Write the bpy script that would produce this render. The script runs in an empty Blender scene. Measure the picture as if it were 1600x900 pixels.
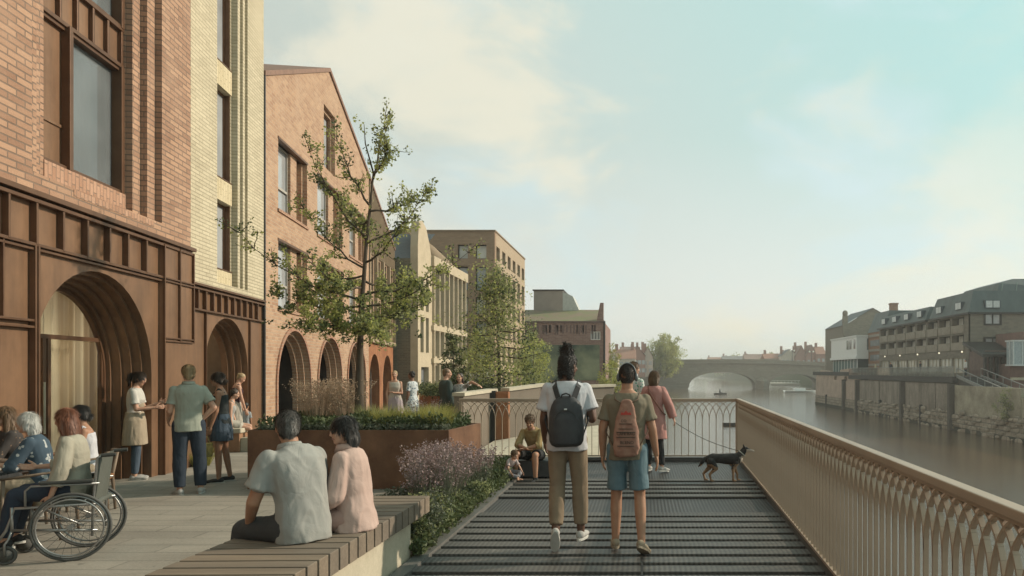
import bpy, bmesh, math, random
from mathutils import Vector as V, Matrix as M, noise, geometry, Euler
random.seed(7)
PI = math.pi
C = bpy.context.scene.collection
S = bpy.context.scene
F, CX, HY, EYE = 1150.0, 1005.0, 580.0, 1.7

# ---------------- camera, sky, sun, exposure ----------------
cam = bpy.data.cameras.new('camera'); camo = bpy.data.objects.new('camera', cam); C.objects.link(camo)
camo.location = (0, 0, EYE); camo.rotation_euler = (PI/2, 0, 0)
cam.lens = 36*F/1600; cam.sensor_width = 36; cam.sensor_fit = 'HORIZONTAL'
cam.shift_x = -(CX-800)/1600; cam.shift_y = (HY-450)/1600
cam.clip_start = 0.05; cam.clip_end = 6000
S.camera = camo
SUN_EL, SUN_AZ = 28.0, 70.0            # azimuth measured from +Y towards +X
S.view_settings.view_transform = 'Standard'; S.view_settings.look = 'None'
S.view_settings.gamma = 1.0; S.view_settings.exposure = 0.17
S.view_settings.use_curve_mapping = False
sl = bpy.data.lights.new('sun', 'SUN'); sl.energy = 4.0; sl.angle = math.radians(1.0); sl.color = (1.0, 0.87, 0.70)
so = bpy.data.objects.new('sun', sl); C.objects.link(so)
_d = V((math.cos(math.radians(SUN_EL))*math.sin(math.radians(SUN_AZ)), math.cos(math.radians(SUN_EL))*math.cos(math.radians(SUN_AZ)), math.sin(math.radians(SUN_EL))))
so.rotation_euler = _d.to_track_quat('Z', 'Y').to_euler()
so.location = _d*60

W = bpy.data.worlds.new('World'); S.world = W; W.use_nodes = True
nt = W.node_tree; N = nt.nodes; L = nt.links
for n in list(N): N.remove(n)
def wn(t, **k):
    n = N.new(t)
    for a, b in k.items(): setattr(n, a, b)
    return n
sky = wn('ShaderNodeTexSky', sky_type='NISHITA', sun_disc=False)
sky.sun_elevation = math.radians(SUN_EL); sky.sun_rotation = math.radians(SUN_AZ); sky.dust_density = 2.0; sky.air_density = 1.2
bg1 = wn('ShaderNodeBackground'); bg1.inputs[1].default_value = 0.10; L.new(sky.outputs[0], bg1.inputs[0])
tc = wn('ShaderNodeTexCoord')
mp = wn('ShaderNodeMapping'); mp.inputs['Scale'].default_value = (1.0, 1.0, 2.0); mp.inputs['Location'].default_value = (3.1, 0.4, 0.2)
L.new(tc.outputs['Generated'], mp.inputs[0])
n1 = wn('ShaderNodeTexNoise'); n1.inputs['Scale'].default_value = 3.3; n1.inputs['Detail'].default_value = 9; n1.inputs['Roughness'].default_value = .56; n1.inputs['Distortion'].default_value = .4
L.new(mp.outputs[0], n1.inputs['Vector'])
n2 = wn('ShaderNodeTexNoise'); n2.inputs['Scale'].default_value = 3.6; n2.inputs['Detail'].default_value = 8; n2.inputs['Distortion'].default_value = .3
mp2 = wn('ShaderNodeMapping'); mp2.inputs['Scale'].default_value = (1.1, 1.1, 2.2); mp2.inputs['Location'].default_value = (7.7, 2.4, 5.2)
L.new(tc.outputs['Generated'], mp2.inputs[0]); L.new(mp2.outputs[0], n2.inputs['Vector'])
sep = wn('ShaderNodeSeparateXYZ'); L.new(tc.outputs['Generated'], sep.inputs[0])
# clear-air colour: grey green on the left of the river, teal to the right and up
ax = wn('ShaderNodeMath', operation='MULTIPLY_ADD'); ax.inputs[1].default_value = 1.0; ax.inputs[2].default_value = 0.2
L.new(sep.outputs[0], ax.inputs[0])
az = wn('ShaderNodeMath', operation='MULTIPLY_ADD'); az.inputs[1].default_value = 0.9; L.new(sep.outputs[2], az.inputs[0]); L.new(ax.outputs[0], az.inputs[2])
r0 = wn('ShaderNodeValToRGB'); r0.color_ramp.elements[0].position = 0.05; r0.color_ramp.elements[0].color = (.60, .64, .56, 1)
r0.color_ramp.elements[1].position = .95; r0.color_ramp.elements[1].color = (.46, .76, .72, 1)
e = r0.color_ramp.elements.new(.45); e.color = (.60, .72, .66, 1)
L.new(az.outputs[0], r0.inputs[0])
# horizon glow
hz = wn('ShaderNodeMapRange'); hz.inputs[1].default_value = 0.0; hz.inputs[2].default_value = .30; hz.inputs[3].default_value = 1; hz.inputs[4].default_value = 0
L.new(sep.outputs[2], hz.inputs[0])
mh = wn('ShaderNodeMixRGB'); mh.inputs[2].default_value = (.86, .88, .84, 1)
L.new(hz.outputs[0], mh.inputs[0]); L.new(r0.outputs[0], mh.inputs[1])
# blue breaks
rb = wn('ShaderNodeValToRGB'); rb.color_ramp.elements[0].position = .50; rb.color_ramp.elements[1].position = .72
L.new(n2.outputs[0], rb.inputs[0])
mb_ = wn('ShaderNodeMixRGB'); mb_.inputs[2].default_value = (.66, .82, .83, 1)
L.new(rb.outputs[0], mb_.inputs[0]); L.new(mh.outputs[0], mb_.inputs[1])
# cream clouds
rc = wn('ShaderNodeValToRGB'); rc.color_ramp.elements[0].position = .44; rc.color_ramp.elements[1].position = .62
rc.color_ramp.interpolation = 'EASE'
L.new(n1.outputs[0], rc.inputs[0])
mc = wn('ShaderNodeMixRGB'); mc.inputs[2].default_value = (.92, .86, .67, 1)
mm = wn('ShaderNodeMath', operation='MULTIPLY'); mm.inputs[1].default_value = .82; L.new(rc.outputs[0], mm.inputs[0])
cf = wn('ShaderNodeMapRange'); cf.inputs[1].default_value = .55; cf.inputs[2].default_value = .95; cf.inputs[3].default_value = 1; cf.inputs[4].default_value = .25
L.new(az.outputs[0], cf.inputs[0]); mq = wn('ShaderNodeMath', operation='MULTIPLY'); L.new(mm.outputs[0], mq.inputs[0]); L.new(cf.outputs[0], mq.inputs[1])
L.new(mq.outputs[0], mc.inputs[0]); L.new(mb_.outputs[0], mc.inputs[1])
bg2 = wn('ShaderNodeBackground'); bg2.inputs[1].default_value = 0.97; L.new(mc.outputs[0], bg2.inputs[0])
ms = wn('ShaderNodeMixShader'); ms.inputs[0].default_value = .86
L.new(bg1.outputs[0], ms.inputs[1]); L.new(bg2.outputs[0], ms.inputs[2])
wo = wn('ShaderNodeOutputWorld'); L.new(ms.outputs[0], wo.inputs[0])
S.cycles.max_bounces = 6; S.cycles.diffuse_bounces = 3; S.cycles.glossy_bounces = 3; S.cycles.transparent_max_bounces = 12
S.cycles.use_denoising = True
S.cycles.volume_bounces = 0

# ---------------- helpers ----------------
def px(x, y, Y):                       # the photograph's pixel at depth Y -> world
    return V(((x-CX)/F*Y, Y, EYE+(HY-y)/F*Y))

def tag(o, label=None, cat=None, group=None, kind=None):
    if label: o['label'] = label
    if cat: o['category'] = cat
    if group: o['group'] = group
    if kind: o['kind'] = kind
    return o

def thing(name, label, cat, loc=(0, 0, 0), rz=0, group=None):
    o = bpy.data.objects.new(name, None); C.objects.link(o)
    o.empty_display_size = .2
    o.location = loc; o.rotation_euler = (0, 0, rz)
    return tag(o, label, cat, group)

def link_mesh(name, me, parent=None, loc=None):
    o = bpy.data.objects.new(name, me); C.objects.link(o)
    if parent is not None: o.parent = parent
    if loc is not None: o.location = loc
    return o

def copy_tree(o, parent=None, loc=None, rz=None, scale=None):
    c = o.copy(); C.objects.link(c)
    if parent is not None: c.parent = parent
    if loc is not None: c.location = loc
    if rz is not None: c.rotation_euler = (0, 0, rz)
    if scale is not None: c.scale = (scale,)*3 if not hasattr(scale, '__len__') else scale
    for ch in list(o.children): copy_tree(ch, c)
    return c

class MB:
    def __init__(s): s.v = []; s.f = []; s.m = []; s.mi = 0
    def add(s, vs, fs):
        b = len(s.v); s.v += [tuple(p) for p in vs]
        for f in fs: s.f.append(tuple(i+b for i in f)); s.m.append(s.mi)
        return s
    def box(s, x0, x1, y0, y1, z0, z1, mat=None):
        vs = [V((x, y, z)) for z in (z0, z1) for y in (y0, y1) for x in (x0, x1)]
        if mat is not None: vs = [mat @ p for p in vs]
        return s.add(vs, [(0, 2, 3, 1), (4, 5, 7, 6), (0, 1, 5, 4), (2, 6, 7, 3), (0, 4, 6, 2), (1, 3, 7, 5)])
    def bar(s, p0, p1, w, h, up=(0, 0, 1)):
        p0 = V(p0); p1 = V(p1); d = (p1-p0); ln = d.length; d.normalize()
        r = d.cross(V(up))
        if r.length < 1e-4: r = d.cross(V((1, 0, 0)))
        r.normalize(); u = r.cross(d)
        vs = [p+r*a*w/2+u*b*h/2 for p in (p0, p1) for a, b in ((-1, -1), (1, -1), (1, 1), (-1, 1))]
        return s.add(vs, [(3, 2, 1, 0), (4, 5, 6, 7), (0, 1, 5, 4), (1, 2, 6, 5), (2, 3, 7, 6), (3, 0, 4, 7)])
    def tube(s, pts, rad, n=8, closed=False, caps=True, flat=1.0):
        pts = [V(p) for p in pts]; k = len(pts)
        rs = rad if hasattr(rad, '__len__') else [rad]*k
        b = []; ref = None
        for i in range(k):
            if closed: t = pts[(i+1) % k]-pts[i-1]
            else: t = pts[min(i+1, k-1)]-pts[max(i-1, 0)]
            t.normalize()
            if ref is None:
                ref = t.cross(V((0, 0, 1)))
                if ref.length < .05: ref = t.cross(V((1, 0, 0)))
            else: ref = ref-t*ref.dot(t)
            ref.normalize(); u = t.cross(ref)
            for j in range(n):
                a = 2*PI*j/n
                b.append(pts[i]+ref*math.cos(a)*rs[i]+u*math.sin(a)*rs[i]*flat)
        fs = []
        for i in range(k if closed else k-1):
            for j in range(n):
                fs.append((i*n+j, i*n+(j+1) % n, ((i+1) % k)*n+(j+1) % n, ((i+1) % k)*n+j))
        if caps and not closed:
            fs.append(tuple(range(n))[::-1]); fs.append(tuple((k-1)*n+j for j in range(n)))
        return s.add(b, fs)
    def lathe(s, prof, n=20, loc=(0, 0, 0), cap=True):
        b = []; loc = V(loc)
        for r, z in prof:
            for j in range(n): b.append(loc+V((r*math.cos(2*PI*j/n), r*math.sin(2*PI*j/n), z)))
        fs = []
        for i in range(len(prof)-1):
            for j in range(n): fs.append((i*n+j, i*n+(j+1) % n, (i+1)*n+(j+1) % n, (i+1)*n+j))
        if cap: fs.append(tuple(range(n))[::-1]); fs.append(tuple((len(prof)-1)*n+j for j in range(n)))
        return s.add(b, fs)
    def ell(s, c, r, R=None, n=12, m=8):
        c = V(c); b = [];
        for i in range(m+1):
            th = PI*i/m
            for j in range(n):
                a = 2*PI*j/n
                p = V((r[0]*math.sin(th)*math.cos(a), r[1]*math.sin(th)*math.sin(a), -r[2]*math.cos(th)))
                if R is not None: p = R @ p
                b.append(c+p)
        fs = []
        for i in range(m):
            for j in range(n):
                q = (i*n+j, i*n+(j+1) % n, (i+1)*n+(j+1) % n, (i+1)*n+j)
                fs.append(q)
        return s.add(b, fs)
    def loft(s, rings, caps=True):     # rings: lists of equal length
        n = len(rings[0]); b = []
        for r in rings: b += r
        fs = []
        for i in range(len(rings)-1):
            for j in range(n): fs.append((i*n+j, i*n+(j+1) % n, (i+1)*n+(j+1) % n, (i+1)*n+j))
        if caps: fs.append(tuple(range(n))[::-1]); fs.append(tuple((len(rings)-1)*n+j for j in range(n)))
        return s.add(b, fs)
    def plate(s, outline, holes, y0, y1):     # (u,z) polygon with holes, from y0 (front) to y1 (back)
        polys = [outline]+holes
        flat = [p for q in polys for p in q]
        tri = geometry.tessellate_polygon([[V((p[0], p[1], 0)) for p in q] for q in polys])
        n = len(flat)
        vs = [V((p[0], y0, p[1])) for p in flat]+[V((p[0], y1, p[1])) for p in flat]
        fs = []
        for t in tri:
            a, b_, c = [flat[i] for i in t]
            ar = (b_[0]-a[0])*(c[1]-a[1])-(b_[1]-a[1])*(c[0]-a[0])
            t = t if ar > 0 else t[::-1]
            fs.append(tuple(t)); fs.append(tuple(i+n for i in t[::-1]))
        k = 0
        for qi, q in enumerate(polys):
            ar = sum(q[i][0]*q[(i+1) % len(q)][1]-q[(i+1) % len(q)][0]*q[i][1] for i in range(len(q)))
            for i in range(len(q)):
                a, b_ = k+i, k+(i+1) % len(q)
                f = (b_, a, a+n, b_+n)
                if (ar < 0) != (qi > 0): f = f[::-1]
                fs.append(f)
            k += len(q)
        return s.add(vs, fs)
    def build(s, name, mats, parent=None, smooth=False, bevel=0, loc=None):
        me = bpy.data.meshes.new(name); me.from_pydata(s.v, [], s.f)
        if not isinstance(mats, (list, tuple)): mats = [mats]
        for m in mats: me.materials.append(m)
        me.polygons.foreach_set('material_index', s.m)
        if smooth: me.polygons.foreach_set('use_smooth', [True]*len(s.f))
        me.validate(); me.update()
        o = link_mesh(name, me, parent, loc)
        if bevel:
            b = o.modifiers.new('b', 'BEVEL'); b.width = bevel; b.segments = 2; b.limit_method = 'ANGLE'; b.angle_limit = .6
        return o

def rect(u0, u1, z0, z1): return [(u0, z0), (u1, z0), (u1, z1), (u0, z1)]
def arch(uc, r, z0, zs, n=22, rise=None):
    rise = rise or r
    return [(uc-r, z0), (uc+r, z0)]+[(uc+r*math.cos(PI*i/n), zs+rise*math.sin(PI*i/n)) for i in range(n+1)]

# ---------------- materials ----------------
MATS = {}
def newmat(name):
    m = bpy.data.materials.new(name); m.use_nodes = True
    nd = m.node_tree.nodes; b = nd['Principled BSDF']
    return m, nd, m.node_tree.links, b
def mixc(nd, lk, fac, a, b, mode='MIX'):
    x = nd.new('ShaderNodeMixRGB'); x.blend_type = mode
    for i, v in ((0, fac), (1, a), (2, b)):
        if hasattr(v, 'default_value') or hasattr(v, 'is_linked'): lk.new(v, x.inputs[i])
        elif i == 0: x.inputs[0].default_value = v
        else: x.inputs[i].default_value = (*v, 1) if len(v) == 3 else v
    return x.outputs[0]
def ntex(nd, lk, vec, scale, detail=4, rough=.55, lo=.35, hi=.65, out=0):
    t = nd.new('ShaderNodeTexNoise'); t.inputs['Scale'].default_value = scale; t.inputs['Detail'].default_value = detail; t.inputs['Roughness'].default_value = rough
    if vec is not None: lk.new(vec, t.inputs['Vector'])
    r = nd.new('ShaderNodeMapRange'); r.inputs[1].default_value = lo; r.inputs[2].default_value = hi
    lk.new(t.outputs[0], r.inputs[0]); return r.outputs[0]
def bump(nd, lk, b, h, strength=.3, dist=.01):
    u = nd.new('ShaderNodeBump'); u.inputs['Strength'].default_value = strength; u.inputs['Distance'].default_value = dist
    lk.new(h, u.inputs['Height']); lk.new(u.outputs[0], b.inputs['Normal'])
def scaled(nd, lk, vec, sc):
    m = nd.new('ShaderNodeMapping'); m.inputs['Scale'].default_value = sc; lk.new(vec, m.inputs[0]); return m.outputs[0]

def mat(name, col, col2=None, rough=.7, metal=0, scale=6, bmp=.15, bscale=40, stretch=(1, 1, 1), spec=.4, emit=None, alpha=None, dist=.01, fine=0.0):
    if name in MATS: return MATS[name]
    m, nd, lk, b = newmat(name)
    t = nd.new('ShaderNodeTexCoord'); vec = scaled(nd, lk, t.outputs['Object'], stretch)
    col2 = col2 or tuple(c*.78 for c in col)
    f = ntex(nd, lk, vec, scale, 5, .6)
    c = mixc(nd, lk, f, col, col2)
    if fine:
        g = ntex(nd, lk, vec, scale*12, 3, .6, .3, .7)
        c = mixc(nd, lk, g, c, mixc(nd, lk, fine, c, (.02, .02, .02)))
    lk.new(c, b.inputs['Base Color'])
    b.inputs['Roughness'].default_value = rough; b.inputs['Metallic'].default_value = metal; b.inputs['Specular IOR Level'].default_value = spec
    if bmp: bump(nd, lk, b, ntex(nd, lk, vec, bscale, 4, .6, 0, 1), bmp, dist)
    if emit: b.inputs['Emission Color'].default_value = (*emit[:3], 1); b.inputs['Emission Strength'].default_value = emit[3]
    MATS[name] = m; return m

def facing(nd, lk):                     # (u,z) coordinates that follow the wall, also on its returns
    t = nd.new('ShaderNodeTexCoord'); s = nd.new('ShaderNodeSeparateXYZ'); lk.new(t.outputs['Object'], s.inputs[0])
    n = nd.new('ShaderNodeSeparateXYZ'); lk.new(t.outputs['Normal'], n.inputs[0])
    a = nd.new('ShaderNodeMath'); a.operation = 'ABSOLUTE'; lk.new(n.outputs[0], a.inputs[0])
    g = nd.new('ShaderNodeMath'); g.operation = 'GREATER_THAN'; g.inputs[1].default_value = .7; lk.new(a.outputs[0], g.inputs[0])
    mx = nd.new('ShaderNodeMix'); mx.data_type = 'FLOAT'; lk.new(g.outputs[0], mx.inputs[0]); lk.new(s.outputs[0], mx.inputs[2]); lk.new(s.outputs[1], mx.inputs[3])
    c = nd.new('ShaderNodeCombineXYZ'); lk.new(mx.outputs[0], c.inputs[0]); lk.new(s.outputs[2], c.inputs[1])
    return c.outputs[0], t.outputs['Object']

def brick(name, c1, c2, mortar, w=.26, h=.075, ms=.009, swap=False, var=(.5, .4, .3), vf=.35, bmp=.6):
    if name in MATS: return MATS[name]
    m, nd, lk, b = newmat(name)
    uv, ob = facing(nd, lk)
    if swap:
        mpn = nd.new('ShaderNodeMapping'); mpn.inputs['Rotation'].default_value = (0, 0, PI/2); lk.new(uv, mpn.inputs[0]); uv = mpn.outputs[0]
    t = nd.new('ShaderNodeTexBrick'); lk.new(uv, t.inputs['Vector'])
    t.inputs['Scale'].default_value = 1; t.inputs['Brick Width'].default_value = w; t.inputs['Row Height'].default_value = h
    t.inputs['Mortar Size'].default_value = ms; t.inputs['Mortar Smooth'].default_value = .2; t.inputs['Bias'].default_value = 0
    t.inputs['Color1'].default_value = (*c1, 1); t.inputs['Color2'].default_value = (*c2, 1); t.inputs['Mortar'].default_value = (*mortar, 1)
    f = ntex(nd, lk, ob, 1.3, 5, .6, .35, .7)
    c = mixc(nd, lk, vf, t.outputs[0], mixc(nd, lk, f, t.outputs[0], var))
    g = ntex(nd, lk, ob, 30, 4, .7, .3, .7)
    c = mixc(nd, lk, .12, c, mixc(nd, lk, g, (.02, .015, .01), c))
    lk.new(c, b.inputs['Base Color']); b.inputs['Roughness'].default_value = .85; b.inputs['Specular IOR Level'].default_value = .25
    iv = nd.new('ShaderNodeMath'); iv.operation = 'SUBTRACT'; iv.inputs[0].default_value = 1.0; lk.new(t.outputs['Fac'], iv.inputs[1])
    ad = nd.new('ShaderNodeMath'); ad.operation = 'MULTIPLY_ADD'; ad.inputs[1].default_value = .3; lk.new(g, ad.inputs[0]); lk.new(iv.outputs[0], ad.inputs[2])
    bump(nd, lk, b, ad.outputs[0], bmp, .02)
    MATS[name] = m; return m

def glass(name, tint=(.30, .32, .33), tr=.0, rough=.04, refl=.5):
    if name in MATS: return MATS[name]
    m, nd, lk, b = newmat(name)
    t = nd.new('ShaderNodeTexCoord')
    f = ntex(nd, lk, t.outputs['Object'], .9, 3, .5, .3, .7)
    lk.new(mixc(nd, lk, f, tint, tuple(c*.6 for c in tint)), b.inputs['Base Color'])
    b.inputs['Roughness'].default_value = rough; b.inputs['Specular IOR Level'].default_value = refl
    if tr:
        o = nd['Material Output']; x = nd.new('ShaderNodeMixShader'); x.inputs[0].default_value = tr
        tp = nd.new('ShaderNodeBsdfTransparent'); tp.inputs[0].default_value = (.93, .95, .93, 1)
        lk.new(b.outputs[0], x.inputs[1]); lk.new(tp.outputs[0], x.inputs[2]); lk.new(x.outputs[0], o.inputs[0])
    MATS[name] = m; return m

redbrick = brick('red_brick', (.45, .27, .175), (.28, .155, .10), (.17, .12, .09), w=.30, h=.085, ms=.011, var=(.50, .34, .24))
soldier = brick('soldier_brick', (.48, .29, .20), (.36, .20, .13), (.24, .165, .12), w=.26, h=.085, swap=True, var=(.5, .3, .2))
redbrick_b = brick('gable_brick', (.47, .29, .18), (.32, .175, .11), (.44, .34, .25), w=.24, h=.085, var=(.52, .37, .26), vf=.5)
creambrick = brick('cream_brick', (.57, .495, .35), (.46, .395, .275), (.32, .27, .19), w=.30, h=.072, var=(.66, .58, .42))
creamsold = brick('cream_soldier', (.62, .52, .34), (.52, .43, .27), (.42, .34, .22), w=.26, h=.085, swap=True, var=(.66, .58, .42))
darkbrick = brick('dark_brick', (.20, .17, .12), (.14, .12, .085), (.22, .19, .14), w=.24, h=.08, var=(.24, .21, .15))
oldbrick = brick('old_brick', (.30, .19, .16), (.22, .13, .11), (.30, .25, .22), w=.4, h=.14, var=(.36, .26, .24))
hotelbrick = brick('hotel_brick', (.21, .19, .155), (.16, .145, .12), (.2, .17, .13), w=.5, h=.2, var=(.24, .2, .15), bmp=.2)
orangebrick = brick('orange_brick', (.27, .155, .105), (.21, .12, .08), (.26, .18, .12), w=.5, h=.2, bmp=.2, var=(.3, .15, .1))
copper = mat('bronze_cladding', (.235, .13, .072), (.16, .087, .049), rough=.48, metal=.3, scale=1.4, bmp=.05, bscale=5, stretch=(1, 1, .35), fine=.12)
def streaks(m, k=.35):
    nd = m.node_tree.nodes; lk = m.node_tree.links; b = nd['Principled BSDF']; src = b.inputs['Base Color'].links[0].from_socket
    t = nd.new('ShaderNodeTexCoord'); f = ntex(nd, lk, scaled(nd, lk, t.outputs['Object'], (9, 9, .7)), 1.0, 6, .65, .45, .75)
    g = ntex(nd, lk, scaled(nd, lk, t.outputs['Object'], (1.4, 1.4, 1.4)), 1.0, 6, .65, .4, .7)
    c = mixc(nd, lk, f, src, mixc(nd, lk, k, src, (.045, .028, .018))); c = mixc(nd, lk, g, c, mixc(nd, lk, k*.6, c, (.42, .24, .14)))
    lk.new(c, b.inputs['Base Color'])
streaks(copper)
copperd = mat('bronze_rib', (.15, .078, .042), (.11, .055, .03), rough=.45, metal=.4, scale=3, bmp=.05)
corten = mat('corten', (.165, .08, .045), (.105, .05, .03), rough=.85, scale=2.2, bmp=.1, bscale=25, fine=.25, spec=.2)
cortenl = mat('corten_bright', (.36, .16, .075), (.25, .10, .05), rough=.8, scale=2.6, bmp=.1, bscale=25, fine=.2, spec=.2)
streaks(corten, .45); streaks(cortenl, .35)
stone = mat('pale_stone', (.50, .44, .33), (.40, .35, .26), scale=3, bmp=.2, bscale=30, rough=.85, fine=.12)
creamstone = mat('cream_stone', (.47, .385, .27), (.40, .325, .225), scale=2, bmp=.1, rough=.8)
dark = mat('dark_metal', (.045, .042, .038), (.03, .028, .026), rough=.5, metal=.3, bmp=.03)
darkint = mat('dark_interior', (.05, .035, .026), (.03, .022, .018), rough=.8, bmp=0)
white = mat('white_paint', (.70, .70, .68), (.62, .62, .60), rough=.5, bmp=.02)
slate = mat('slate_roof', (.075, .08, .085), (.05, .055, .06), rough=.6, scale=4, bmp=.2, bscale=12)
brownclad = mat('brown_cladding', (.26, .185, .115), (.20, .14, .085), rough=.65, scale=2, bmp=.06)
fawnclad = mat('fawn_cladding', (.36, .27, .18), (.29, .215, .14), rough=.7, scale=2, bmp=.06)
winglass = glass('window_glass', (.20, .21, .22), refl=.8)
winpale = glass('window_pale', (.42, .43, .44), refl=.6)
wincurt = glass('window_curtain', (.62, .59, .52), refl=.5, rough=.1)
clearglass = glass('shop_glass', (.10, .10, .10), tr=.85, refl=.6)
bigglass = glass('big_window_glass', (.26, .28, .29), tr=.45, refl=.7)
# ================= the setting =================
WATER_Z = -4.1
def terrain():
    mb = MB()
    # river bed and far ground in one sheet out to the horizon
    mb.add([(-3000, -60, -5.2), (3000, -60, -5.2), (3000, 5000, -5.2), (-3000, 5000, -5.2)], [(0, 1, 2, 3)])
    o = mb.build('ground', mat('river_bed', (.07, .06, .045), rough=.95)); tag(o, kind='structure')
terrain()
# river surface
def water():
    m, nd, lk, b = newmat('river_water')
    t = nd.new('ShaderNodeTexCoord')
    b.inputs['Roughness'].default_value = .05; b.inputs['Specular IOR Level'].default_value = 1.0; b.inputs['IOR'].default_value = 1.6
    f = ntex(nd, lk, t.outputs['Object'], .05, 3, .5)
    lk.new(mixc(nd, lk, f, (.085, .056, .034), (.115, .074, .042)), b.inputs['Base Color'])
    v = scaled(nd, lk, t.outputs['Object'], (.9, 1.6, 1))
    a = ntex(nd, lk, v, 1.9, 8, .70, 0, 1)
    v2 = scaled(nd, lk, t.outputs['Object'], (.12, .3, 1))
    a2 = ntex(nd, lk, v2, 1, 3, .5, 0, 1)
    ad = nd.new('ShaderNodeMath'); ad.operation = 'MULTIPLY_ADD'; ad.inputs[1].default_value = 1.2; lk.new(a2, ad.inputs[0]); lk.new(a, ad.inputs[2])
    bump(nd, lk, b, ad.outputs[0], .42, .08)
    mb = MB(); mb.add([(-400, -60, WATER_Z), (600, -60, WATER_Z), (600, 1800, WATER_Z), (-400, 1800, WATER_Z)], [(0, 1, 2, 3)])
    tag(mb.build('water', m), kind='structure')
water()
def bank(name, pts, top, mat_top, side, bot=-5.3):
    mb = MB(); n = len(pts)
    vs = [V((x, y, top)) for x, y in pts]+[V((x, y, bot)) for x, y in pts]
    mb.add(vs, [tuple(range(n))])
    mb.mi = 1
    for i in range(n):
        j = (i+1) % n; mb.add([vs[i], vs[j], vs[j+n], vs[i+n]], [(3, 2, 1, 0)])
    o = mb.build(name, [mat_top, side]); tag(o, kind='structure'); return o
def paving():
    m, nd, lk, b = newmat('plaza_paving')
    t = nd.new('ShaderNodeTexCoord')
    k = nd.new('ShaderNodeTexBrick'); lk.new(t.outputs['Object'], k.inputs['Vector'])
    k.inputs['Scale'].default_value = 1; k.inputs['Brick Width'].default_value = 1.15; k.inputs['Row Height'].default_value = .30
    k.inputs['Mortar Size'].default_value = .013; k.inputs['Color1'].default_value = (.30, .265, .215, 1); k.inputs['Color2'].default_value = (.195, .172, .14, 1); k.inputs['Mortar'].default_value = (.10, .088, .072, 1)
    f = ntex(nd, lk, scaled(nd, lk, t.outputs['Object'], (.5, 1.6, 1)), .9, 8, .68); g = ntex(nd, lk, t.outputs['Object'], 35, 4, .7, .3, .7)
    c = mixc(nd, lk, .42, k.outputs[0], mixc(nd, lk, f, (.38, .34, .28), (.13, .115, .095)))
    sp = ntex(nd, lk, t.outputs['Object'], 9, 2, .5, .68, .72); c = mixc(nd, lk, sp, c, mixc(nd, lk, .45, c, (.06, .055, .05)))
    c = mixc(nd, lk, .18, c, mixc(nd, lk, g, (.1, .09, .08), (.5, .46, .4)))
    lk.new(c, b.inputs['Base Color']); b.inputs['Roughness'].default_value = .75; b.inputs['Specular IOR Level'].default_value = .3
    iv = nd.new('ShaderNodeMath'); iv.operation = 'SUBTRACT'; iv.inputs[0].default_value = 1; lk.new(k.outputs['Fac'], iv.inputs[1])
    bump(nd, lk, b, iv.outputs[0], .4, .006)
    return m
quay = mat('quay_wall', (.24, .21, .17), (.15, .135, .11), scale=.8, rough=.9, bmp=.4, bscale=6, fine=.3)
plaza_pts = [(-60, -10), (-2.0, -10), (-2.0, 14.0), (-.8, 14.0), (-1.4, 30), (-2.4, 48), (-3.4, 64.6), (-3.5, 90), (-8, 170), (-13, 262), (-60, 262)]
bank('plaza', plaza_pts, 0.0, paving(), quay)
# right bank: land behind the embankment wall, its top below the terrace
earth = mat('yard_surface', (.16, .15, .13), scale=.6, rough=.95)
bank('right_quay', [(31.2, 40), (90, 40), (90, 262), (60, 262), (60, 168), (35.9, 148), (35.6, 133), (31.2, 128)], -.6, earth, quay)

# distant land beyond the bridge
def hills():
    mb = MB(); green = mat('far_fields', (.10, .12, .06), (.14, .13, .08), scale=.02, rough=1, bmp=0)
    # low rolling land beyond both banks
    nx, ny = 60, 10
    for sgn, x0, x1, y0, y1, zt in ((0, -700, -14, 262, 1700, 1.0), (1, 68, 800, 262, 1700, 1.0)):
        vs = []
        for j in range(ny+1):
            for i in range(nx+1):
                x = x0+(x1-x0)*i/nx; y = y0+(y1-y0)*j/ny
                z = zt+1.2*noise.noise(V((x*.01, y*.004, 3)))*min(1, j/3)
                vs.append((x, y, z))
        fs = [(j*(nx+1)+i, j*(nx+1)+i+1, (j+1)*(nx+1)+i+1, (j+1)*(nx+1)+i) for j in range(ny) for i in range(nx)]
        mb.add(vs, fs)
        xe = x1 if sgn == 0 else x0
        mb.add([(xe, y0, zt), (xe, y1, zt), (xe, y1, -5), (xe, y0, -5)], [(0, 1, 2, 3)])
    # the river bends away behind this land
    mb.add([(-14, 900, 1.2), (68, 900, 1.2), (68, 1700, 1.2), (-14, 1700, 1.2), (-14, 900, -5), (68, 900, -5)], [(0, 1, 2, 3), (0, 4, 5, 1)])
    tag(mb.build('hills', green), kind='structure')
hills()

# ================= buildings on the left =================
dU = V((-.155, 1, 0)).normalized(); RZ = math.atan2(dU.y, dU.x)
class Fac:
    def __init__(s, pxx, Y, d=dU):
        s.O = V(((pxx-CX)/F*Y, Y, 0)); s.d = d.normalized(); s.rz = math.atan2(s.d.y, s.d.x)
    def u(s, x):
        k = (x-CX)/F
        return (k*s.O.y-s.O.x)/(s.d.x-k*s.d.y)
    def ud(s, x, dep):
        n = V((-s.d.y, s.d.x, 0)); O = s.O+n*dep; k = (x-CX)/F
        return (k*O.y-O.x)/(s.d.x-k*s.d.y)
    def zd(s, x, y, dep):
        n = V((-s.d.y, s.d.x, 0)); O = s.O+n*dep
        return EYE+(HY-y)*(O.y+s.ud(x, dep)*s.d.y)/F
    def z(s, x, y): return EYE+(HY-y)*(s.O.y+s.u(x)*s.d.y)/F
A = Fac(252, 12.07); B = Fac(300, 13.6)

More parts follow.
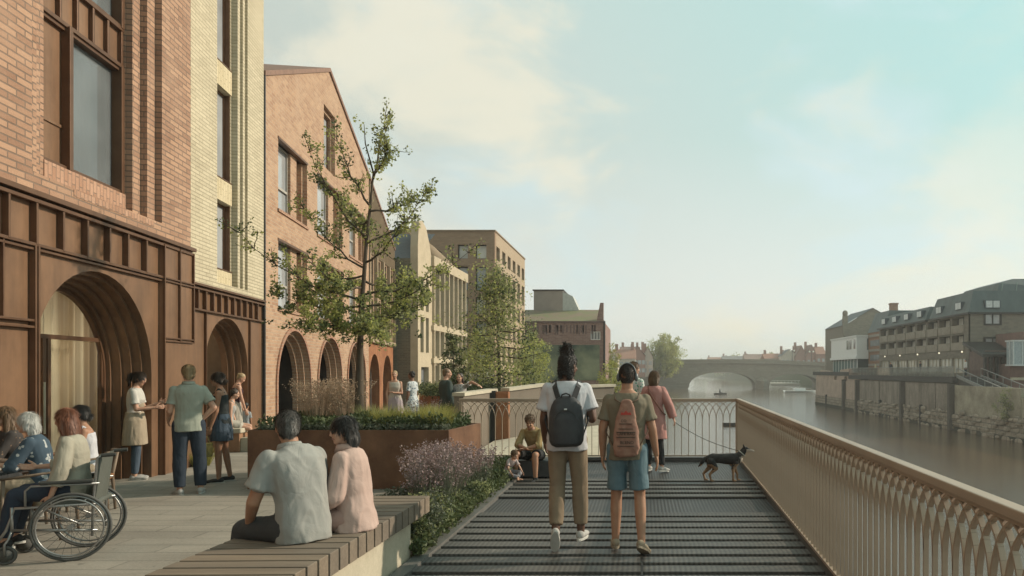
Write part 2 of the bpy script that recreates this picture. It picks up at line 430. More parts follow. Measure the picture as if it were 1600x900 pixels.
# ---- red brick house with the bronze shopfront ----
def curtain_mat():
    m, nd, lk, b = newmat('curtain_cream')
    t = nd.new('ShaderNodeTexCoord'); f = ntex(nd, lk, scaled(nd, lk, t.outputs['Object'], (3, .1, .01)), 3.2, 3, .5, .42, .58)
    c = mixc(nd, lk, f, (.72, .64, .51), (.40, .31, .21)); lk.new(c, b.inputs['Base Color']); b.inputs['Roughness'].default_value = .9
    tl = nd.new('ShaderNodeBsdfTranslucent'); lk.new(c, tl.inputs[0]); x = nd.new('ShaderNodeMixShader'); x.inputs[0].default_value = .5
    lk.new(b.outputs[0], x.inputs[1]); lk.new(tl.outputs[0], x.inputs[2]); lk.new(x.outputs[0], nd['Material Output'].inputs[0]); return m
leafmat_curtain = curtain_mat()
def house_a():
    t = thing('brick_building', 'nearest red brick building with a large recessed window over a bronze arched shopfront', 'building', A.O, A.rz)
    u = A.u
    uE = u(298); ztop = 14.0; zb = 3.88; step = .10; sw = .22
    bayL, bayR = A.ud(68, 3*step), A.ud(195, 3*step); sill = A.zd(69, 249, 3*step); head = A.zd(97, 42, .4); sp = head+.60
    Ls = [u(50), A.ud(57, step), A.ud(63, 2*step), bayL]; Rs = [u(253), A.ud(230, step), A.ud(207, 2*step), bayR]
    mb = MB()
    hole = rect(bayL-3*sw, bayR+3*sw, sill-.02, ztop-.3)
    # front skin with stepped surround
    uW = -14.0
    h0 = [(bayL-3*sw, sill-.06), (bayR, sill-.06), (bayR+3*sw, sill-.06)]
    mb.plate(rect(uW, uE, zb, ztop), [rect(Ls[0], Rs[0], sill-.34, ztop-.3)], 0, step)
    mb.plate(rect(Ls[0]-.1, Rs[0]+.1, sill-.5, ztop-.2), [rect(Ls[1], Rs[1], sill-.34, ztop-.301)], step, 2*step)
    mb.plate(rect(Ls[0]-.1, Rs[0]+.1, sill-.5, ztop-.2), [rect(Ls[2], Rs[2], sill-.34, ztop-.301)], 2*step, 3*step)
    mb.plate(rect(Ls[0]-.1, Rs[0]+.1, sill-.5, ztop-.2), [rect(bayL, bayR, sill-.001, ztop-.301)], 3*step, 4*step)
    # body behind
    mb.plate(rect(uW, uE, zb, ztop), [rect(bayL, bayR, sill, ztop-.3)], 4*step, 4*step+.12)
    mb.box(uE-.10, uE-.001, step, 9, zb, ztop)
    mb.box(uW, uE-.1, 8.8, 9, 0, ztop)
    mb.build('wall', redbrick, t)
    s = MB(); s.box(bayL-.002, bayR+.02, 3*step-.012, 3*step-.001, sill-.34, sill-.003); s.box(bayL+.1, Rs[1], -.006, -.001, zb+.14, sill-.36)
    s.build('soldier_course', soldier, t)
    rf = MB(); rf.box(uW, uE, 0, 9, ztop, ztop+.3); rf.build('roof', slate, t)
    # windows of the bay
    y = 3*step+.10
    ml = A.ud(98, y)
    for wi, (z0, z1) in enumerate(((sill, head), (sp, 9.6), (10.2, 13.6))):
        fr = MB()
        fr.box(ml-.05, ml+.03, y-.12, y+.10, z0, z1); fr.box(bayR-.08, bayR, y-.1, y+.12, z0, z1)
        fr.box(bayL, bayR, y-.06, y+.1, z1-.07, z1); fr.box(bayL, bayR, y-.08, y+.1, z0, z0+.05)
        fr.box(bayL, bayL+.04, y-.06, y+.1, z0, z1)
        w = fr.build('window', copperd, t, bevel=.004)
        p = MB(); p.box(ml+.03, bayR-.08, y+.05, y+.07, z0+.05, z1-.07); p.build('pane', bigglass, w)
        pn = MB(); pn.box(bayL+.04, ml-.05, y, y+.05, z0+.05, z1-.07); pn.box(bayL+.04, ml-.05, y-.02, y+.01, (z0+z1)/2-.42, (z0+z1)/2-.38)
        pn.build('side_panel', copper, w)
        cu = MB(); w0 = bayR-.75
        cu.tube([(w0+i*.04, y+.30+.035*math.sin(i*2.1), z0+.1) for i in range(0, 18)], .001, 3)
        cu = MB()
        pts = [(w0+i*.03, y+.30+.03*math.sin(i*1.3)) for i in range(24)]
        cu.add([(a, b, z0+.05) for a, b in pts]+[(a, b, z1-.05) for a, b in pts], [(i, i+1, i+25, i+24) for i in range(23)])
        cu.build('curtain', mat('curtain_grey', (.42, .38, .33), rough=.9, bmp=0), w, smooth=True)
        bx = MB(); bx.mi = 0
        bx.add([(bayL, y+2.8, z0-.1), (bayR, y+2.8, z0-.1), (bayR, y+2.8, z1+.1), (bayL, y+2.8, z1+.1)], [(0, 1, 2, 3)])
        bx.add([(bayL, y+.12, z1+.02), (bayR, y+.12, z1+.02), (bayR, y+2.8, z1+.02), (bayL, y+2.8, z1+.02)], [(0, 1, 2, 3)])
        bx.add([(bayL, y+.12, z0-.02), (bayR, y+.12, z0-.02), (bayR, y+2.8, z0-.02), (bayL, y+2.8, z0-.02)], [(0, 1, 2, 3)])
        bx.add([(bayR, y+.12, z0), (bayR, y+2.8, z0), (bayR, y+2.8, z1), (bayR, y+.12, z1)], [(0, 1, 2, 3)])
        bx.add([(bayL, y+.12, z0), (bayL, y+2.8, z0), (bayL, y+2.8, z1), (bayL, y+.12, z1)], [(0, 1, 2, 3)])
        bx.build('room', mat('room_wall', (.52, .50, .47), rough=.9, bmp=0), w)
    # spandrel with ribs
    for z0, z1 in ((head, sp), (9.6, 10.2)):
        s = MB(); s.box(bayL, bayR, y-.02, y+.06, z0, z1)
        s.build('spandrel', copper, t)
        s = MB()
        for k in range(6):
            x = bayL+.0+(bayR-bayL-.05)*k/5; s.box(x, x+.05, y-.08, y-.02, z0+.04, z1-.04)
        s.box(bayL, bayR, y-.09, y-.02, z0-.02, z0+.04); s.box(bayL, bayR, y-.09, y-.02, z1-.04, z1+.02)
        s.build('spandrel_rib', copperd, t, bevel=.005)
    # ---- bronze base ----
    uL, uR = u(52), u(240); uc = (uL+uR)/2; r = (uR-uL)/2; zs = 3.10-r; zt = 3.84; zr = 3.24
    b = MB()
    Rk = [r, r-.05, r-.10, r-.15, r-.20]
    dep = .125
    b.plate(rect(uW, u(251), -.08, zt), [arch(uc, Rk[0], -.04, zs)], .03, .03+dep)
    for k in range(1, 5):
        b.plate(rect(uL-.3, uR+.12, -.08, zt-.05), [arch(uc, Rk[k], -.04, zs)], .03+dep*k, .03+dep*(k+1)-.0)
    b.build('bronze_cladding', copper, t)
    # upper panel band with ribs
    c = MB(); c.box(uW, uE, -.10, .02, zt-.02, zt+.045); c.box(uW, uE, -.06, .02, zt-.09, zt-.045)
    c.box(uW, u(251), -.045, .03, zr-.02, zr+.02); c.box(uW, u(251), -.03, .03, zr-.07, zr-.04)
    xs = [u(a) for a in (8, 52, 94, 132, 167, 196, 225)]
    x = xs[0]-.45
    while x > uW: xs.append(x); x -= .45
    for x in xs: c.box(x-.018, x+.018, -.05, .03, zr, zt-.05)
    # left pilaster frame
    for a in (50, 55): c.box(u(a)-.016, u(a)+.016, -.05, .03, .0, zr)
    c.box(uW, u(50), -.04, .03, 2.22, 2.25); c.box(uW, u(50), -.04, .03, 2.30, 2.33)
    c.box(u(2)-.01, u(2)+.01, -.03, .03, 2.3, zr); c.box(u(2)-1.2, u(2)-1.18, -.03, .03, 0, zr)
    c.build('bronze_rib', copperd, t, bevel=.004)
    # end pilaster
    e = MB(); e.box(u(251), uE, -.03, .5, 0, zt); e.box(uE-.02, uE, .5, 1.2, 0, zt); e.build('pilaster', copper, t)
    e = MB()
    for a in (251.5, 276, 297.5): e.box(u(a)-.014, u(a)+.014, -.07, -.031, 2.2 if a != 251.5 else 0, zt-.05)
    for z in (zr, zr-.05, 2.2, 2.25): e.box(u(251), uE, -.065, -.031, z-.012, z+.012)
    e.build('pilaster_rib', copperd, t, bevel=.003)
    # glazing
    yg = .03+dep*5; ri = r-.22
    g = MB(); g.plate(arch(uc, ri+.03, 0, zs), [arch(uc, ri-.04, .06, zs)], yg-.07, yg+.0)
    g.box(uc-ri, uc+ri, yg-.06, yg, 2.15, 2.21)
    for x in (-.62, -.22, -.12, ri-.06): g.box(uc+x-.035, uc+x+.035, yg-.06, yg, 0, 2.16)
    dr = g.build('entrance_door', copperd, t)
    p = MB(); p.plate(arch(uc, ri-.03, .02, zs), [], yg-.03, yg-.02); p.build('pane', clearglass, dr)
    h = MB(); h.tube([(uc-.33, yg-.12, .85), (uc-.33, yg-.12, 1.55)], .014, 8); h.build('handle', stone, dr)
    cu = MB()
    n = 230; pts = []
    for i in range(n):
        a = i/(n-1); x = uc-ri-.2+(2*ri+1.7)*a
        pts.append((x, yg+.34+.055*math.sin(i*.62)+.02*math.sin(i*.31+1)))
    cu.add([(a, b_, .02) for a, b_ in pts]+[(a, b_, 2.95) for a, b_ in pts], [(i, i+1, i+n+1, i+n) for i in range(n-1)])
    cu.build('curtain', leafmat_curtain, t, smooth=True)
    lp = thing('pendant_lamp', 'small white pendant lamp behind the arched shop glass', 'lamp', A.O+A.d*(uc-.62)+V((-.988, -.153, 0))*(yg+.2), A.rz)
    q = MB(); q.lathe([(.02, .16), (.05, .13), (.10, .05), (.115, 0)], 16, (0, 0, 2.26)); q.build('lamp_shade', mat('lamp_glow', (.8, .75, .6), emit=(1, .82, .55, 1.6)), lp, smooth=True)
    q = MB(); q.tube([(0, 0, 2.42), (0, 0, 2.9)], .004, 5); q.build('cord', dark, lp)
    for dx, e_ in ((-.5, 90), (.8, 90)):  # added point lights behind the curtain, to make it glow evenly
        pl = bpy.data.lights.new('curtain_fill_light', 'POINT'); pl.energy = e_; pl.color = (1, .84, .62); pl.shadow_soft_size = .12
        po = bpy.data.objects.new('curtain_fill_light', pl); C.objects.link(po); po.parent = t; po.location = (uc+dx*1.6, yg+1.5, 2.0)
    # added plant behind the big window stands for a tree reflection
    return t
house_a()

# ---- cream brick house ----
def house_b():
    t = thing('brick_building', 'cream brick building with tall narrow windows over a bronze arched base', 'building', B.O, B.rz)
    u = B.u; uE = u(412); z0, zt = 3.36, 14.0; st = .065; sw = .13
    wl, wr = B.ud(328, .135), B.ud(360, .135)
    wins = [(3.79, 5.2), (5.67, 7.55), (8.06, 9.95), (10.5, 12.4)]
    mb = MB()
    ribL = wr; ribR = u(394)
    mb.plate(rect(-1.2, uE, z0, zt), [rect(wl-.001, wr+2.6*sw+.25, z0+.12, zt-.2)], 0, st)
    mb.plate(rect(wl, wr+2.6*sw+.25, z0+.12, zt-.2), [rect(wl+.001, wr+2*sw, z0+.121, zt-.201)], st, 2*st)
    # rib fins between window and end pier
    for k in range(3):
        x = wr+.06+k*(ribR-ribL)/3.0
        mb.box(x, x+.12, .012, .16, z0+.12, zt-.2)
    mb.plate(rect(-1.2, uE, z0, zt), [rect(wl, wr, a, b) for a, b in wins], .135, .30)
    mb.box(uE-.12, uE-.001, .30, 9, z0, zt); mb.box(-1.2, -1.1, .3, 9, z0, zt)
    mb.build('wall', creambrick, t)
    s = MB(); zz = [z0+.12]+[q for w in wins for q in w]
    for a, b in ((z0+.14, wins[0][0]), (wins[0][1], wins[1][0]), (wins[1][1], wins[2][0]), (wins[2][1], wins[3][0])):
        s.box(wl, wr, .105, .134, a+.01, b-.01)
    s.build('soldier_course', creamsold, t)
    for a, b in wins:
        f = MB(); f.plate(rect(wl+.002, wr-.002, a+.002, b-.002), [rect(wl+.05, wr-.06, a+.05, b-.05)], .24, .30)
        f.box(wl, wr, .10, .26, a, a+.02)
        f.box(wr-.03, wr-.003, .15, .26, a, b)
        w = f.build('window', copperd, t); p = MB(); p.box(wl+.05, wr-.06, .27, .28, a+.05, b-.05); p.build('pane', winpale, w)
    r_ = MB(); r_.box(-1.2, uE, 0, 9, zt, zt+.3); r_.build('roof', slate, t)
    # bronze base
    uL, uR = u(324), u(391); uc = (uL+uR)/2; r = (uR-uL)/2; zs = 2.80-r; zr = 2.86
    b = MB(); dep = .12
    b.plate(rect(-1.2, uE, -.08, z0-.02), [arch(uc, r, -.04, zs)], .05, .05+dep)
    for k in range(1, 4): b.plate(rect(uL-.2, uR+.2, -.08, z0-.05), [arch(uc, r-.055*k, -.04, zs)], .05+dep*k, .05+dep*(k+1))
    b.build('bronze_cladding', copper, t)
    c = MB(); c.box(-.3, uE, -.06, .05, z0-.05, z0-.005); c.box(-.3, uE, -.03, .05, z0-.12, z0-.085)
    c.box(-.3, uE, -.02, .05, zr-.015, zr+.02)
    k = 0; x = .25
    while x < uE-.1: c.box(x-.02, x+.02, -.02, .05, zr, z0-.1); x += .34
    c.box(uL-.03, uL-.01, .0, .05, 0, zr); c.box(uR+.03, uR+.05, 0, .05, 0, zr)
    c.build('bronze_rib', copperd, t, bevel=.003)
    # vestibule with a lit door
    v = MB(); ri = r-.2
    v.box(uL, uR, 1.9, 1.95, 0, 3.0); v.box(uL-.05, uL, .5, 1.95, 0, 3.0); v.box(uR, uR+.05, .5, 1.95, 0, 3.0); v.box(uL, uR, .5, 1.95, 2.78, 2.82)
    v.build('vestibule', mat('vestibule_wall', (.16, .11, .07), rough=.7), t)
    d = MB(); d.plate(rect(uc-.55, uc+.55, 0, 2.3), [rect(uc-.49, uc+.49, .05, 2.24)], 1.82, 1.9)
    dd = d.build('door', stone, t); p = MB(); p.box(uc-.49, uc+.49, 1.86, 1.88, .05, 2.24); p.build('pane', winpale, dd)
    pl = bpy.data.lights.new('vestibule_lamp', 'POINT'); pl.energy = 14; pl.color = (1, .78, .5); pl.shadow_soft_size = .1
    po = bpy.data.objects.new('vestibule_lamp', pl); C.objects.link(po); po.parent = t; po.location = (uc, 1.2, 2.5)
    for dx in (-.25, .2):
        l = MB(); l.lathe([(.045, 0), (.045, .03)], 12, (uc+dx, 1.2, 2.75)); l.build('downlight', mat('downlight_glow', (1, .9, .7), emit=(1, .78, .5, 14)), t)
house_b()

# ---- red gable house ----
def sash(t, u0, u1, z0, z1, yd, frame=None, pane=None, bar=True, sill=True, fw=.05):
    frame = frame or copperd
    f = MB(); f.plate(rect(u0, u1, z0, z1), [rect(u0+fw, u1-fw, z0+fw, z1-fw)], yd-.05, yd+.03)
    if bar: f.box(u0+fw, u1-fw, yd-.06, yd+.01, z0+(z1-z0)*.38-.03, z0+(z1-z0)*.38+.03)
    w = f.build('window', frame, t); p = MB(); p.box(u0+fw, u1-fw, yd-.01, yd, z0+fw, z1-fw); p.build('pane', pane or winpale, w)
    return w
def house_c():
    t = thing('gabled_building', 'red brick gabled building with three arched doorways behind the slender tree', 'building', B.O, B.rz)
    u = B.u; a, r_, e = u(413.5), u(515), u(577)
    zl, zrg, ze = 8.66, B.z(515, 112), B.z(577, 277)
    out = [(a, -.08), (e, -.08), (e, ze), (r_, zrg), (a, zl)]
    holes = []; wn_ = []
    c1 = (u(436), u(481)); c2 = (u(497), u(536)); c3 = (u(547), u(571))
    for c in (c1, c2, c3):
        for z in ((3.28, 5.02), (5.75, 7.56)):
            holes.append(rect(c[0], c[1], *z)); wn_.append((c, z))
    at = (u(507), u(524.5)); za = (7.95, 9.85); holes.append(rect(at[0], at[1], *za))
    ar = [(u(434), u(485), 2.77), (u(498), u(534), 2.74), (u(544), u(571), 2.75)]
    for l, r2, zc in ar: holes.append(arch((l+r2)/2, (r2-l)/2, -.04, zc-(r2-l)/2))
    mb = MB(); mb.plate(out, holes, 0.02, .14)
    h2 = []
    for c, z in wn_:
        m = c[0]+(c[1]-c[0])*.56; h2.append(rect(c[0]+.001, m, z[0]+.001, z[1]-.06))
        p0 = m+(c[1]-m)*.22
        h2.append(rect(p0+.28, c[1]-.10, z[0]+.001, z[1]-.06))
    h2.append(rect(at[0]+.06, at[1]-.06, za[0]+.06, za[1]-.1))
    for l, r2, zc in ar: rr = (r2-l)/2-.1; h2.append(arch((l+r2)/2, rr, -.04, zc-.1-rr))
    mb.plate(out, h2, .14, .30)
    h3 = [arch((l+r2)/2, (r2-l)/2-.2, .001, zc-.2-((r2-l)/2-.2)) for l, r2, zc in ar]
    for l, r2, zc in ar:
        mb.plate(rect(l-.05, r2+.05, -.08, zc+.1), [arch((l+r2)/2, (r2-l)/2-.2, -.04, zc-.2-((r2-l)/2-.2))], .30, .42)
    mb.box(a, a+.1, .3, 7, 0, zl-.3); mb.box(e-.1, e-.002, .3, 7, 0, ze-.3)
    mb.build('wall', redbrick_b, t)
    q = MB(); q.box(a-.05, a+.02, -.02, .03, 0, zl); q.build('downpipe', dark, t)
    tr = MB()
    for l, r2, zc in ar:          # raised brick rings round the arches
        uc = (l+r2)/2; rr = (r2-l)/2
        n = 26; o_ = [(uc+(rr+.10)*math.cos(PI*i/n), zc-rr+(rr+.10)*math.sin(PI*i/n)) for i in range(n+1)]
        i_ = [(uc+(rr+.0)*math.cos(PI*i/n), zc-rr+(rr+.0)*math.sin(PI*i/n)) for i in range(n+1)]
        tr.plate([(uc+rr+.1, 0)]+o_+[(uc-rr-.1, 0), (uc-rr-.0, 0)]+i_[::-1]+[(uc+rr, 0)], [], -.02, .018)
    tr.build('arch_ring', brick('ring_brick', (.36, .15, .09), (.27, .11, .07), (.4, .26, .18), w=.1, h=.085), t)
    for c, z in wn_:
        m = c[0]+(c[1]-c[0])*.56
        sash(t, c[0]+.0, m, z[0], z[1]-.06, .26, frame=mat('window_frame_grey', (.42, .38, .33), rough=.5, bmp=0))
        p0 = m+(c[1]-m)*.22
        d = MB(); d.box(p0+.28, c[1]-.1, .28, .299, z[0], z[1]-.06); d.build('recess_panel', redbrick_b, t)
        s = MB(); s.box(c[0]-.06, c[1]+.06, -.02, .24, z[0]-.07, z[0]); s.build('sill', soldier, t)
        s = MB(); s.box(c[0]-.04, c[1]+.04, .0, .25, z[1]-.06, z[1]-.001); s.build('lintel', copperd, t)
    sash(t, at[0]+.06, at[1]-.06, za[0]+.06, za[1]-.1, .27, bar=False)
    for l, r2, zc in ar:
        uc = (l+r2)/2; rr = (r2-l)/2-.2
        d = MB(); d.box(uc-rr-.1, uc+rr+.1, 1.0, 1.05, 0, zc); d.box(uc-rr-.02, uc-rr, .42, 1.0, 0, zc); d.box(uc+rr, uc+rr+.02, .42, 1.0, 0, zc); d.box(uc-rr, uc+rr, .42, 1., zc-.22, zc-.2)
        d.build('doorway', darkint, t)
        d = MB(); d.box(uc-rr*.9, uc-rr*.1, .93, .99, 0, 2.1); d.box(uc-rr, uc+rr, .93, .98, 2.12, 2.17); d.build('door', mat('door_bronze', (.20, .10, .055), rough=.5), t)
    # roof
    r = MB(); k = .12
    r.add([(a-.02, -.03, zl), (r_, -.03, zrg), (e, -.03, ze), (a-.02, 7, zl), (r_, 7, zrg), (e, 7, ze),
           (a-.02, -.03, zl+k), (r_, -.03, zrg+k), (e, -.03, ze+k), (a-.02, 7, zl+k), (r_, 7, zrg+k), (e, 7, ze+k)],
          [(0, 1, 7, 6), (1, 2, 8, 7), (6, 7, 10, 9), (7, 8, 11, 10), (0, 3, 4, 1), (1, 4, 5, 2), (3, 9, 10, 4), (4, 10, 11, 5), (0, 6, 9, 3), (2, 5, 11, 8)])
    r.build('roof', mat('roof_tile_brown', (.25, .15, .11), rough=.8), t)
house_c()
def house_c2():
    t = thing('gabled_building', 'bronze ribbed building end adjoining the red gable beyond the tree', 'building', B.O, B.rz)
    u = B.u; a, e = u(577.5), u(617); z0, z1 = B.z(577, 277)-.02, B.z(617, 392)
    holes = []; n = 4; w = (e-a)/n
    for k in range(n):
        for z in ((3.2, 4.6), (4.95, 6.3)):
            holes.append(rect(a+w*(k+.22), a+w*(k+.85), *z))
    mb = MB(); mb.plate([(a, 2.9), (e, 2.9), (e, z1), (a, z0)], holes, .1, .35)
    mb.box(e-.1, e, .35, 7, 0, z1-.3)
    mb.build('wall', mat('ribbed_brown', (.30, .20, .125), (.24, .155, .1), rough=.7), t)
    r = MB(); x = a+.1
    while x < e:
        zt = z0+(z1-z0)*(x-a)/(e-a); r.box(x, x+.05, .0, .1, 6.35, zt-.03); x += .22
    for k in range(n+1): r.box(a+w*k, a+w*k+.16, -.03, .1, 2.9, 6.35)
    r.box(a, e, -.05, .1, 2.85, 3.0)
    r.build('rib', fawnclad, t)
    for h in holes:
        f = MB(); f.box(h[0][0], h[1][0], .3, .33, h[0][1], h[2][1]); f.build('window', winglass, t)
    b = MB(); b.plate(rect(a, e, 0, 2.85), [arch(a+w*(k*2+1), w*.72, 0.001, 1.3, rise=1.1) for k in range(2)], .08, .4); b.build('bronze_cladding', cortenl, t)
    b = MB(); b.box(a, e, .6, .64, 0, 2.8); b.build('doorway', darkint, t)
    rf = MB(); rf.add([(a, -.03, z0), (e, -.03, z1), (e, 7, z1), (a, 7, z0), (a, -.03, z0+.12), (e, -.03, z1+.12), (e, 7, z1+.12), (a, 7, z0+.12)],
                     [(0, 1, 5, 4), (4, 5, 6, 7), (1, 2, 6, 5), (0, 3, 2, 1)]); rf.build('roof', mat('roof_tile_brown', (.2, .1, .1)), t)
house_c2()

# ---- stone building with dark slate roof (D) ----
def house_d():
    Y0 = 34.5; xR = (653-CX)/F*Y0; Y1 = -xR*F/(CX-727)
    t = thing('stone_building', 'cream stone building with slim vertical windows and a dark flank wall', 'building', (xR, Y0, 0), PI/2)
    # local x = along +Y, local y = -X (into the building)
    Ln = Y1-Y0; zc = 7.4; Wd = 9
    def U(x): return xR*F/(x-CX)-Y0
    xs = [U(a) for a in (676, 684, 692, 700, 708, 716, 723)]
    holes = []
    bays = [(U(657), U(662)), (U(665.5), U(670))]
    for a, b in bays: holes += [rect(a, b, 2.6, 4.3), rect(a, b, 4.6, 6.2)]
    holes.append(rect(U(658), U(670), .001, 1.9))
    nb = 7; x0 = U(676); w = (Ln-.3-x0)/nb
    for k in range(nb):
        holes += [rect(x0+w*k+.2, x0+w*(k+1)-.1, 4.1, 6.9), rect(x0+w*k+.2, x0+w*(k+1)-.1, 2.45, 3.7), rect(x0+w*k+.2, x0+w*(k+1)-.1, .4, 2.0)]
    mb = MB(); zg = EYE+240*Y0/F
    mb.plate([(0, 0), (Ln, 0), (Ln, zc), (U(674), zc), (U(671), 8.0), (U(666), zg-.25), (U(660), zg), (U(654.5), zg-.15), (0, 7.6)], holes, 0, .35)
    mb.build('facade', creamstone, t)
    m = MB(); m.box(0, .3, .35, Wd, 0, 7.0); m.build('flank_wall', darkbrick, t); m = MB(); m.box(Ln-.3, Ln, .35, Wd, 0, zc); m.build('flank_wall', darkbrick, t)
    p = MB()
    for h in holes: p.box(h[0][0], h[1][0], .28, .3, h[0][1], h[2][1])
    for h in holes[:5]:
        f = MB(); f.box(h[0][0], h[1][0], .24, .3, h[0][1], h[2][1]); f.build('window', winglass, t)
    for h in holes[5:]:
        f = MB(); f.box(h[0][0], (h[0][0]+h[1][0])/2, .20, .3, h[0][1], h[2][1]); f.box((h[0][0]+h[1][0])/2, h[1][0], .26, .3, h[0][1], h[2][1]); f.mi = 0
        f.build('window', winglass, t)
    c = MB(); x = x0
    for k in range(nb+1):
        c.box(x0+w*k-.06, x0+w*k+.06, -.12, .0, 0, 6.95)
    c.box(U(674), Ln+.1, -.15, .36, 6.95, zc+.06); c.box(U(674), Ln, -.13, .0, 3.74, 4.0); c.box(U(674), Ln, -.13, 0, 2.1, 2.35)
    c.build('stone_frame', creamstone, t, bevel=.01)
    r = MB(); r.add([(.15, .2, 7.0), (.15, Wd, 7.0), (3.6, Wd, 8.8), (3.6, .2, 8.8)], [(0, 3, 2, 1)])
    r.add([(3.6, 1.3, 8.8), (3.6, Wd, 8.8), (Ln-.2, Wd, 8.7), (Ln-.2, 1.3, 8.7)], [(0, 1, 2, 3)])
    r.build('roof', slate, t)
    # ribbed mansard above the cornice
    s = MB(); za = 9.0
    s.add([(U(667), .15, zc), (Ln-.1, .15, zc), (Ln-2.2, 1.3, za-.3), (U(668), 1.3, za)], [(0, 1, 2, 3)])
    s.build('mansard', brownclad, t)
    s = MB()
    for k in range(18):
        f = k/17; a = V((U(667)+f*(Ln-.1-U(667)), .12, zc)); b = V((U(668)+f*(Ln-2.2-U(668)), 1.27, za-.3*f)); s.bar(a, b, .06, .06)
    s.build('mansard_rib', fawnclad, t)
house_d()

# ---- brown block with grid of windows (E) ----
def house_e():
    Y0 = 50.; xR = (773-CX)/F*Y0; Y1 = -xR*F/(CX-820); zt = 11.2
    t = thing('apartment_block', 'tall brown brick block with a regular grid of square windows', 'building', (xR, Y0, 0), 0)
    Wd = 12; Ln = Y1-Y0
    fl = [(9.35, 10.3), (7.2, 8.8), (5.6, 6.75), (3.9, 5.1), (2.2, 3.4), (.3, 1.6)]
    # face towards the plaza: local x from -Wd to 0 at y=0
    cols = [(743, 760), (715, 731)]
    holes = []
    for a, b in cols:
        for z0, z1 in fl: holes.append(rect((a-CX)/F*Y0-xR, (b-CX)/F*Y0-xR, z0, z1))
    mb = MB(); mb.plate(rect(-Wd, 0, 0, zt), holes, 0, .5)
    bb = brick('brown_brick', (.37, .245, .16), (.30, .195, .13), (.28, .2, .14), w=.3, h=.1, var=(.27, .2, .14))
    wl = mb.build('wall', bb, t)
    for i, h in enumerate(holes):
        f = MB(); f.plate(h, [rect(h[0][0]+.05, h[1][0]-.05, h[0][1]+.05, h[2][1]-.05)], .22, .3); w = f.build('window', dark, t)
        g = MB(); g.box(h[0][0], h[1][0], .27, .3, h[0][1], h[2][1]); g.build('pane', wincurt if i % 2 == 0 else winpale, w)
    # river face, built as its own plate turned 90 degrees
    sf = MB(); n = 6; w = Ln/n; hs = []
    for k in range(n):
        for z0, z1 in fl: hs.append(rect(w*k+.55, w*(k+1)-.35, z0, z1+.0))
    sf.plate(rect(.503, Ln, 0, zt), hs, 0, .5)
    o = sf.build('river_wall', mat('fawn_frame', (.40, .30, .20), rough=.75), t); o.rotation_euler = (0, 0, PI/2); o.location = (.002, 0, 0)
    for h in hs:
        f = MB(); f.box(h[0][0], h[1][0], .32, .4, h[0][1], h[2][1]); o2 = f.build('window', winglass, t); o2.rotation_euler = (0, 0, PI/2)
    r = MB(); r.box(-Wd, -.05, .5, Ln, zt-.3, zt-.1); r.build('roof', slate, t)
    r = MB(); r.box(-Wd, -.5, 0.45, .7, zt, zt+.06); r.box(-Wd-.05, .06, -.05, .2, zt-.0, zt+.1); r.box(-.2, .06, .2, Ln, zt, zt+.1); r.build('coping', brownclad, t)
house_e()

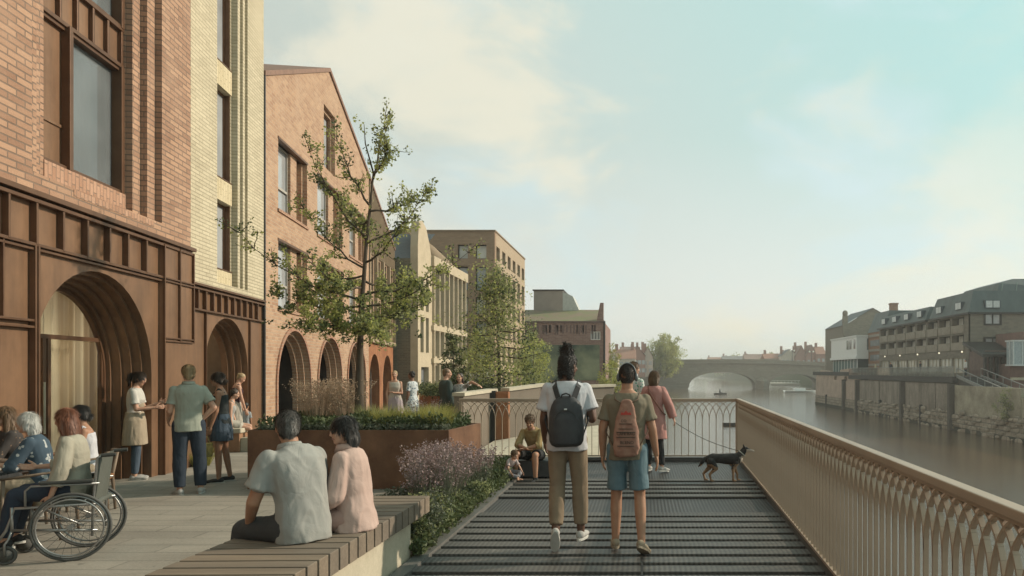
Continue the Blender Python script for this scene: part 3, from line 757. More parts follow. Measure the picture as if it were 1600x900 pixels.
# ---- old warehouse with green painted wall (F) ----
def house_f():
    Y0 = 64.6; x0, x1 = -16.0, (943-CX)/F*Y0
    t = thing('warehouse', 'old brick warehouse with a mossy roof, rooftop box and green painted lower wall', 'building', (x0, Y0, 0))
    Wd = x1-x0; ze = 6.1; zr = 7.35
    wx0, wx1 = (923-CX)/F*Y0-x0, (938-CX)/F*Y0-x0; wz = (EYE+(HY-531)*Y0/F, EYE+(HY-518)*Y0/F)
    mb = MB(); mb.plate(rect(0, Wd, 0, ze), [rect(wx0, wx1, *wz)], 0, .4)
    mb.box(Wd-.4, Wd-.001, .4, 14, 0, ze)
    mb.plate([(Wd-.6, ze), (Wd, ze), (Wd, zr+.35), (Wd-.3, zr+.35)], [], -.05, .4)
    mb.build('wall', oldbrick, t)
    m, nd, lk, b = newmat('mural_with_reflections')
    tcn = nd.new('ShaderNodeTexCoord')
    f = ntex(nd, lk, tcn.outputs['Object'], .28, 5, .55, .42, .62); g = ntex(nd, lk, tcn.outputs['Object'], 1.4, 5, .6, .35, .65)
    c = mixc(nd, lk, f, (.035, .06, .045), (.26, .27, .17)); c = mixc(nd, lk, .3, c, mixc(nd, lk, g, c, (.05, .08, .06)))  # green mottling has blurred tree reflections put into the colour
    lk.new(c, b.inputs['Base Color']); b.inputs['Roughness'].default_value = .7
    s = MB(); s.box(2, Wd-.35, -.06, 0, .9, 4.0); s.build('painted_wall_panel', m, t)
    s = MB()
    for k in range(60):
        x = random.uniform(2, Wd-.6); s.box(x, x+.12, -.02, 0, 5.2-random.random()*.3, 5.75)
    s.box(0, Wd, -.1, 0, ze-.16, ze); s.build('corbel', mat('corbel', (.17, .11, .10)), t)
    w = MB(); w.plate(rect(wx0, wx1, *wz), [rect(wx0+.06+k*(wx1-wx0-.06)/3, wx0+(k+1)*(wx1-wx0-.06)/3, wz[0]+.06, wz[1]-.06) for k in range(3)], .05, .12)
    ww = w.build('window', white, t); p = MB(); p.box(wx0, wx1, .1, .11, *wz); p.build('pane', winglass, ww)
    r = MB(); r.add([(0, -.1, ze), (Wd-.4, -.1, ze), (Wd-.4, 3.2, zr), (0, 3.2, zr), (0, 14, ze), (Wd-.4, 14, ze)], [(0, 1, 2, 3), (3, 2, 5, 4)])
    r.build('roof', mat('mossy_tiles', (.24, .17, .13), (.19, .19, .10), scale=.9, bmp=.5, bscale=8, rough=.95), t)
    a, b_ = (835-CX)/F*68+16, (880-CX)/F*68+16
    q = MB(); q.box(a, b_, 3, 8, 6.4, 9.1); q.build('rooftop_box', mat('render_grey', (.33, .27, .23), (.28, .23, .2), scale=1), t)
    q = MB(); q.box(a-.1, b_+.1, 2.9, 8.1, 9.1, 9.2); q.build('rooftop_cap', dark, t)
    q = MB(); q.add([(b_, 3, 9.0), (b_+.9, 3, 8.6), (b_+1.5, 3, 7.3), (b_, 3, 7.0), (b_, 6, 9.0), (b_+.9, 6, 8.6), (b_+1.5, 6, 7.3), (b_, 6, 7.0)], [(0, 3, 2, 1), (0, 1, 5, 4), (1, 2, 6, 5), (4, 5, 6, 7)])
    q.build('lean_to', mat('pale_sheet', (.5, .5, .46)), t)
    q = MB(); q.tube([(Wd+.08, -.08, .2), (Wd+.08, -.08, ze)], .09, 8); q.build('downpipe', dark, t)
house_f()

# ================= bridge =================
def bridge():
    Y = 240.; x0, x1 = -16., 60.
    t = thing('stone_bridge', 'old stone road bridge with broad low arches crossing the river', 'bridge', (0, Y, 0))
    def X(p): return (p-CX)/F*Y
    def ztop(x): return 5.6-((x-26)/44.)**2*1.8 if x > 26 else 5.6-((26-x)/50.)**2*1.1
    xs = [x0+(x1-x0)*i/40 for i in range(41)]
    arches = []
    for a, b, zc in ((1075, 1182, 1.5), (1200, 1283, .9)):
        l, r = X(a), X(b); n = 24
        arches.append([(l, -5.2), (r, -5.2)]+[((l+r)/2+(r-l)/2*math.cos(PI*i/n), -3.9+(zc+3.9)*math.sin(PI*i/n)**.8) for i in range(n+1)])
    bst = brick('bridge_stone', (.26, .215, .165), (.20, .165, .125), (.16, .13, .10), w=1.4, h=.55, ms=.03, var=(.28, .25, .2), bmp=.3)
    out = [(x0, -5.3), (x1, -5.3)]+[(x, ztop(x)-1.2) for x in xs[::-1]]
    mb = MB(); mb.plate(out, arches, 0, 9); mb.build('arched_wall', bst, t)
    s = MB()
    for i in range(40):
        a, b = xs[i], xs[i+1]
        s.bar((a, -.1, ztop(a)-1.1), (b, -.1, ztop(b)-1.1), .9, .28)
    s.build('string_course', mat('bridge_coping', (.28, .23, .18)), t)
    s = MB()
    for i in range(40):
        a, b = xs[i], xs[i+1]
        for y in (0, 8.8): s.add([(a, y, ztop(a)-1.0), (b, y, ztop(b)-1.0), (b, y, ztop(b)), (a, y, ztop(a)), (a, y+.4, ztop(a)-1.0), (b, y+.4, ztop(b)-1.0), (b, y+.4, ztop(b)), (a, y+.4, ztop(a))],
                                 [(0, 1, 2, 3), (3, 2, 6, 7), (5, 4, 7, 6)])
    s.build('parapet', bst, t)
    s = MB()
    for i in range(40):
        a, b = xs[i], xs[i+1]; s.add([(a, 0, ztop(a)-1.15), (b, 0, ztop(b)-1.15), (b, 9, ztop(b)-1.15), (a, 9, ztop(a)-1.15)], [(0, 1, 2, 3)])
    s.build('deck', mat('bridge_road', (.06, .06, .06)), t)
    for p in (1191,):
        q = MB(); cx_ = X(p); r = (X(1200)-X(1182))/2+.4
        q.add([(cx_-r, 0, -5.3), (cx_, -2.6, -5.3), (cx_+r, 0, -5.3), (cx_-r, 0, -1.2), (cx_, -2.6, -1.6), (cx_+r, 0, -1.2), (cx_, 0, -.2)], [(0, 1, 4, 3), (1, 2, 5, 4), (3, 4, 6), (4, 5, 6)])
        q.build('cutwater', bst, t)
    for a in arches:
        q = MB(); pts = a[2:]; ctr = sum(p[0] for p in pts)/len(pts)
        for i in range(len(pts)-1):
            p, r_ = pts[i], pts[i+1]
            q.bar((p[0], -.12, p[1]+.3), (r_[0], -.12, r_[1]+.3), .35, .75, up=(0, 0, 1) if abs(r_[0]-p[0]) > .2 else (1, 0, 0))
        q.build('arch_ring', mat('bridge_coping2', (.25, .205, .16)), t)
    for p in (1046, 1238, 1268):
        x = X(p); l = thing('street_lamp', 'slim lamp post on the bridge parapet %s' % {1046: 'beside the round tree', 1238: 'above the smaller arch', 1268: 'nearest the right bank'}[p], 'street lamp', (x, Y+.2, ztop(x)), group='lamps on the bridge')
        q = MB(); q.tube([(0, 0, 0), (0, 0, 3.4)], [.1, .06], 6); q.tube([(-.6, 0, 3.2), (0, 0, 3.4), (.6, 0, 3.2)], .05, 5); q.build('pole', dark, l)
        for sx in (-.6, .6):
            q = MB(); q.ell((sx, 0, 3.25), (.28, .28, .3)); q.build('lantern', mat('lantern_white', (.8, .78, .7)), l)
bridge()
# ================= right bank =================
XB = 31.0
def river_wall():
    t = thing('embankment_wall', 'weathered concrete and stone river wall below the terrace', 'wall', (XB, 55, 0), PI/2)
    # local x runs along the river, local y towards -X ... so the river side is +y; keep plates on y<0 by mirroring
    conc = mat('river_concrete', (.36, .305, .25), (.19, .16, .13), scale=.7, rough=.9, bmp=.3, bscale=8, fine=.35, stretch=(1, 1, .35))
    conl = mat('river_concrete_pale', (.42, .375, .285), (.26, .23, .175), scale=.6, rough=.9, bmp=.2, bscale=8, fine=.25)
    rubble = brick('rubble_stone', (.36, .30, .235), (.22, .185, .145), (.14, .12, .10), w=.9, h=.42, ms=.05, var=(.3, .26, .2), vf=.5)
    def blk(name, a, b, z0, z1, y0, y1, m): q = MB(); q.box(a, b, y0, y1, z0, z1); return q.build(name, m, t)
    blk('rubble_base', -18, 76, -5.2, -2.5, -.2, .35, rubble)
    rr_ = random.Random(8); q = MB()
    for _ in range(420):
        x = rr_.uniform(-18, 52); z = rr_.uniform(-4.2, -2.3 if x > 4 else -1.6); s_ = rr_.uniform(.25, .8); q.ell((x, .33+rr_.uniform(0, .08), z), (s_, .14, s_*.42), None, 8, 6)
    q.build('facing_stone', rubble, t)
    blk('tide_mark', -18.02, 76.02, -5.2, -3.75, -.2, .42, mat('weed_stone', (.05, .05, .035), rough=.8))
    # concrete panels 17..60
    x = 18.0; k = 0
    while x < 50:
        w = 4.6; blk('concrete_panel', x, x+w-.12, -2.5, .45, -.2, .2+.03*(k % 2), conc); x += w; k += 1
    blk('stone_panel', 5.0, 18.0-.1, -2.5, .3, -.2, .22, conl)
    blk('stone_panel', -18, 4.9, -2.5, -.5, -.2, .22, conl)
    for x in (18, 31.8, 50.1, 57):
        q = MB(); q.box(x-.25, x+.25, .2, .75, -4.6, .45); q.build('buttress', mat('dark_pier', (.12, .105, .09), rough=.9), t)
    # pink rendered wall with a broken top edge further on
    q = MB(); q.plate([(50.4, -2.5), (76, -2.5), (76, 1.5), (73, 1.5), (73, 1.9), (66, 1.7), (66, 1.2), (60, 1.1), (60, 1.9), (55, 2.1), (54, 1.6), (50.4, 1.5)], [rect(56, 57.6, .2, .9), rect(62, 63.4, .3, .9)], -.2, .25)
    q.build('rendered_panel', mat('pink_render', (.50, .385, .31), (.38, .29, .235), scale=.7, rough=.9, fine=.25), t)
    for x in (26, 40, 57, 68): 
        q = MB(); q.box(x, x+.4, .25, .5, -5, -1.6-random.random()); q.build('timber_fender', mat('black_timber', (.05, .045, .04)), t)
    return t
river_wall()
def terrace():
    t = thing('terrace', 'riverside terrace slab with steel railing in front of the hotel', 'terrace', (XB, 73, 0))
    q = MB(); q.box(-.35, 3.2, 0, 37, .55, 1.15); q.build('slab', mat('slab_dark', (.06, .055, .05), rough=.8), t)
    q = MB(); q.box(-.35, 30, 37, 60, 1.0, 1.6); q.build('slab', mat('slab_dark', (.06, .055, .05)), t)
    q = MB(); q.tube([(-.25, 0, 2.15), (-.25, 37, 2.15)], .035, 6)
    for z in (1.45, 1.75): q.tube([(-.25, 0, z), (-.25, 37, z)], .018, 4)
    for k in range(26): q.tube([(-.25, k*1.48, 1.15), (-.25, k*1.48, 2.15)], .03, 4)
    q.build('railing', mat('rail_grey', (.25, .25, .24)), t)
    q = MB(); q.box(-.28, -.26, 0, 37, 1.18, 2.1); q.build('railing_panel', glass('rail_glass', (.22, .22, .2), tr=.5), t)
terrace()
def stairs():
    t = thing('river_stairs', 'dark stairs dropping from the hotel terrace to the lower yard', 'stairs', (XB, 73, 0))
    q = MB()
    for k in range(12): q.box(.2, 2.4, -k*.75-.75, -k*.75, -.8, 1.1-k*.14)
    q.build('step', mat('stair_dark', (.07, .065, .06)), t)
    q = MB()
    for x in (.1, 2.5):
        q.bar((x, 0, 2.0), (x, -9, .3), .07, .07); q.bar((x, 0, 1.2), (x, -9, -.45), .1, .3)
        for k in range(7): q.bar((x, -k*1.5, 1.0-k*.28), (x, -k*1.5, 2.0-k*.28), .05, .05)
    q.build('handrail', mat('rail_grey', (.25, .25, .24)), t)
stairs()
copgreen = mat('green_mansard', (.085, .112, .112), (.06, .08, .082), scale=.8, rough=.6, bmp=0, stretch=(1, 1, .3))
def hotel():
    X0, Ya, Yb = 34.0, 76.5, 106.
    t = thing('hotel', 'long brown brick riverside hotel with recessed balconies and a green mansard roof', 'building', (X0, Ya, 0), 0)
    Ln = Yb-Ya
    ztop = 7.75
    # river face as a plate in (u=Y, z), facing -X : rotate by +90deg about z turns local x->Y, local y->-X ; front must be y>0 side
    def face(mbq, name, m, par=None, off=0.0):
        o = mbq.build(name, m, par or t); o.rotation_euler = (0, 0, PI/2); o.location = (off, 0, 0); return o
    n = 8; w = (Ln-1.6)/n
    holes = []
    for k in range(n):
        for z0, z1 in ((4.5, 5.6), (6.35, 7.5)): holes.append(rect(1.2+w*k+.35, 1.2+w*(k+1)-.15, z0, z1))
    gl = [rect(1.0+w*k+.15, 1.0+w*(k+1)-.15, 1.5, 3.1) for k in range(n)]
    mb = MB(); mb.plate(rect(0, Ln, -1, ztop), holes+gl, 0.0, -.9)
    o = face(mb, 'river_wall', hotelbrick)
    b = MB()
    for h in holes: b.box(h[0][0]-.15, h[1][0]+.1, .02, .1, h[0][1]-.55, h[0][1]+.3)
    face(b, 'balcony_front', mat('balcony_concrete', (.27, .235, .185), scale=1))
    for h in holes:
        um = (h[0][0]+h[1][0])/2
        f = MB(); f.plate(rect(h[0][0], h[1][0], h[0][1], h[2][1]), [rect(um+.1, h[1][0]-.2, h[0][1]+.1, h[2][1]-.08), rect(h[0][0]+1.0, um-.02, h[0][1]+.1, h[2][1]-.08)], -.62, -.7)
        wv = face(f, 'balcony_window', dark); g = MB(); g.box(h[0][0]+1.0, h[1][0]-.2, -.67, -.68, h[0][1], h[2][1]); o2 = g.build('pane', wincurt, wv)
    for h in gl:
        f = MB(); f.plate(h, [rect(h[0][0]+.1+k*(h[1][0]-h[0][0]-.1)/3, h[0][0]+(k+1)*(h[1][0]-h[0][0]-.1)/3, 1.58, 3.02) for k in range(3)], -.1, -.2)
        wv = face(f, 'terrace_window', stone); g = MB(); g.box(h[0][0], h[1][0], -.16, -.17, 1.5, 3.1); g.build('pane', wincurt, wv)
    # end wall towards the photographer
    Xw = 26; hw = [rect(1.5, 3.1, z0, z0+1.05) for z0 in (4.1, 6.6)]+[rect(8.5, 10, z0, z0+1.05) for z0 in (4.1, 6.4)]
    mb = MB(); mb.plate(rect(0.0, Xw, -1, ztop), hw, -.001, .4); mb.build('end_wall', hotelbrick, t)
    for h in hw:
        f = MB(); m_ = (h[0][0]+h[1][0])/2
        f.plate(rect(h[0][0]-.12, h[1][0]+.12, h[0][1]-.12, h[2][1]+.12), [rect(h[0][0]+.05, m_-.04, h[0][1]+.04, h[2][1]-.06), rect(m_+.04, h[1][0]-.05, h[0][1]+.04, h[2][1]-.06)], -.12, .1)
        wv = f.build('window', dark, t); g = MB(); g.box(h[0][0], h[1][0], .02, .04, h[0][1], h[2][1]); g.build('pane', winpale, wv)
    # mansards : nearer one taller
    def mansard(y0, y1, zt, nwin, first=False):
        q = MB(); x0, x1 = -.25, Xw; s = .9
        q.add([(x0, y0-.15 if first else y0, ztop), (x1, y0-.15 if first else y0, ztop), (x1, y1, ztop), (x0, y1, ztop),
               (x0+s, y0+s*.8, zt), (x1, y0+s*.8, zt), (x1, y1-.3, zt), (x0+s, y1-.3, zt)], [(0, 1, 5, 4), (1, 2, 6, 5), (2, 3, 7, 6), (3, 0, 4, 7), (4, 5, 6, 7), (3, 2, 1, 0)])
        r = q.build('mansard_roof', copgreen, t)
        q = MB(); q.box(x0-.05, x1, y0-.2, y0-.1, ztop-.12, ztop+.08); q.box(x0-.1, x0+.02, y0-.2, y1, ztop-.12, ztop+.08); q.build('gutter', dark, r)
        W_ = (y1-y0)/nwin
        for k in range(nwin):
            yc = y0+W_*(k+.5)
            f = MB(); f.box(-.15, .6, yc-.75, yc+.75, ztop+.55, ztop+1.35); d = f.build('dormer', mat('dormer_blue', (.07, .09, .11)), r)
            g = MB(); g.box(-.17, -.152, yc-.68, yc-.04, ztop+.6, ztop+1.28); g.box(-.17, -.152, yc+.04, yc+.68, ztop+.6, ztop+1.28); g.build('window', mat('dormer_white', (.55, .58, .58), rough=.3, bmp=0), d)
        if first:
            for xc in (2.3, 9.5):
                f = MB(); f.box(xc-.8, xc+.8, y0-.1, y0+.7, ztop+.5, ztop+1.35); d = f.build('dormer', mat('dormer_blue', (.07, .09, .11)), r)
                g = MB(); g.box(xc-.7, xc-.05, y0-.12, y0-.102, ztop+.57, ztop+1.27); g.box(xc+.05, xc+.7, y0-.12, y0-.102, ztop+.57, ztop+1.27); g.build('window', mat('dormer_white', (.55, .58, .58), rough=.3, bmp=0), d)
    mansard(0, 10.5, 10.15, 2, True); mansard(11.6, Ln, 9.5, 4)
    q = MB(); q.add([(5.6, 6, 9.7), (30, 6, 9.7), (30, 18, 9.7), (5.6, 18, 9.7), (6.4, 7.0, 11.7), (8.2, 7.6, 12.25), (30, 7.6, 12.25), (30, 16, 12.25), (8.2, 16, 12.25), (6.4, 16, 11.7)],
                     [(0, 1, 6, 5, 4), (0, 4, 9, 3), (4, 5, 8, 9), (5, 6, 7, 8), (3, 9, 8, 7, 2)]); tr = q.build('upper_roof', copgreen, t)
    q = MB()
    for k in range(14): q.bar((6+k*1.7, 5.95, 9.75), (6.8+k*1.7*.95, 7.0, 11.75), .08, .08)
    q.build('roof_rib', mat('rib_green', (.15, .2, .18)), tr)
    for k in (1.2, 7.2, 13.8, 20, 26):
        q = MB(); q.ell((-.35, k, 3.75), (.09, .09, .09)); q.build('wall_light', mat('wall_lamp', (1, .9, .75), emit=(1, .85, .6, 1.1)), t)
hotel()
def white_house():
    Ya, Yb, X0 = 114.5, 130., 33.2
    t = thing('restaurant_building', 'white clad riverside building with glazed ground floor', 'building', (X0, Ya, 0))
    Ln = Yb-Ya
    q = MB(); q.box(0, 14, 0, Ln, 4.0, 7.1); q.box(-.15, 14, -.1, Ln+.1, 7.1, 7.3); q.box(-.2, 14, -.1, Ln+.1, 3.6, 4.0); q.build('upper_storey', white, t)
    q = MB(); q.box(.3, 14, .3, Ln-.3, -1, 3.6); q.build('ground_storey', mat('dark_shopfront', (.07, .08, .08), rough=.3, bmp=0), t)
    for k in range(3): q = MB(); q.box(-.03, 0, 1.2+k*1.6, 2.4+k*1.6, 5.2, 6.7) if k else q.box(-.03, 0, .7, 1.6, 5.2, 6.7); q.build('window', winglass, t)
    for k in range(2): q = MB(); q.box(1.6+k*1.9, 3+k*1.9, -.04, -.01, 5.0, 6.8); q.build('window', winglass, t)
    q = MB()
    for k in range(9): q.box(.2, .3, .4+k*1.8, .55+k*1.8, 1.4, 3.6)
    q.build('mullion', white, t)
    q = MB(); q.box(.22, .27, .5, Ln-.5, 1.5, 3.4); q.build('pane', mat('teal_glass', (.10, .17, .18), rough=.1, bmp=0), t)
white_house()
def link_house():
    t = thing('link_building', 'narrow orange brick building with a green roof between hotel and white restaurant', 'building', (35, 107, 0))
    q = MB(); q.box(0, 12, 0, 7.4, -1, 7.6); q.build('wall', orangebrick, t)
    q = MB()
    for z in (2.5, 4.7, 6.9): q.box(-.1, 0, .2, 7.2, z, z+.35)
    q.build('band', mat('band_grey', (.3, .27, .23)), t)
    for z in (3.0, 5.2): q = MB(); q.box(-.02, .0, 1, 6.4, z+.3, z+1.2); q.build('window', winglass, t)
    q = MB(); q.add([(-.1, -.1, 7.6), (12, -.1, 7.6), (12, 7.5, 7.6), (-.1, 7.5, 7.6), (1, .6, 10.6), (12, .6, 10.6), (12, 7, 10.6), (1, 7, 10.6)], [(0, 1, 5, 4), (1, 2, 6, 5), (2, 3, 7, 6), (3, 0, 4, 7), (4, 5, 6, 7)])
    q.build('roof', copgreen, t)
link_house()
def gable_house():
    t = thing('brick_house', 'older brown gabled house with tall chimney above the white restaurant', 'building', (36, 131.5, 0))
    q = MB(); q.plate([(0, -1), (10, -1), (10, 10.2), (5, 12.9), (0.2, 10.0)], [], 0, .4); q.box(0, .4, .4, 14, -1, 10); q.build('wall', hotelbrick, t)
    q = MB(); q.add([(-.2, -.2, 9.9), (5, -.2, 13), (5, 14, 13), (-.2, 14, 9.9), (10.2, -.2, 10.1), (10.2, 14, 10.1)], [(0, 1, 2, 3), (1, 4, 5, 2)]); r = q.build('roof', slate, t)
    q = MB(); q.box(8.5, 9.7, .5, 1.7, 9, 13.7); q.box(8.4, 9.8, .4, 1.8, 13.7, 13.95); q.build('chimney', orangebrick, r)
    q = MB(); q.box(-.3, .5, -.3, .5, 8, 11.6); q.ell((.1, .1, 12), (.5, .5, .6)); q.build('finial', hotelbrick, r)
    t2 = thing('brick_house', 'lower brown brick house adjoining the gabled house by the hotel', 'building', (46.3, 128, 0))
    q = MB(); q.box(0, 8, 0, 10, -1, 9.6); q.build('wall', orangebrick, t2); q = MB(); q.add([(-.2, -.2, 9.5), (8.2, -.2, 9.5), (8.2, 5, 11.4), (-.2, 5, 11.4), (8.2, 10.2, 9.5), (-.2, 10.2, 9.5)], [(0, 1, 2, 3), (3, 2, 4, 5)]); q.build('roof', slate, t2)
gable_house()
def shed():
    Y0 = 72.4
    t = thing('canopy_building', 'dark canopied brick outbuilding with a glazed sloping verge beside the hotel stairs', 'building', (33.5, Y0, .45))
    q = MB(); q.box(.3, 9, .3, 3.9, -.8, 3.3); q.build('wall', mat('shed_brick', (.16, .11, .09), (.12, .08, .07), scale=2), t)
    q = MB(); q.add([(-.4, -.6, 2.9), (9, -.6, 2.9), (9, 3.9, 4.3), (-.4, 3.9, 4.3), (-.4, -.6, 2.6), (9, -.6, 2.6), (9, 3.9, 4.0), (-.4, 3.9, 4.0)], [(0, 1, 2, 3), (7, 6, 5, 4), (0, 4, 5, 1), (0, 3, 7, 4), (1, 5, 6, 2)]); q.build('canopy', dark, t)
    q = MB()
    for k in range(6): x = 3.0+k*1.0; q.add([(x, -.5, 2.98), (x+.5, -.5, 2.98), (x+1.2, 1.2, 3.62), (x+.7, 1.2, 3.62)], [(0, 1, 2, 3)])
    q.build('rooflight', mat('rooflight_grey', (.5, .5, .48), rough=.3, bmp=0), t)
    q = MB()
    for k in range(16): x = .0+k*.58; q.box(x, x+.2, -.2, .1, -.8 if k > 5 else .6, 2.8)
    q.build('louvre', dark, t)
    t = thing('bay_window_building', 'red brick building with a projecting pale blue glazed bay at the right edge', 'building', (36.2, 70.2, .3))
    q = MB(); q.box(-1.1, 8, 0, 6, -.8, 2.1); q.box(.3, 8, .4, 6, 2.1, 5.2); q.build('wall', mat('brick_plain_red', (.20, .12, .10), (.15, .09, .075), scale=2), t)
    q = MB(); q.box(-1.4, 5, -1.0, .3, 2.0, 4.2); b = q.build('bay', mat('bay_glass', (.30, .36, .38), (.22, .27, .29), rough=.15, bmp=0), t)
    q = MB()
    for z in (1.9, 4.2): q.box(-1.5, 5.1, -1.1, .4, z, z+.14)
    for x in (-1.44, -.6, .5, 1.6, 2.7): q.box(x, x+.09, -1.06, -1.0, 2.0, 4.2)
    q.box(-1.46, -1.4, -.4, -.3, 2, 4.2); q.build('bay_frame', mat('bay_white', (.55, .58, .58)), b)
    q = MB(); q.box(-1.3, 5, -.5, -.2, .55, .8); q.build('ledge', stone, t)
shed()
def stone_yard():
    t = thing('yard_wall', 'low rubble wall along the yard edge above the river at the right', 'wall', (XB+.4, 45, 0))
    q = MB(); q.box(0, .45, -4, 18.5, -.7, -.15); q.build('coursing', mat('rubble_low', (.24, .2, .16), (.13, .11, .09), scale=2, bmp=.5), t)
stone_yard()

# ================= distant town =================
roofc = [mat('roof_terracotta', (.34, .18, .13), rough=.9, bmp=0), mat('roof_grey', (.20, .19, .19), rough=.9, bmp=0), mat('roof_brownred', (.27, .17, .14), rough=.9, bmp=0)]
wallc = [mat('far_brick', (.36, .20, .16), rough=.9, bmp=0), mat('far_cream', (.55, .48, .40), rough=.9, bmp=0), mat('far_buff', (.40, .33, .27), rough=.9, bmp=0)]
def far_house(x, y, w, d, he, hr, base, wm, rm, gable_front, label, grp, chim=1, wins=3):
    t = thing('town_house', label, 'house', (x, y, base), group=grp)
    q = MB()
    if gable_front:
        q.plate([(-w/2, 0), (w/2, 0), (w/2, he), (0, he+hr), (-w/2, he)], [], 0, .4); q.box(-w/2, w/2, .4, d, 0, he)
    else:
        q.box(-w/2, w/2, 0, d, 0, he)
    q.build('wall', wm, t)
    r = MB()
    if gable_front: r.add([(-w/2-.2, -.3, he-.1), (0, -.3, he+hr+.15), (0, d, he+hr+.15), (-w/2-.2, d, he-.1), (w/2+.2, -.3, he-.1), (w/2+.2, d, he-.1)], [(0, 1, 2, 3), (1, 4, 5, 2)])
    else: r.add([(-w/2-.2, -.3, he-.1), (w/2+.2, -.3, he-.1), (w/2+.2, d/2, he+hr), (-w/2-.2, d/2, he+hr), (w/2+.2, d+.3, he-.1), (-w/2-.2, d+.3, he-.1)], [(0, 1, 2, 3), (3, 2, 4, 5), (0, 3, 5), (1, 4, 2)])
    ro = r.build('roof', rm, t)
    for k in range(chim):
        c = MB(); cx_ = -w/2+.8+k*(w-1.6); c.box(cx_-.4, cx_+.4, d/2-.5, d/2+.5, he+hr*.3, he+hr+1.4); c.build('chimney', wallc[0], ro)
    f = MB()
    for k in range(wins):
        for z in (he*.3, he*.68):
            xx = -w/2+w*(k+.5)/wins; f.box(xx-.45, xx+.45, -.03, .0, z-.5, z+.7)
    if wins: f.build('window', winpale, t)
H = [# px x centre, depth, base z, width px, eave y, ridge y
 (1212, 285, 34, 560, 552, 2, 0, False, 'pale house with a grey roof above the smaller bridge arch'),
 (1234, 280, 26, 556, 546, 1, 1, True, 'cream gabled house just right of the far rooftop trees'),
 (1252, 278, 18, 557, 540, 0, 2, True, 'red brick gabled house left of the steepest far gable'),
 (1268, 276, 17, 556, 539, 0, 2, True, 'red brick gabled house with the steepest far gable'),
 (1283, 274, 14, 553, 541, 0, 0, False, 'red brick house beside the white restaurant roofline'),
 (1150, 420, 40, 562, 556, 2, 1, False, 'low buff terrace house far beyond the main bridge arch'),
 (1182, 400, 36, 561, 553, 2, 2, False, 'long low brown roofed house far beyond the bridge pier'),
 (1122, 520, 30, 563, 558, 0, 0, False, 'tiny red roofed house furthest beyond the bridge'),
 (954, 150, 22, 560, 548, 1, 1, True, 'pale gabled house immediately right of the old warehouse'),
 (975, 190, 34, 560, 545, 1, 0, False, 'pale house with a terracotta roof on the left bank'),
 (996, 215, 24, 556, 541, 0, 2, True, 'terracotta gabled house left of the round tree'),
 (1012, 225, 16, 558, 543, 1, 0, True, 'narrow white gabled house beside the round tree'),
 (984, 240, 30, 549, 541, 0, 2, False, 'brick house with a long brown roof behind the left bank gables'),
]
for x, Y, wp, ye, yr, wi, ri, gf, lab in H:
    s_ = Y/F; base = 0.6 if x > 1100 else (.0 if Y < 262 else 1)
    he = EYE+(HY-ye)*s_-base; hr = (ye-yr)*s_
    far_house((x-CX)*s_, Y, wp*s_*1.02, 9, he, hr, base, wallc[wi], roofc[ri], gf, lab, 'houses across the river town', 1 if wp < 24 else 2, 2 if wp < 24 else 4)

# riverside landing seen through the smaller arch
lb = thing('river_landing', 'pale riverside landing with white railing seen through the smaller bridge arch', 'landing', (50, 300, 0))
q = MB(); q.box(2, 14, 0, 20, -5, -3.2); q.build('quay', mat('landing_stone', (.45, .42, .36)), lb)
q = MB(); q.tube([(2, .1, -2.2), (14, .1, -2.2)], .07, 5)
for k in range(9): q.tube([(2+k*1.42, .1, -3.2), (2+k*1.42, .1, -2.2)], .06, 4)
q.build('railing', white, lb)

# boats
def boat(x, Y, ln, name, label, col, rz=0, cabin=False, crew=False):
    t = thing(name, label, 'boat', ((x-CX)/F*Y, Y, WATER_Z), rz)
    q = MB(); rings = []
    for k in range(9):
        f = k/8; hw = ln*.17*math.sin(PI*min(1, .28+f*.72))**.7 if f < 1 else .02
        xx = -ln/2+ln*f; sh = .12*ln*.3*(abs(f-.45)**2)*2
        rings.append([V((xx, y, z)) for y, z in ((-hw, .32+sh), (-hw*.8, .05), (0, -.1), (hw*.8, .05), (hw, .32+sh), (hw*.85, .30+sh), (0, .12), (-hw*.85, .30+sh))])
    q.loft(rings); q.build('hull', col, t, smooth=False)
    if cabin: q = MB(); q.box(-ln*.2, ln*.15, -ln*.1, ln*.1, .3, 1.1); q.build('cabin', white, t)
    q = MB(); q.box(-ln*.1, ln*.0, -ln*.13, ln*.13, .22, .27); q.box(ln*.15, ln*.22, -ln*.1, ln*.1, .24, .29); q.build('thwart', stone, t)
    if crew:
        q = MB(); q.ell((-.2, 0, .75), (.2, .28, .42)); q.ell((-.2, 0, 1.3), (.13, .12, .16)); q.box(-.1, .5, -.2, .2, .3, .5); q.build('rower', mat('rower_dark', (.05, .05, .06)), t, smooth=True)
boat(1126, 185, 3.4, 'rowing_boat', 'small dark rowing boat under the large bridge arch', mat('boat_dark', (.05, .045, .04)), .3, crew=True)
boat(1143, 78, 1.9, 'dinghy', 'small dark dinghy seen through the far railing near its corner', mat('boat_dark', (.05, .045, .04)), .1)
boat(1250, 205, 9, 'river_boat', 'long white river boat moored before the smaller bridge arch', white, .1, cabin=True)
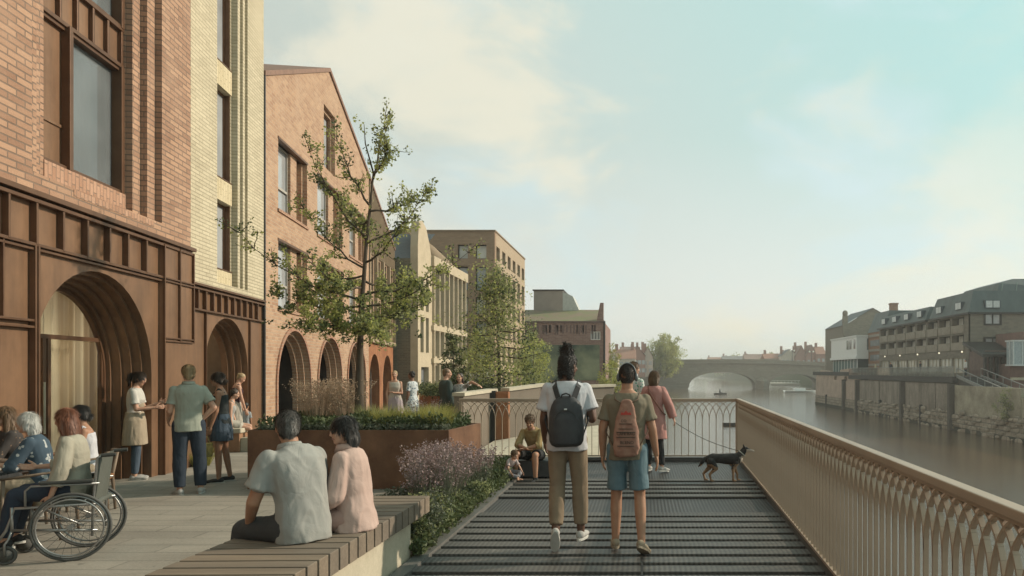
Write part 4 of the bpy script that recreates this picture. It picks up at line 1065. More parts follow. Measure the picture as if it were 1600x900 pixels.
# ================= deck =================
def deck():
    xl, ya, yb = -1.95, -1.0, 14.0
    def xr(y): return 1.335+.0333*y
    m, nd, lk, b = newmat('metal_grating')
    t = nd.new('ShaderNodeTexCoord')
    w1 = nd.new('ShaderNodeTexWave'); w1.bands_direction = 'X'; w1.inputs['Scale'].default_value = 7.0; w1.inputs['Distortion'].default_value = 0; lk.new(t.outputs['Object'], w1.inputs[0])
    w2 = nd.new('ShaderNodeTexWave'); w2.bands_direction = 'Y'; w2.inputs['Scale'].default_value = 12; lk.new(t.outputs['Object'], w2.inputs[0])
    f = nd.new('ShaderNodeMath'); f.operation = 'MULTIPLY'; lk.new(w1.outputs[0], f.inputs[0]); lk.new(w2.outputs[0], f.inputs[1])
    g = ntex(nd, lk, t.outputs['Object'], .9, 5, .65, .35, .65)
    c = mixc(nd, lk, f.outputs[0], (.085, .076, .068), (.26, .235, .205)); c = mixc(nd, lk, g, c, mixc(nd, lk, .55, c, (.07, .062, .055)))
    oi = nd.new('ShaderNodeObjectInfo'); c = mixc(nd, lk, oi.outputs['Random'], c, mixc(nd, lk, .35, c, (.05, .045, .04)))
    sm = ntex(nd, lk, t.outputs['Object'], 6, 6, .75, .6, .75); c = mixc(nd, lk, sm, c, mixc(nd, lk, .5, c, (.30, .27, .23)))
    lk.new(c, b.inputs['Base Color']); b.inputs['Metallic'].default_value = .25; b.inputs['Roughness'].default_value = .5
    bump(nd, lk, b, f.outputs[0], .6, .006)
    light = m
    m, nd, lk, b = newmat('metal_grating_dark')
    t = nd.new('ShaderNodeTexCoord')
    w1 = nd.new('ShaderNodeTexWave'); w1.bands_direction = 'X'; w1.inputs['Scale'].default_value = 7.0; lk.new(t.outputs['Object'], w1.inputs[0])
    g = ntex(nd, lk, t.outputs['Object'], 1.1, 5, .65, .35, .65)
    c = mixc(nd, lk, w1.outputs[0], (.035, .033, .031), (.085, .08, .075)); c = mixc(nd, lk, g, c, mixc(nd, lk, .4, c, (.03, .03, .03)))
    lk.new(c, b.inputs['Base Color']); b.inputs['Metallic'].default_value = .3; b.inputs['Roughness'].default_value = .5
    bump(nd, lk, b, w1.outputs[0], .5, .006)
    darkg = m
    t = thing('river_deck', 'dark metal grating walkway with pale transverse slats above the river', 'walkway', (0, 0, 0))
    def slab(q, y0, y1, z0, z1, inset=0):
        q.add([(xl, y0, z1), (xr(y0)-inset, y0, z1), (xr(y1)-inset, y1, z1), (xl, y1, z1), (xl, y0, z0), (xr(y0)-inset, y0, z0), (xr(y1)-inset, y1, z0), (xl, y1, z0)],
              [(0, 1, 2, 3), (4, 7, 6, 5), (0, 4, 5, 1), (1, 5, 6, 2), (2, 6, 7, 3), (3, 7, 4, 0)])
    base = MB(); slab(base, ya, yb, -.16, -.018); base.build('grating_bed', darkg, t)
    y = 2.0
    while y < 11.7:
        if not (8.62 < y < 9.85):  # slats left out here, so the dark bed stands in for shade
            q = MB(); slab(q, y, y+.20, -.014, .012); q.build('grating_slat', light, t, bevel=.003)
        y += .30 if y < 9 else .36
    q = MB(); q.box(-.02, -.0, 2, 8.7, .0125, .016); q.build('panel_joint', dark, t)
    # edge plates and beams
    q = MB()
    q.add([(xr(ya)-.01, ya, .02), (xr(yb)-.01, yb, .02), (xr(yb)+.0, yb, .10), (xr(ya)+.0, ya, .10), (xr(yb)+.14, yb, .10), (xr(ya)+.14, ya, .10), (xr(ya)+.14, ya, -.3), (xr(yb)+.14, yb, -.3), (xr(yb)-.01, yb, -.3), (xr(ya)-.01, ya, -.3)],
          [(0, 1, 2, 3), (3, 2, 4, 5), (5, 4, 7, 6), (0, 9, 8, 1), (0, 3, 5, 6, 9), (1, 8, 7, 4, 2)])
    q.build('kerb_plate', mat('kerb_metal', (.10, .095, .09), (.07, .066, .062), rough=.5, metal=.3, bmp=.03), t)
    q = MB(); q.box(xl-.12, xl, ya, 14.0, -.3, .035); q.build('edge_strip', mat('edge_metal', (.17, .16, .145), rough=.5, metal=.3, bmp=.03), t)
    q = MB(); q.box(-3.9, xr(yb)+.1, 14.0, 14.1, -.3, .06); q.build('end_plate', mat('kerb_metal', (.1, .1, .1)), t)
    q = MB()
    for yy in range(0, 15, 2): q.box(xl, xr(yy)+.1, yy-.08, yy+.08, -.7, -.17)
    for yy in (4, 10, 13.5): q.tube([(xr(yy)-.5, yy, -.5), (xr(yy)-.5, yy, -5.2)], .16, 10)
    q.build('support_beam', dark, t)
deck()
railm = mat('bronze_rail', (.41, .315, .235), (.32, .245, .18), rough=.45, metal=.35, bmp=.02, scale=1.2)
def railing(name, label, p0, p1, pitch, skip0=False):
    p0 = V(p0); p1 = V(p1); ln = (p1-p0).length; d = (p1-p0).normalized()
    t = thing(name, label, 'railing', p0, math.atan2(d.y, d.x))
    H_, hs, w, dp = 1.15, .76, .012, .026
    n = int(ln/pitch)
    q = MB(); q.box(-.03, ln+.03, -.035, .035, H_-.035, H_+.012); q.build('handrail', railm, t, bevel=.006)
    q = MB(); q.box(0, ln, -.02, .02, .06, .085); q.box(0, ln, -.024, .024, H_-.05, H_-.036); q.build('bottom_rail', railm, t)
    q = MB()
    def strip(pts):
        for i in range(len(pts)-1):
            a, b = pts[i], pts[i+1]
            q.bar((a[0], 0, a[1]), (b[0], 0, b[1]), w, dp, up=(0, 1, 0))
    strip([(0, .085), (0, hs)])
    for s in (-1, 1):
        R = 1.5*pitch; pts = []
        for k in range(9):
            a = k/8
            pts.append((s*(R*(1-math.cos(a*PI*.42)))/(1-math.cos(PI*.42)), hs-.005+(H_-.045-hs)*math.sin(a*PI*.42)/math.sin(PI*.42)))
        strip(pts)
    first = q.build('baluster', railm, t)
    for k in range(1, n):
        o = first if k == 1 else first.copy()
        if k > 1: C.objects.link(o)
        o.parent = t; o.location = (k*ln/n, 0, 0)
    for x in (0, ln):
        q = MB(); q.box(x-.02, x+.02, -.03, .03, 0, H_-.03); q.build('end_post', railm, t)
railing('railing', 'long bronze railing receding along the river side of the deck', (1.39, 1.6, .02), (1.80, 13.96, .02), .13)
railing('railing', 'short bronze railing crossing the far end of the deck', (-3.47, 14.0, .02), (1.78, 14.0, .02), .13)

# ================= bench =================
timber = mat('bench_timber', (.27, .205, .145), (.19, .142, .10), scale=2.5, stretch=(.25, 3, 3), rough=.75, bmp=.2, bscale=12, fine=.2)
def timber_var(m):
    nd = m.node_tree.nodes; lk = m.node_tree.links; b = nd['Principled BSDF']; src = b.inputs['Base Color'].links[0].from_socket
    oi = nd.new('ShaderNodeObjectInfo'); t = nd.new('ShaderNodeTexCoord')
    w = ntex(nd, lk, scaled(nd, lk, t.outputs['Object'], (1.2, 30, 30)), 1.5, 5, .6, .3, .7)
    c = mixc(nd, lk, oi.outputs['Random'], src, mixc(nd, lk, .5, src, (.12, .105, .09))); c = mixc(nd, lk, w, c, mixc(nd, lk, .35, c, (.06, .045, .03)))
    lk.new(c, b.inputs['Base Color'])
timber_var(timber)
def bench():
    t = thing('slatted_bench', 'long timber slatted bench on a pale stone plinth beside the planting', 'bench', (-2.5, 3.6, 0))
    q = MB(); q.box(-.36, .40, -1.2, 3.05, 0, .36); q.build('plinth', stone, t, bevel=.008)
    y = -1.2; k = 0
    while y < 3.4:
        q = MB()
        tilt = .05
        zt, zb = .50, .345
        q.add([(-.44, y-.02, zb), (.44, y, zb), (.44, y+.138, zb), (-.44, y+.118, zb), (-.44, y-.02, zt), (.44, y, zt), (.44, y+.138, zt), (-.44, y+.118, zt)],
              [(3, 2, 1, 0), (4, 5, 6, 7), (0, 1, 5, 4), (1, 2, 6, 5), (2, 3, 7, 6), (3, 0, 4, 7)])
        q.build('slat', timber, t, bevel=.005); y += .163
bench()

# ================= planters =================
soil = mat('soil', (.05, .035, .025), rough=1, bmp=.5)
def planter(name, label, pts, h, m, wall=.03, cat='planter', group=None, z0=0):
    cx_ = sum(p[0] for p in pts)/len(pts); cy_ = sum(p[1] for p in pts)/len(pts)
    t = thing(name, label, cat, (cx_, cy_, z0), group=group)
    ps = [V((p[0]-cx_, p[1]-cy_, 0)) for p in pts]; n = len(ps)
    ins = [p*(1-wall*2/p.length) for p in ps]
    q = MB()
    vs = []
    for z, ring in ((0, ps), (h, ps), (h, ins), (h-.12, ins)): vs += [V((p.x, p.y, z)) for p in ring]
    fs = []
    for r_ in range(3):
        for i in range(n): fs.append((r_*n+i, r_*n+(i+1) % n, (r_+1)*n+(i+1) % n, (r_+1)*n+i))
    q.add(vs, fs); q.build('tank', m, t, bevel=.004)
    q = MB(); q.add([V((p.x, p.y, h-.10)) for p in ins], [tuple(range(n))]); q.build('soil', soil, t)
    return t
# ================= leaves and plants =================
leafg = {}
def leafmat(name, c1, c2, tr=.25):
    if name in MATS: return MATS[name]
    m, nd, lk, b = newmat(name)
    g = nd.new('ShaderNodeNewGeometry')
    cr = mixc(nd, lk, g.outputs['Random Per Island'], c1, c2)
    lk.new(cr, b.inputs['Base Color']); b.inputs['Roughness'].default_value = .6; b.inputs['Specular IOR Level'].default_value = .3
    tl = nd.new('ShaderNodeBsdfTranslucent'); lk.new(cr, tl.inputs[0])
    x = nd.new('ShaderNodeMixShader'); x.inputs[0].default_value = tr; lk.new(b.outputs[0], x.inputs[1]); lk.new(tl.outputs[0], x.inputs[2]); lk.new(x.outputs[0], nd['Material Output'].inputs[0])
    MATS[name] = m; return m
LG = leafmat('leaf_bright', (.48, .48, .16), (.28, .31, .10), .6)
LO = leafmat('leaf_olive', (.38, .39, .18), (.22, .24, .11), .52)
LD = leafmat('leaf_dark', (.10, .125, .05), (.05, .07, .03))
LY = leafmat('leaf_yellow', (.40, .37, .11), (.27, .27, .08), .4)
LS = leafmat('leaf_sage', (.16, .17, .12), (.09, .105, .065))
LV = leafmat('lavender_flower', (.34, .25, .26), (.24, .17, .14))
LF = leafmat('feather_grass', (.44, .33, .23), (.30, .22, .15), .4)
LGR = leafmat('grass_blade', (.13, .15, .06), (.07, .09, .035))
def rdir(rng):
    z = rng.uniform(-1, 1); a = rng.uniform(0, 2*PI); r = math.sqrt(1-z*z); return V((r*math.cos(a), r*math.sin(a), z))
def leaf(q, p, s, rng, d=None, asp=.55):
    d = d or rdir(rng); n = rdir(rng); r = d.cross(n)
    if r.length < .1: r = d.cross(V((0, 0, 1)))+V((.01, 0, 0))
    r.normalize(); u = d.cross(r)
    q.add([p, p+d*s*.5+r*s*asp*.5+u*s*.08, p+d*s, p+d*s*.5-r*s*asp*.5+u*s*.08], [(0, 1, 2, 3)])
def crown(q, pts, per, rad, size, rng, flatz=.8):
    for p in pts:
        for _ in range(per):
            o = rdir(rng)*rad*(rng.random()**.5); o.z *= flatz
            leaf(q, p+o, size*rng.uniform(.6, 1.25), rng)
def branch(q, p, d, ln, r, rng, depth, tips, up=.25, wig=.18, kids=3, twig=None):
    n = 6; pts = [p.copy()]; rs = [r]
    cur = p.copy(); dd = d.normalized()
    for i in range(n):
        dd = (dd+rdir(rng)*wig+V((0, 0, up*.2))).normalized(); cur = cur+dd*ln/n; pts.append(cur.copy()); rs.append(r*(1-.75*(i+1)/n)+.0015)
    q.tube(pts, rs, 6 if r > .02 else 4)
    if depth <= 0: tips.extend(pts[2:]); return
    for k in range(kids):
        f = rng.uniform(.25, .95); i = int(f*n); base = pts[i]
        side = (dd+rdir(rng)*.95+V((0, 0, up))).normalized()
        branch(q, base, side, ln*rng.uniform(.35, .6), rs[i]*.6, rng, depth-1, tips, up, wig, kids, twig)
    tips.append(pts[-1])
bark = mat('bark', (.11, .085, .06), (.06, .045, .032), scale=8, stretch=(1, 1, .3), rough=.95, bmp=.5, bscale=20)
def main_tree():
    rng = random.Random(5); Y = 11.5
    base = px(561, 690, Y); base.z = .75
    t = thing('planter_tree', 'slender young tree with sparse bright leaves rising from the large near planter', 'tree', base)
    q = MB(); tips = []
    trunk = [(561, 660), (560, 600), (562, 540), (566, 480), (571, 420), (573, 370), (577, 320), (583, 270), (572, 225), (570, 195)]
    pts = [px(a, b, Y)-base+V((0, .04*math.sin(i*1.3), 0)) for i, (a, b) in enumerate(trunk)]
    pts[0].z = -.05
    q.tube(pts, [.075, .062, .048, .037, .030, .025, .020, .014, .009, .004], 10)
    limbs = [((566, 478), (470, 470), -.5), ((566, 490), (430, 405), .4), ((566, 470), (410, 375), -.7), ((570, 430), (480, 420), .3), ((571, 420), (490, 330), -.3), ((573, 375), (520, 300), .5), ((573, 372), (492, 240), -.2),
             ((566, 492), (640, 470), .6), ((566, 480), (690, 430), -.2), ((568, 460), (722, 392), .3), ((571, 410), (650, 350), -.5), ((573, 380), (660, 300), .2), ((577, 330), (640, 290), .6), ((583, 275), (612, 240), -.2),
             ((583, 280), (597, 185), .1), ((577, 320), (545, 235), -.4), ((575, 345), (530, 330), .6), ((566, 500), (560, 510), .9), ((566, 500), (520, 505), -.9), ((571, 440), (600, 420), 1.0), ((568, 450), (540, 430), -1.1), ((566, 500), (600, 515), -.7)]
    for (a, b), (c, d), dy in limbs:
        s = px(a, b, Y)-base; e = px(c, d, Y)-base+V((0, dy, 0)); ln = (e-s).length
        n = 7; P = []; R = []
        for i in range(n+1):
            f = i/n; p = s.lerp(e, f)+V((0, 0, -.10*ln*math.sin(f*PI)*(1 if c != 597 else 0)))+rdir(rng)*.02*ln*(f > 0)
            P.append(p); R.append(.017*(1-f)*min(1, ln)+.003)
        q.tube(P, R, 6)
        for i in range(2, n+1):
            for _ in range(3):
                branch(q, P[i], (P[i]-P[i-1]).normalized()+rdir(rng)*1.1, rng.uniform(.14, .34), .006, rng, 0, tips, .4, .25)
    for j_ in range(5, 10):
        for _ in range(5): tips.append(pts[j_]+rdir(rng)*.12)
    for _ in range(150):
        a = px(rng.gauss(560, 52), rng.gauss(492, 26), Y)-base+V((0, rng.uniform(-.7, .7), 0)); tips.append(a)
    q.build('trunk', bark, t, smooth=True)
    for nm, mt, sel in (('crown', LG, 0), ('crown', LO, 1), ('crown', LD, 2)):
        g = MB()
        pp = [p for i, p in enumerate(tips) if (i*7+3) % 10 in ((0, 1, 2, 3, 4), (5, 6, 7), (8, 9))[sel]]
        pp = [p for p in pp if rng.random() < .66 or p.z < 2.4]
        for p in pp:
            c = p+rdir(rng)*.03
            for _ in range(rng.randint(9, 18) if p.z < 2.4 else rng.randint(5, 11)):
                leaf(g, c+rdir(rng)*.055, rng.uniform(.03, .06), rng, asp=.7)
        g.build(nm, mt, t)
main_tree()
def bushy_tree(name, label, base, h, w, rng_seed, mats, trunk_h=.3, shape='cone', n=3200, size=.12, tr=.07, group=None, limbs=18, cat='tree'):
    rng = random.Random(rng_seed); t = thing(name, label, cat, base, group=group)
    q = MB(); q.tube([(0, 0, -.05), (0.03, 0, h*.3), (-.02, .02, h*.6), (0, 0, h*.9)], [tr, tr*.75, tr*.4, .01], 8)
    clumps = []
    for k in range(limbs):
        f = trunk_h+(1-trunk_h)*(k+.5)/limbs*.95; a = k*2.4+rng.random()
        g = (f-trunk_h)/(1-trunk_h)
        prof = {'cone': (1-g)**.75*(.55+.45*min(1, g*5)), 'ball': math.sqrt(max(.05, 1-(2*g-1)**2)), 'col': (1-g**3)*.9+.1}[shape]
        r = w/2*prof*rng.uniform(.7, 1.1)
        s = V((0, 0, h*(trunk_h*.75+f*.25*.9+ (f-trunk_h)*.7))) if shape != 'ball' else V((0, 0, h*(trunk_h+.3*g)))
        e = V((r*math.cos(a), r*math.sin(a), h*f))
        q.tube([s, s.lerp(e, .5)+V((0, 0, -.03*h)), e], [tr*.4, tr*.22, .006], 5)
        for j in range(5): clumps.append((s.lerp(e, .35+.65*j/4)+rdir(rng)*w*.07, w*.10*rng.uniform(.7, 1.5)))
    for _ in range(limbs*2):
        g = rng.random(); f = trunk_h+(1-trunk_h)*g; a = rng.random()*2*PI
        prof = {'cone': (1-g)**.75, 'ball': math.sqrt(max(.02, 1-(2*g-1)**2)), 'col': (1-g**3)}[shape]
        r = w/2*prof*rng.uniform(.2, .95); clumps.append((V((r*math.cos(a), r*math.sin(a), h*f)), w*.11*rng.uniform(.6, 1.5)))
    q.build('trunk', bark, t, smooth=True)
    gs = [MB() for _ in mats]
    for i, (c, r) in enumerate(clumps):
        g = gs[rng.randrange(len(mats))]
        for _ in range(n//len(clumps)):
            o = rdir(rng)*r*rng.random()**.4; leaf(g, c+o, size*rng.uniform(.5, 1.3), rng, asp=.5)
    for g, m in zip(gs, mats):
        if g.v: g.build('crown', m, t)
    return t
def at(x, Y, z=0): return ((x-CX)/F*Y, Y, z)
bushy_tree('leafy_tree', 'mid distance tree with a tall airy green crown between the planters', at(779, 22, .3), 4.5, 3.7, 11, [LO, LG, LO, LD], .20, 'cone', 11000, .085, .07, limbs=34)
bushy_tree('small_tree', 'rounded green tree in front of the painted warehouse wall', at(834, 27, .4), 2.6, 1.7, 12, [LG, LO], .12, 'ball', 6500, .085, .05, limbs=16)
bushy_tree('dark_tree', 'narrow dark leaved tree before the stone building', at(709, 21, .3), 2.6, .9, 13, [LD, LD, LO], .2, 'col', 2600, .08, .05)
bushy_tree('leafy_tree', 'smaller pale tree partly hidden left of the airy crown', at(745, 29, .3), 3.0, 2.0, 14, [LO, LG], .2, 'cone', 2600, .09, .05)
bushy_tree('climbing_shrub', 'yellow green shrub spilling over the bank beside the warehouse corner', at(955, 60, -2.5), 4.9, 2.8, 15, [LY, LG], .03, 'ball', 6500, .16, .1, cat='shrub')
bushy_tree('climbing_shrub', 'lower yellow green shrub over the water right of the warehouse corner', at(976, 60, -3.4), 4.6, 2.2, 16, [LY, LG], .03, 'ball', 4500, .15, .1, cat='shrub')
bushy_tree('riverside_tree', 'pale tree rising behind the yellow shrubs beside the warehouse', at(951, 75, .0), 4.4, 2.8, 17, [LY, LO], .2, 'ball', 3000, .2, .1)
bushy_tree('round_tree', 'large round green tree above the left end of the bridge', at(1040, 232, .0), 12.6, 11, 18, [LG, LY, LG], .08, 'ball', 14000, .6, .4, limbs=34)
for i, (x, Y, h, w, lab) in enumerate(((1095, 640, 9, 20, 'low hazy tree furthest left beyond the main arch'), (1130, 600, 10, 26, 'low hazy tree beyond the bridge centre'), (1205, 330, 9, 8, 'dark tree behind the pale roof right of the main arch'), (1220, 325, 8, 9, 'dark tree left of the far red gables'), (1152, 560, 12, 24, 'hazy tree above the far terrace roofs'), (1175, 540, 10, 22, 'hazy tree just left of the far brown roofs'))):
    bushy_tree('distant_tree', lab, at(x, Y, .5), h, w, 30+i, [LO, LD] if Y < 400 else [LO], .05, 'ball', 1600, .9 if Y < 400 else 2.0, .3, group='distant trees beyond the bridge', limbs=12)
bushy_tree('embankment_bush', 'pale straggly bush growing from the river wall at the right', (31.0, 62.0, -2.6), 2.9, 2.7, 50, [LS, LO], .05, 'ball', 3500, .13, .05, limbs=14, cat='bush')

def tuft(name, label, loc, h, w, n, m, seed, group, cat='plant', flower=None, lean=.5, wd=.006, nl=None):
    rng = random.Random(seed); t = thing(name, label, cat, loc, group=group) if label else None
    q = MB(); g = MB()
    for k in range(n):
        a = rng.random()*2*PI; r = rng.random()**.6*w*.25; b = V((r*math.cos(a), r*math.sin(a), 0))
        ln = h*rng.uniform(.55, 1.08); o = V((math.cos(a), math.sin(a), 0))*lean*ln*rng.uniform(.2, 1)*(w/h)
        p1 = b+V((0, 0, ln*.5))+o*.35; p2 = b+V((0, 0, ln))+o
        s = V((-math.sin(a+.5), math.cos(a+.5), 0))*wd
        q.add([b-s, b+s, p1+s*.8, p1-s*.8, p2], [(0, 1, 2, 3), (3, 2, 4)])
        if flower and rng.random() < .75:
            dirn = (p2-p1).normalized()
            for j in range(7): leaf(g, p2-dirn*(.05*h*j*.45)+rdir(rng)*.006, .028*rng.uniform(.7, 1.3), rng, asp=.7)
    q.build('blades', m, t)
    if flower and g.v: g.build('flower_heads', flower, t)
    return t
def shrub(name, label, loc, h, w, n, mats, seed, group, size=.04, cat='shrub'):
    rng = random.Random(seed); t = thing(name, label, cat, loc, group=group)
    gs = [MB() for _ in mats]; lob = [(V((rng.uniform(-.32, .32)*w, rng.uniform(-.32, .32)*w, h*rng.uniform(.35, .7))), rng.uniform(.25, .4)) for _ in range(9)]
    for k in range(n):
        c, r = lob[k % 9]; d = rdir(rng)*rng.random()**.35; p = c+V((d.x*w*r, d.y*w*r, d.z*h*r*1.1)); p.z = max(.01, p.z)
        leaf(gs[(k % 9) % len(mats)], p, size*rng.uniform(.6, 1.3), rng)
    st = MB()
    for _ in range(10): a = rng.random()*6.28; st.tube([(0, 0, 0), (w*.3*math.cos(a), w*.3*math.sin(a), h*.7)], .006, 4)
    st.build('stems', bark, t)
    for g, m in zip(gs, mats): g.build('foliage', m, t)
    return t
# ================= near planting =================
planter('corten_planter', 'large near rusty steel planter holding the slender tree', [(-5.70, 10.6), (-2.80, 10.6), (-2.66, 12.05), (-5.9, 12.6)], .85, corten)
rng = random.Random(3)
def bed(name, label, pts_fn, n, m, h, size, kind='stuff'):
    q = MB()
    for _ in range(n):
        p = pts_fn(rng); leaf(q, p, size*rng.uniform(.6, 1.3), rng, d=(rdir(rng)+V((0, 0, .5))).normalized())
    o = q.build(name, m); tag(o, label, 'planting', kind=kind); return o
def pl1(rng):
    x = rng.uniform(-5.6, -2.85); y = rng.uniform(10.7, 12.2)
    return V((x, y, .8+.24*rng.random()*(.6+.6*noise.noise(V((x*2, y*2, 0)))+.2)))
bed('ground_cover', 'dark green low foliage filling the large near planter', pl1, 8500, LD, .2, .07)
bed('ground_cover', 'silvery low foliage trailing along the near planter rim', lambda r: V((r.uniform(-5.6, -2.82), r.uniform(10.64, 10.8), .84+.07*r.random())), 1500, LS, .1, .05)
spots = [(-3.05, 11.0, 'rightmost'), (-3.45, 11.2, 'second from the right'), (-3.9, 11.1, 'third from the right'), (-4.25, 11.5, 'just right of the slender tree'), (-3.3, 11.7, 'at the back right corner')]
for i, (x, y, w) in enumerate(spots):
    tuft('grass_clump', 'yellow green fine grass clump in the near planter, %s' % w, (x, y, .8), .40, .55, 520, LY if i != 3 else LO, 60+i, 'yellow green grass clumps in the near planter', 'grass clump', wd=.004)
for i, (x, y, w) in enumerate([(-5.0, 11.3, 'just right of the seated man\'s head'), (-4.72, 11.6, 'between the two seated heads'), (-5.3, 11.9, 'behind the seated man\'s head'), (-4.85, 12.0, 'at the back, left of the trunk')]):
    tuft('feather_grass', 'tall feathery beige grass in the near planter, %s' % w, (x, y, .8), .74, .6, 240, LF, 70+i, 'feathery grasses in the near planter', 'grass clump', flower=LF, wd=.002, lean=.6)
# bed between bench, planter and deck
q = MB(); q.add([(-3.3, 7.15, .02), (-2.07, 7.15, .02), (-2.07, 13.2, .02), (-2.6, 13.2, .02), (-2.75, 10.6, .02), (-3.3, 10.3, .02)], [(0, 1, 2, 3, 4, 5)])
tag(q.build('soil_bed', soil), kind='structure')
def strip(rng):
    y = rng.uniform(6.6, 12.9); x = rng.uniform(-2.62, -2.0) if y > 7.2 else rng.uniform(-2.1, -2.0)
    if y > 10.4: x = rng.uniform(-2.6, -2.0)
    return V((x, y, .02+.22*rng.random()*(.8+.8*noise.noise(V((x*3, y*1.5, 2))))))
bed('ground_cover', 'low green leafy ground cover along the left edge of the deck', strip, 9000, LGR, .2, .055)
def strip2(rng):
    y = rng.uniform(7.2, 10.4); return V((rng.uniform(-3.2, -2.1), y, .02+.25*rng.random()*(.8+.8*noise.noise(V((y*3, y*1.5, 2))))))
bed('ground_cover', 'grey green low planting between the bench end and near planter', strip2, 7000, LS, .2, .05)
k = 0
LAV = [(-2.80, 10.2), (-2.62, 9.8), (-2.45, 10.1), (-2.65, 9.3), (-2.42, 9.5), (-2.80, 9.6), (-2.40, 9.0), (-2.62, 8.9), (-2.35, 10.6), (-2.50, 8.4), (-2.30, 8.6), (-2.70, 9.1)]
words = ['tallest against the planter corner', 'just right of the planter front corner', 'below the bright planter side', 'in the middle of the patch', 'in the middle, nearer the deck', 'at the left edge of the patch', 'near the deck halfway along', 'left of centre near the bench end', 'nearest the crouching child', 'closest behind the bench end', 'low beside the bench end and the deck', 'left, a step before the planter']
for (x, y), w in zip(LAV, words):
    tuft('lavender_plant', 'grey mauve lavender plant with thin flower spikes, %s' % w, (x, y, .02), rng.uniform(.50, .80), .5, 175, LS, 90+k, 'lavender plants beside the deck', 'lavender', flower=LV, wd=.0035); k += 1
for i, (x, y, h, w_, w) in enumerate([(-2.22, 7.4, .42, .42, 'nearest the viewer beside the bench end'), (-2.3, 7.9, .46, .5, 'second beyond the bench end'), (-2.2, 8.6, .30, .42, 'between the lavender and deck edge'), (-2.2, 9.5, .26, .4, 'small, beside the deck below the crouching child'), (-2.12, 6.95, .34, .26, 'squeezed between bench side and deck')]):
    shrub('low_shrub', 'dense grey green low shrub %s' % w, (x, y, .02), h, w_, 2400, [LS, LGR, LO], 110+i, 'low shrubs along the deck edge', .032)

# ================= middle distance planters, ramp =================
taupe = mat('taupe_wall', (.19, .155, .12), (.155, .125, .095), scale=1.5, rough=.85, bmp=.05)
coping = mat('pale_coping', (.50, .44, .34), (.42, .37, .28), rough=.8, bmp=.05)
def lowwall(name, label, p0, p1, z0a, z0b, h, m, cop=True):
    p0 = V((*p0, 0)); p1 = V((*p1, 0)); d = p1-p0; ln = d.length
    t = thing(name, label, 'wall', p0, math.atan2(d.y, d.x))
    q = MB(); q.add([(0, 0, z0a-h), (ln, 0, z0b-h), (ln, 0, z0b), (0, 0, z0a), (0, .2, z0a-h), (ln, .2, z0b-h), (ln, .2, z0b), (0, .2, z0a)],
                    [(0, 1, 2, 3), (5, 4, 7, 6), (3, 2, 6, 7), (1, 5, 6, 2), (4, 0, 3, 7)]); q.build('wall_face', m, t)
    if cop:
        q = MB(); q.bar((-.02, .1, z0a+.035), (ln+.02, .1, z0b+.035), .27, .07); q.build('coping', coping, t)
def PX(x, Y): return ((x-CX)/F*Y, Y)
lowwall('garden_wall', 'taupe wall with pale coping left of the rusty post behind the far railing', PX(724, 15.2), PX(775, 17.2), EYE-39*15.2/F, EYE-32*17.2/F, 1.9, taupe)
lowwall('garden_wall', 'taupe wall with pale coping right of the rusty post behind the far railing', PX(795, 17.0), PX(856, 18.2), EYE-31*17/F, EYE-23*18.2/F, 1.9, taupe)
lowwall('garden_wall', 'short taupe wall section beside the backpacker', PX(858, 18.6), PX(960, 20), 1.25, 1.28, 2, taupe)
for x, w, Y, yt, lab in ((785, 20, 16.9, 612, 'bright rusty steel post between the taupe walls'), (848, 22, 18.1, 600, 'rusty steel post beside the backpacker')):
    t = thing('corten_post', lab, 'post', (*PX(x, Y), 0)); q = MB(); zt = EYE+(HY-yt)*Y/F; q.box(-w*Y/F/2, w*Y/F/2, -.06, .25, -.4, zt); q.build('steel_case', cortenl, t, bevel=.01)
    q = MB(); q.box(-w*Y/F/2-.12, -w*Y/F/2-.003, -.10, .1, -.3, zt+.02); q.build('steel_channel', dark, t)
# pale ramp rising behind the far railing
q = MB(); a, b, c, d = px(735, 712, 14.6), px(900, 712, 14.6), px(870, 640, 19.5), px(742, 680, 17)
a.z = b.z = .015
q.add([(-3.45, 14.12, .012), (-.85, 14.12, .012), (-.98, 17.2, .45), (-3.4, 16.9, .12)], [(0, 1, 2, 3)])
q.add([(-3.45, 14.12, -.3), (-.85, 14.12, -.3), (-.98, 17.2, -.3), (-.85, 14.12, .012), (-.98, 17.2, .45)], [(1, 2, 4, 3)])
tag(q.build('ramp', mat('ramp_paving', (.52, .46, .36), (.44, .39, .30), rough=.85, bmp=.05), ), kind='structure')
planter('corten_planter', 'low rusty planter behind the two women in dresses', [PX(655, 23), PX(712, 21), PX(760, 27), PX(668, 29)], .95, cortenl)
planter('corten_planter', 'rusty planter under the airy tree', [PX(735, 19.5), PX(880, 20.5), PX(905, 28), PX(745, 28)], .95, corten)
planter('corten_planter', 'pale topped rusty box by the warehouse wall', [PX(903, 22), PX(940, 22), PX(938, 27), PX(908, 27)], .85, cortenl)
q = 0
for i, (x, Y, z, h, w, ms, lab) in enumerate([(683, 22.5, .85, .55, 1.5, [LD, LO], 'clipped dark shrub behind the floral dress'), (668, 24, .85, .5, 1.0, [LD], 'clipped dark shrub furthest left in the low planter'),
    (760, 21, .85, .5, 1.5, [LD, LS], 'dark shrub left of the airy tree trunk'), (742, 22.5, .85, .55, 1.2, [LD, LS], 'dark shrub behind the patterned top'), (797, 21.5, .85, .42, .9, [LD, LO], 'small shrub right of the airy tree trunk'),
    (822, 21.5, .85, .45, .9, [LD, LO], 'dark shrub below the rounded tree'), (843, 22, .85, .35, .8, [LD, LGR], 'small green shrub beside the backpacker shoulder'), (915, 24, .8, .45, .7, [LO], 'shrub in the pale topped box')]):
    shrub('clipped_shrub', lab, (*PX(x, Y), z), h, w, 1500, ms, 140+i, 'shrubs in the middle distance planters', .07)
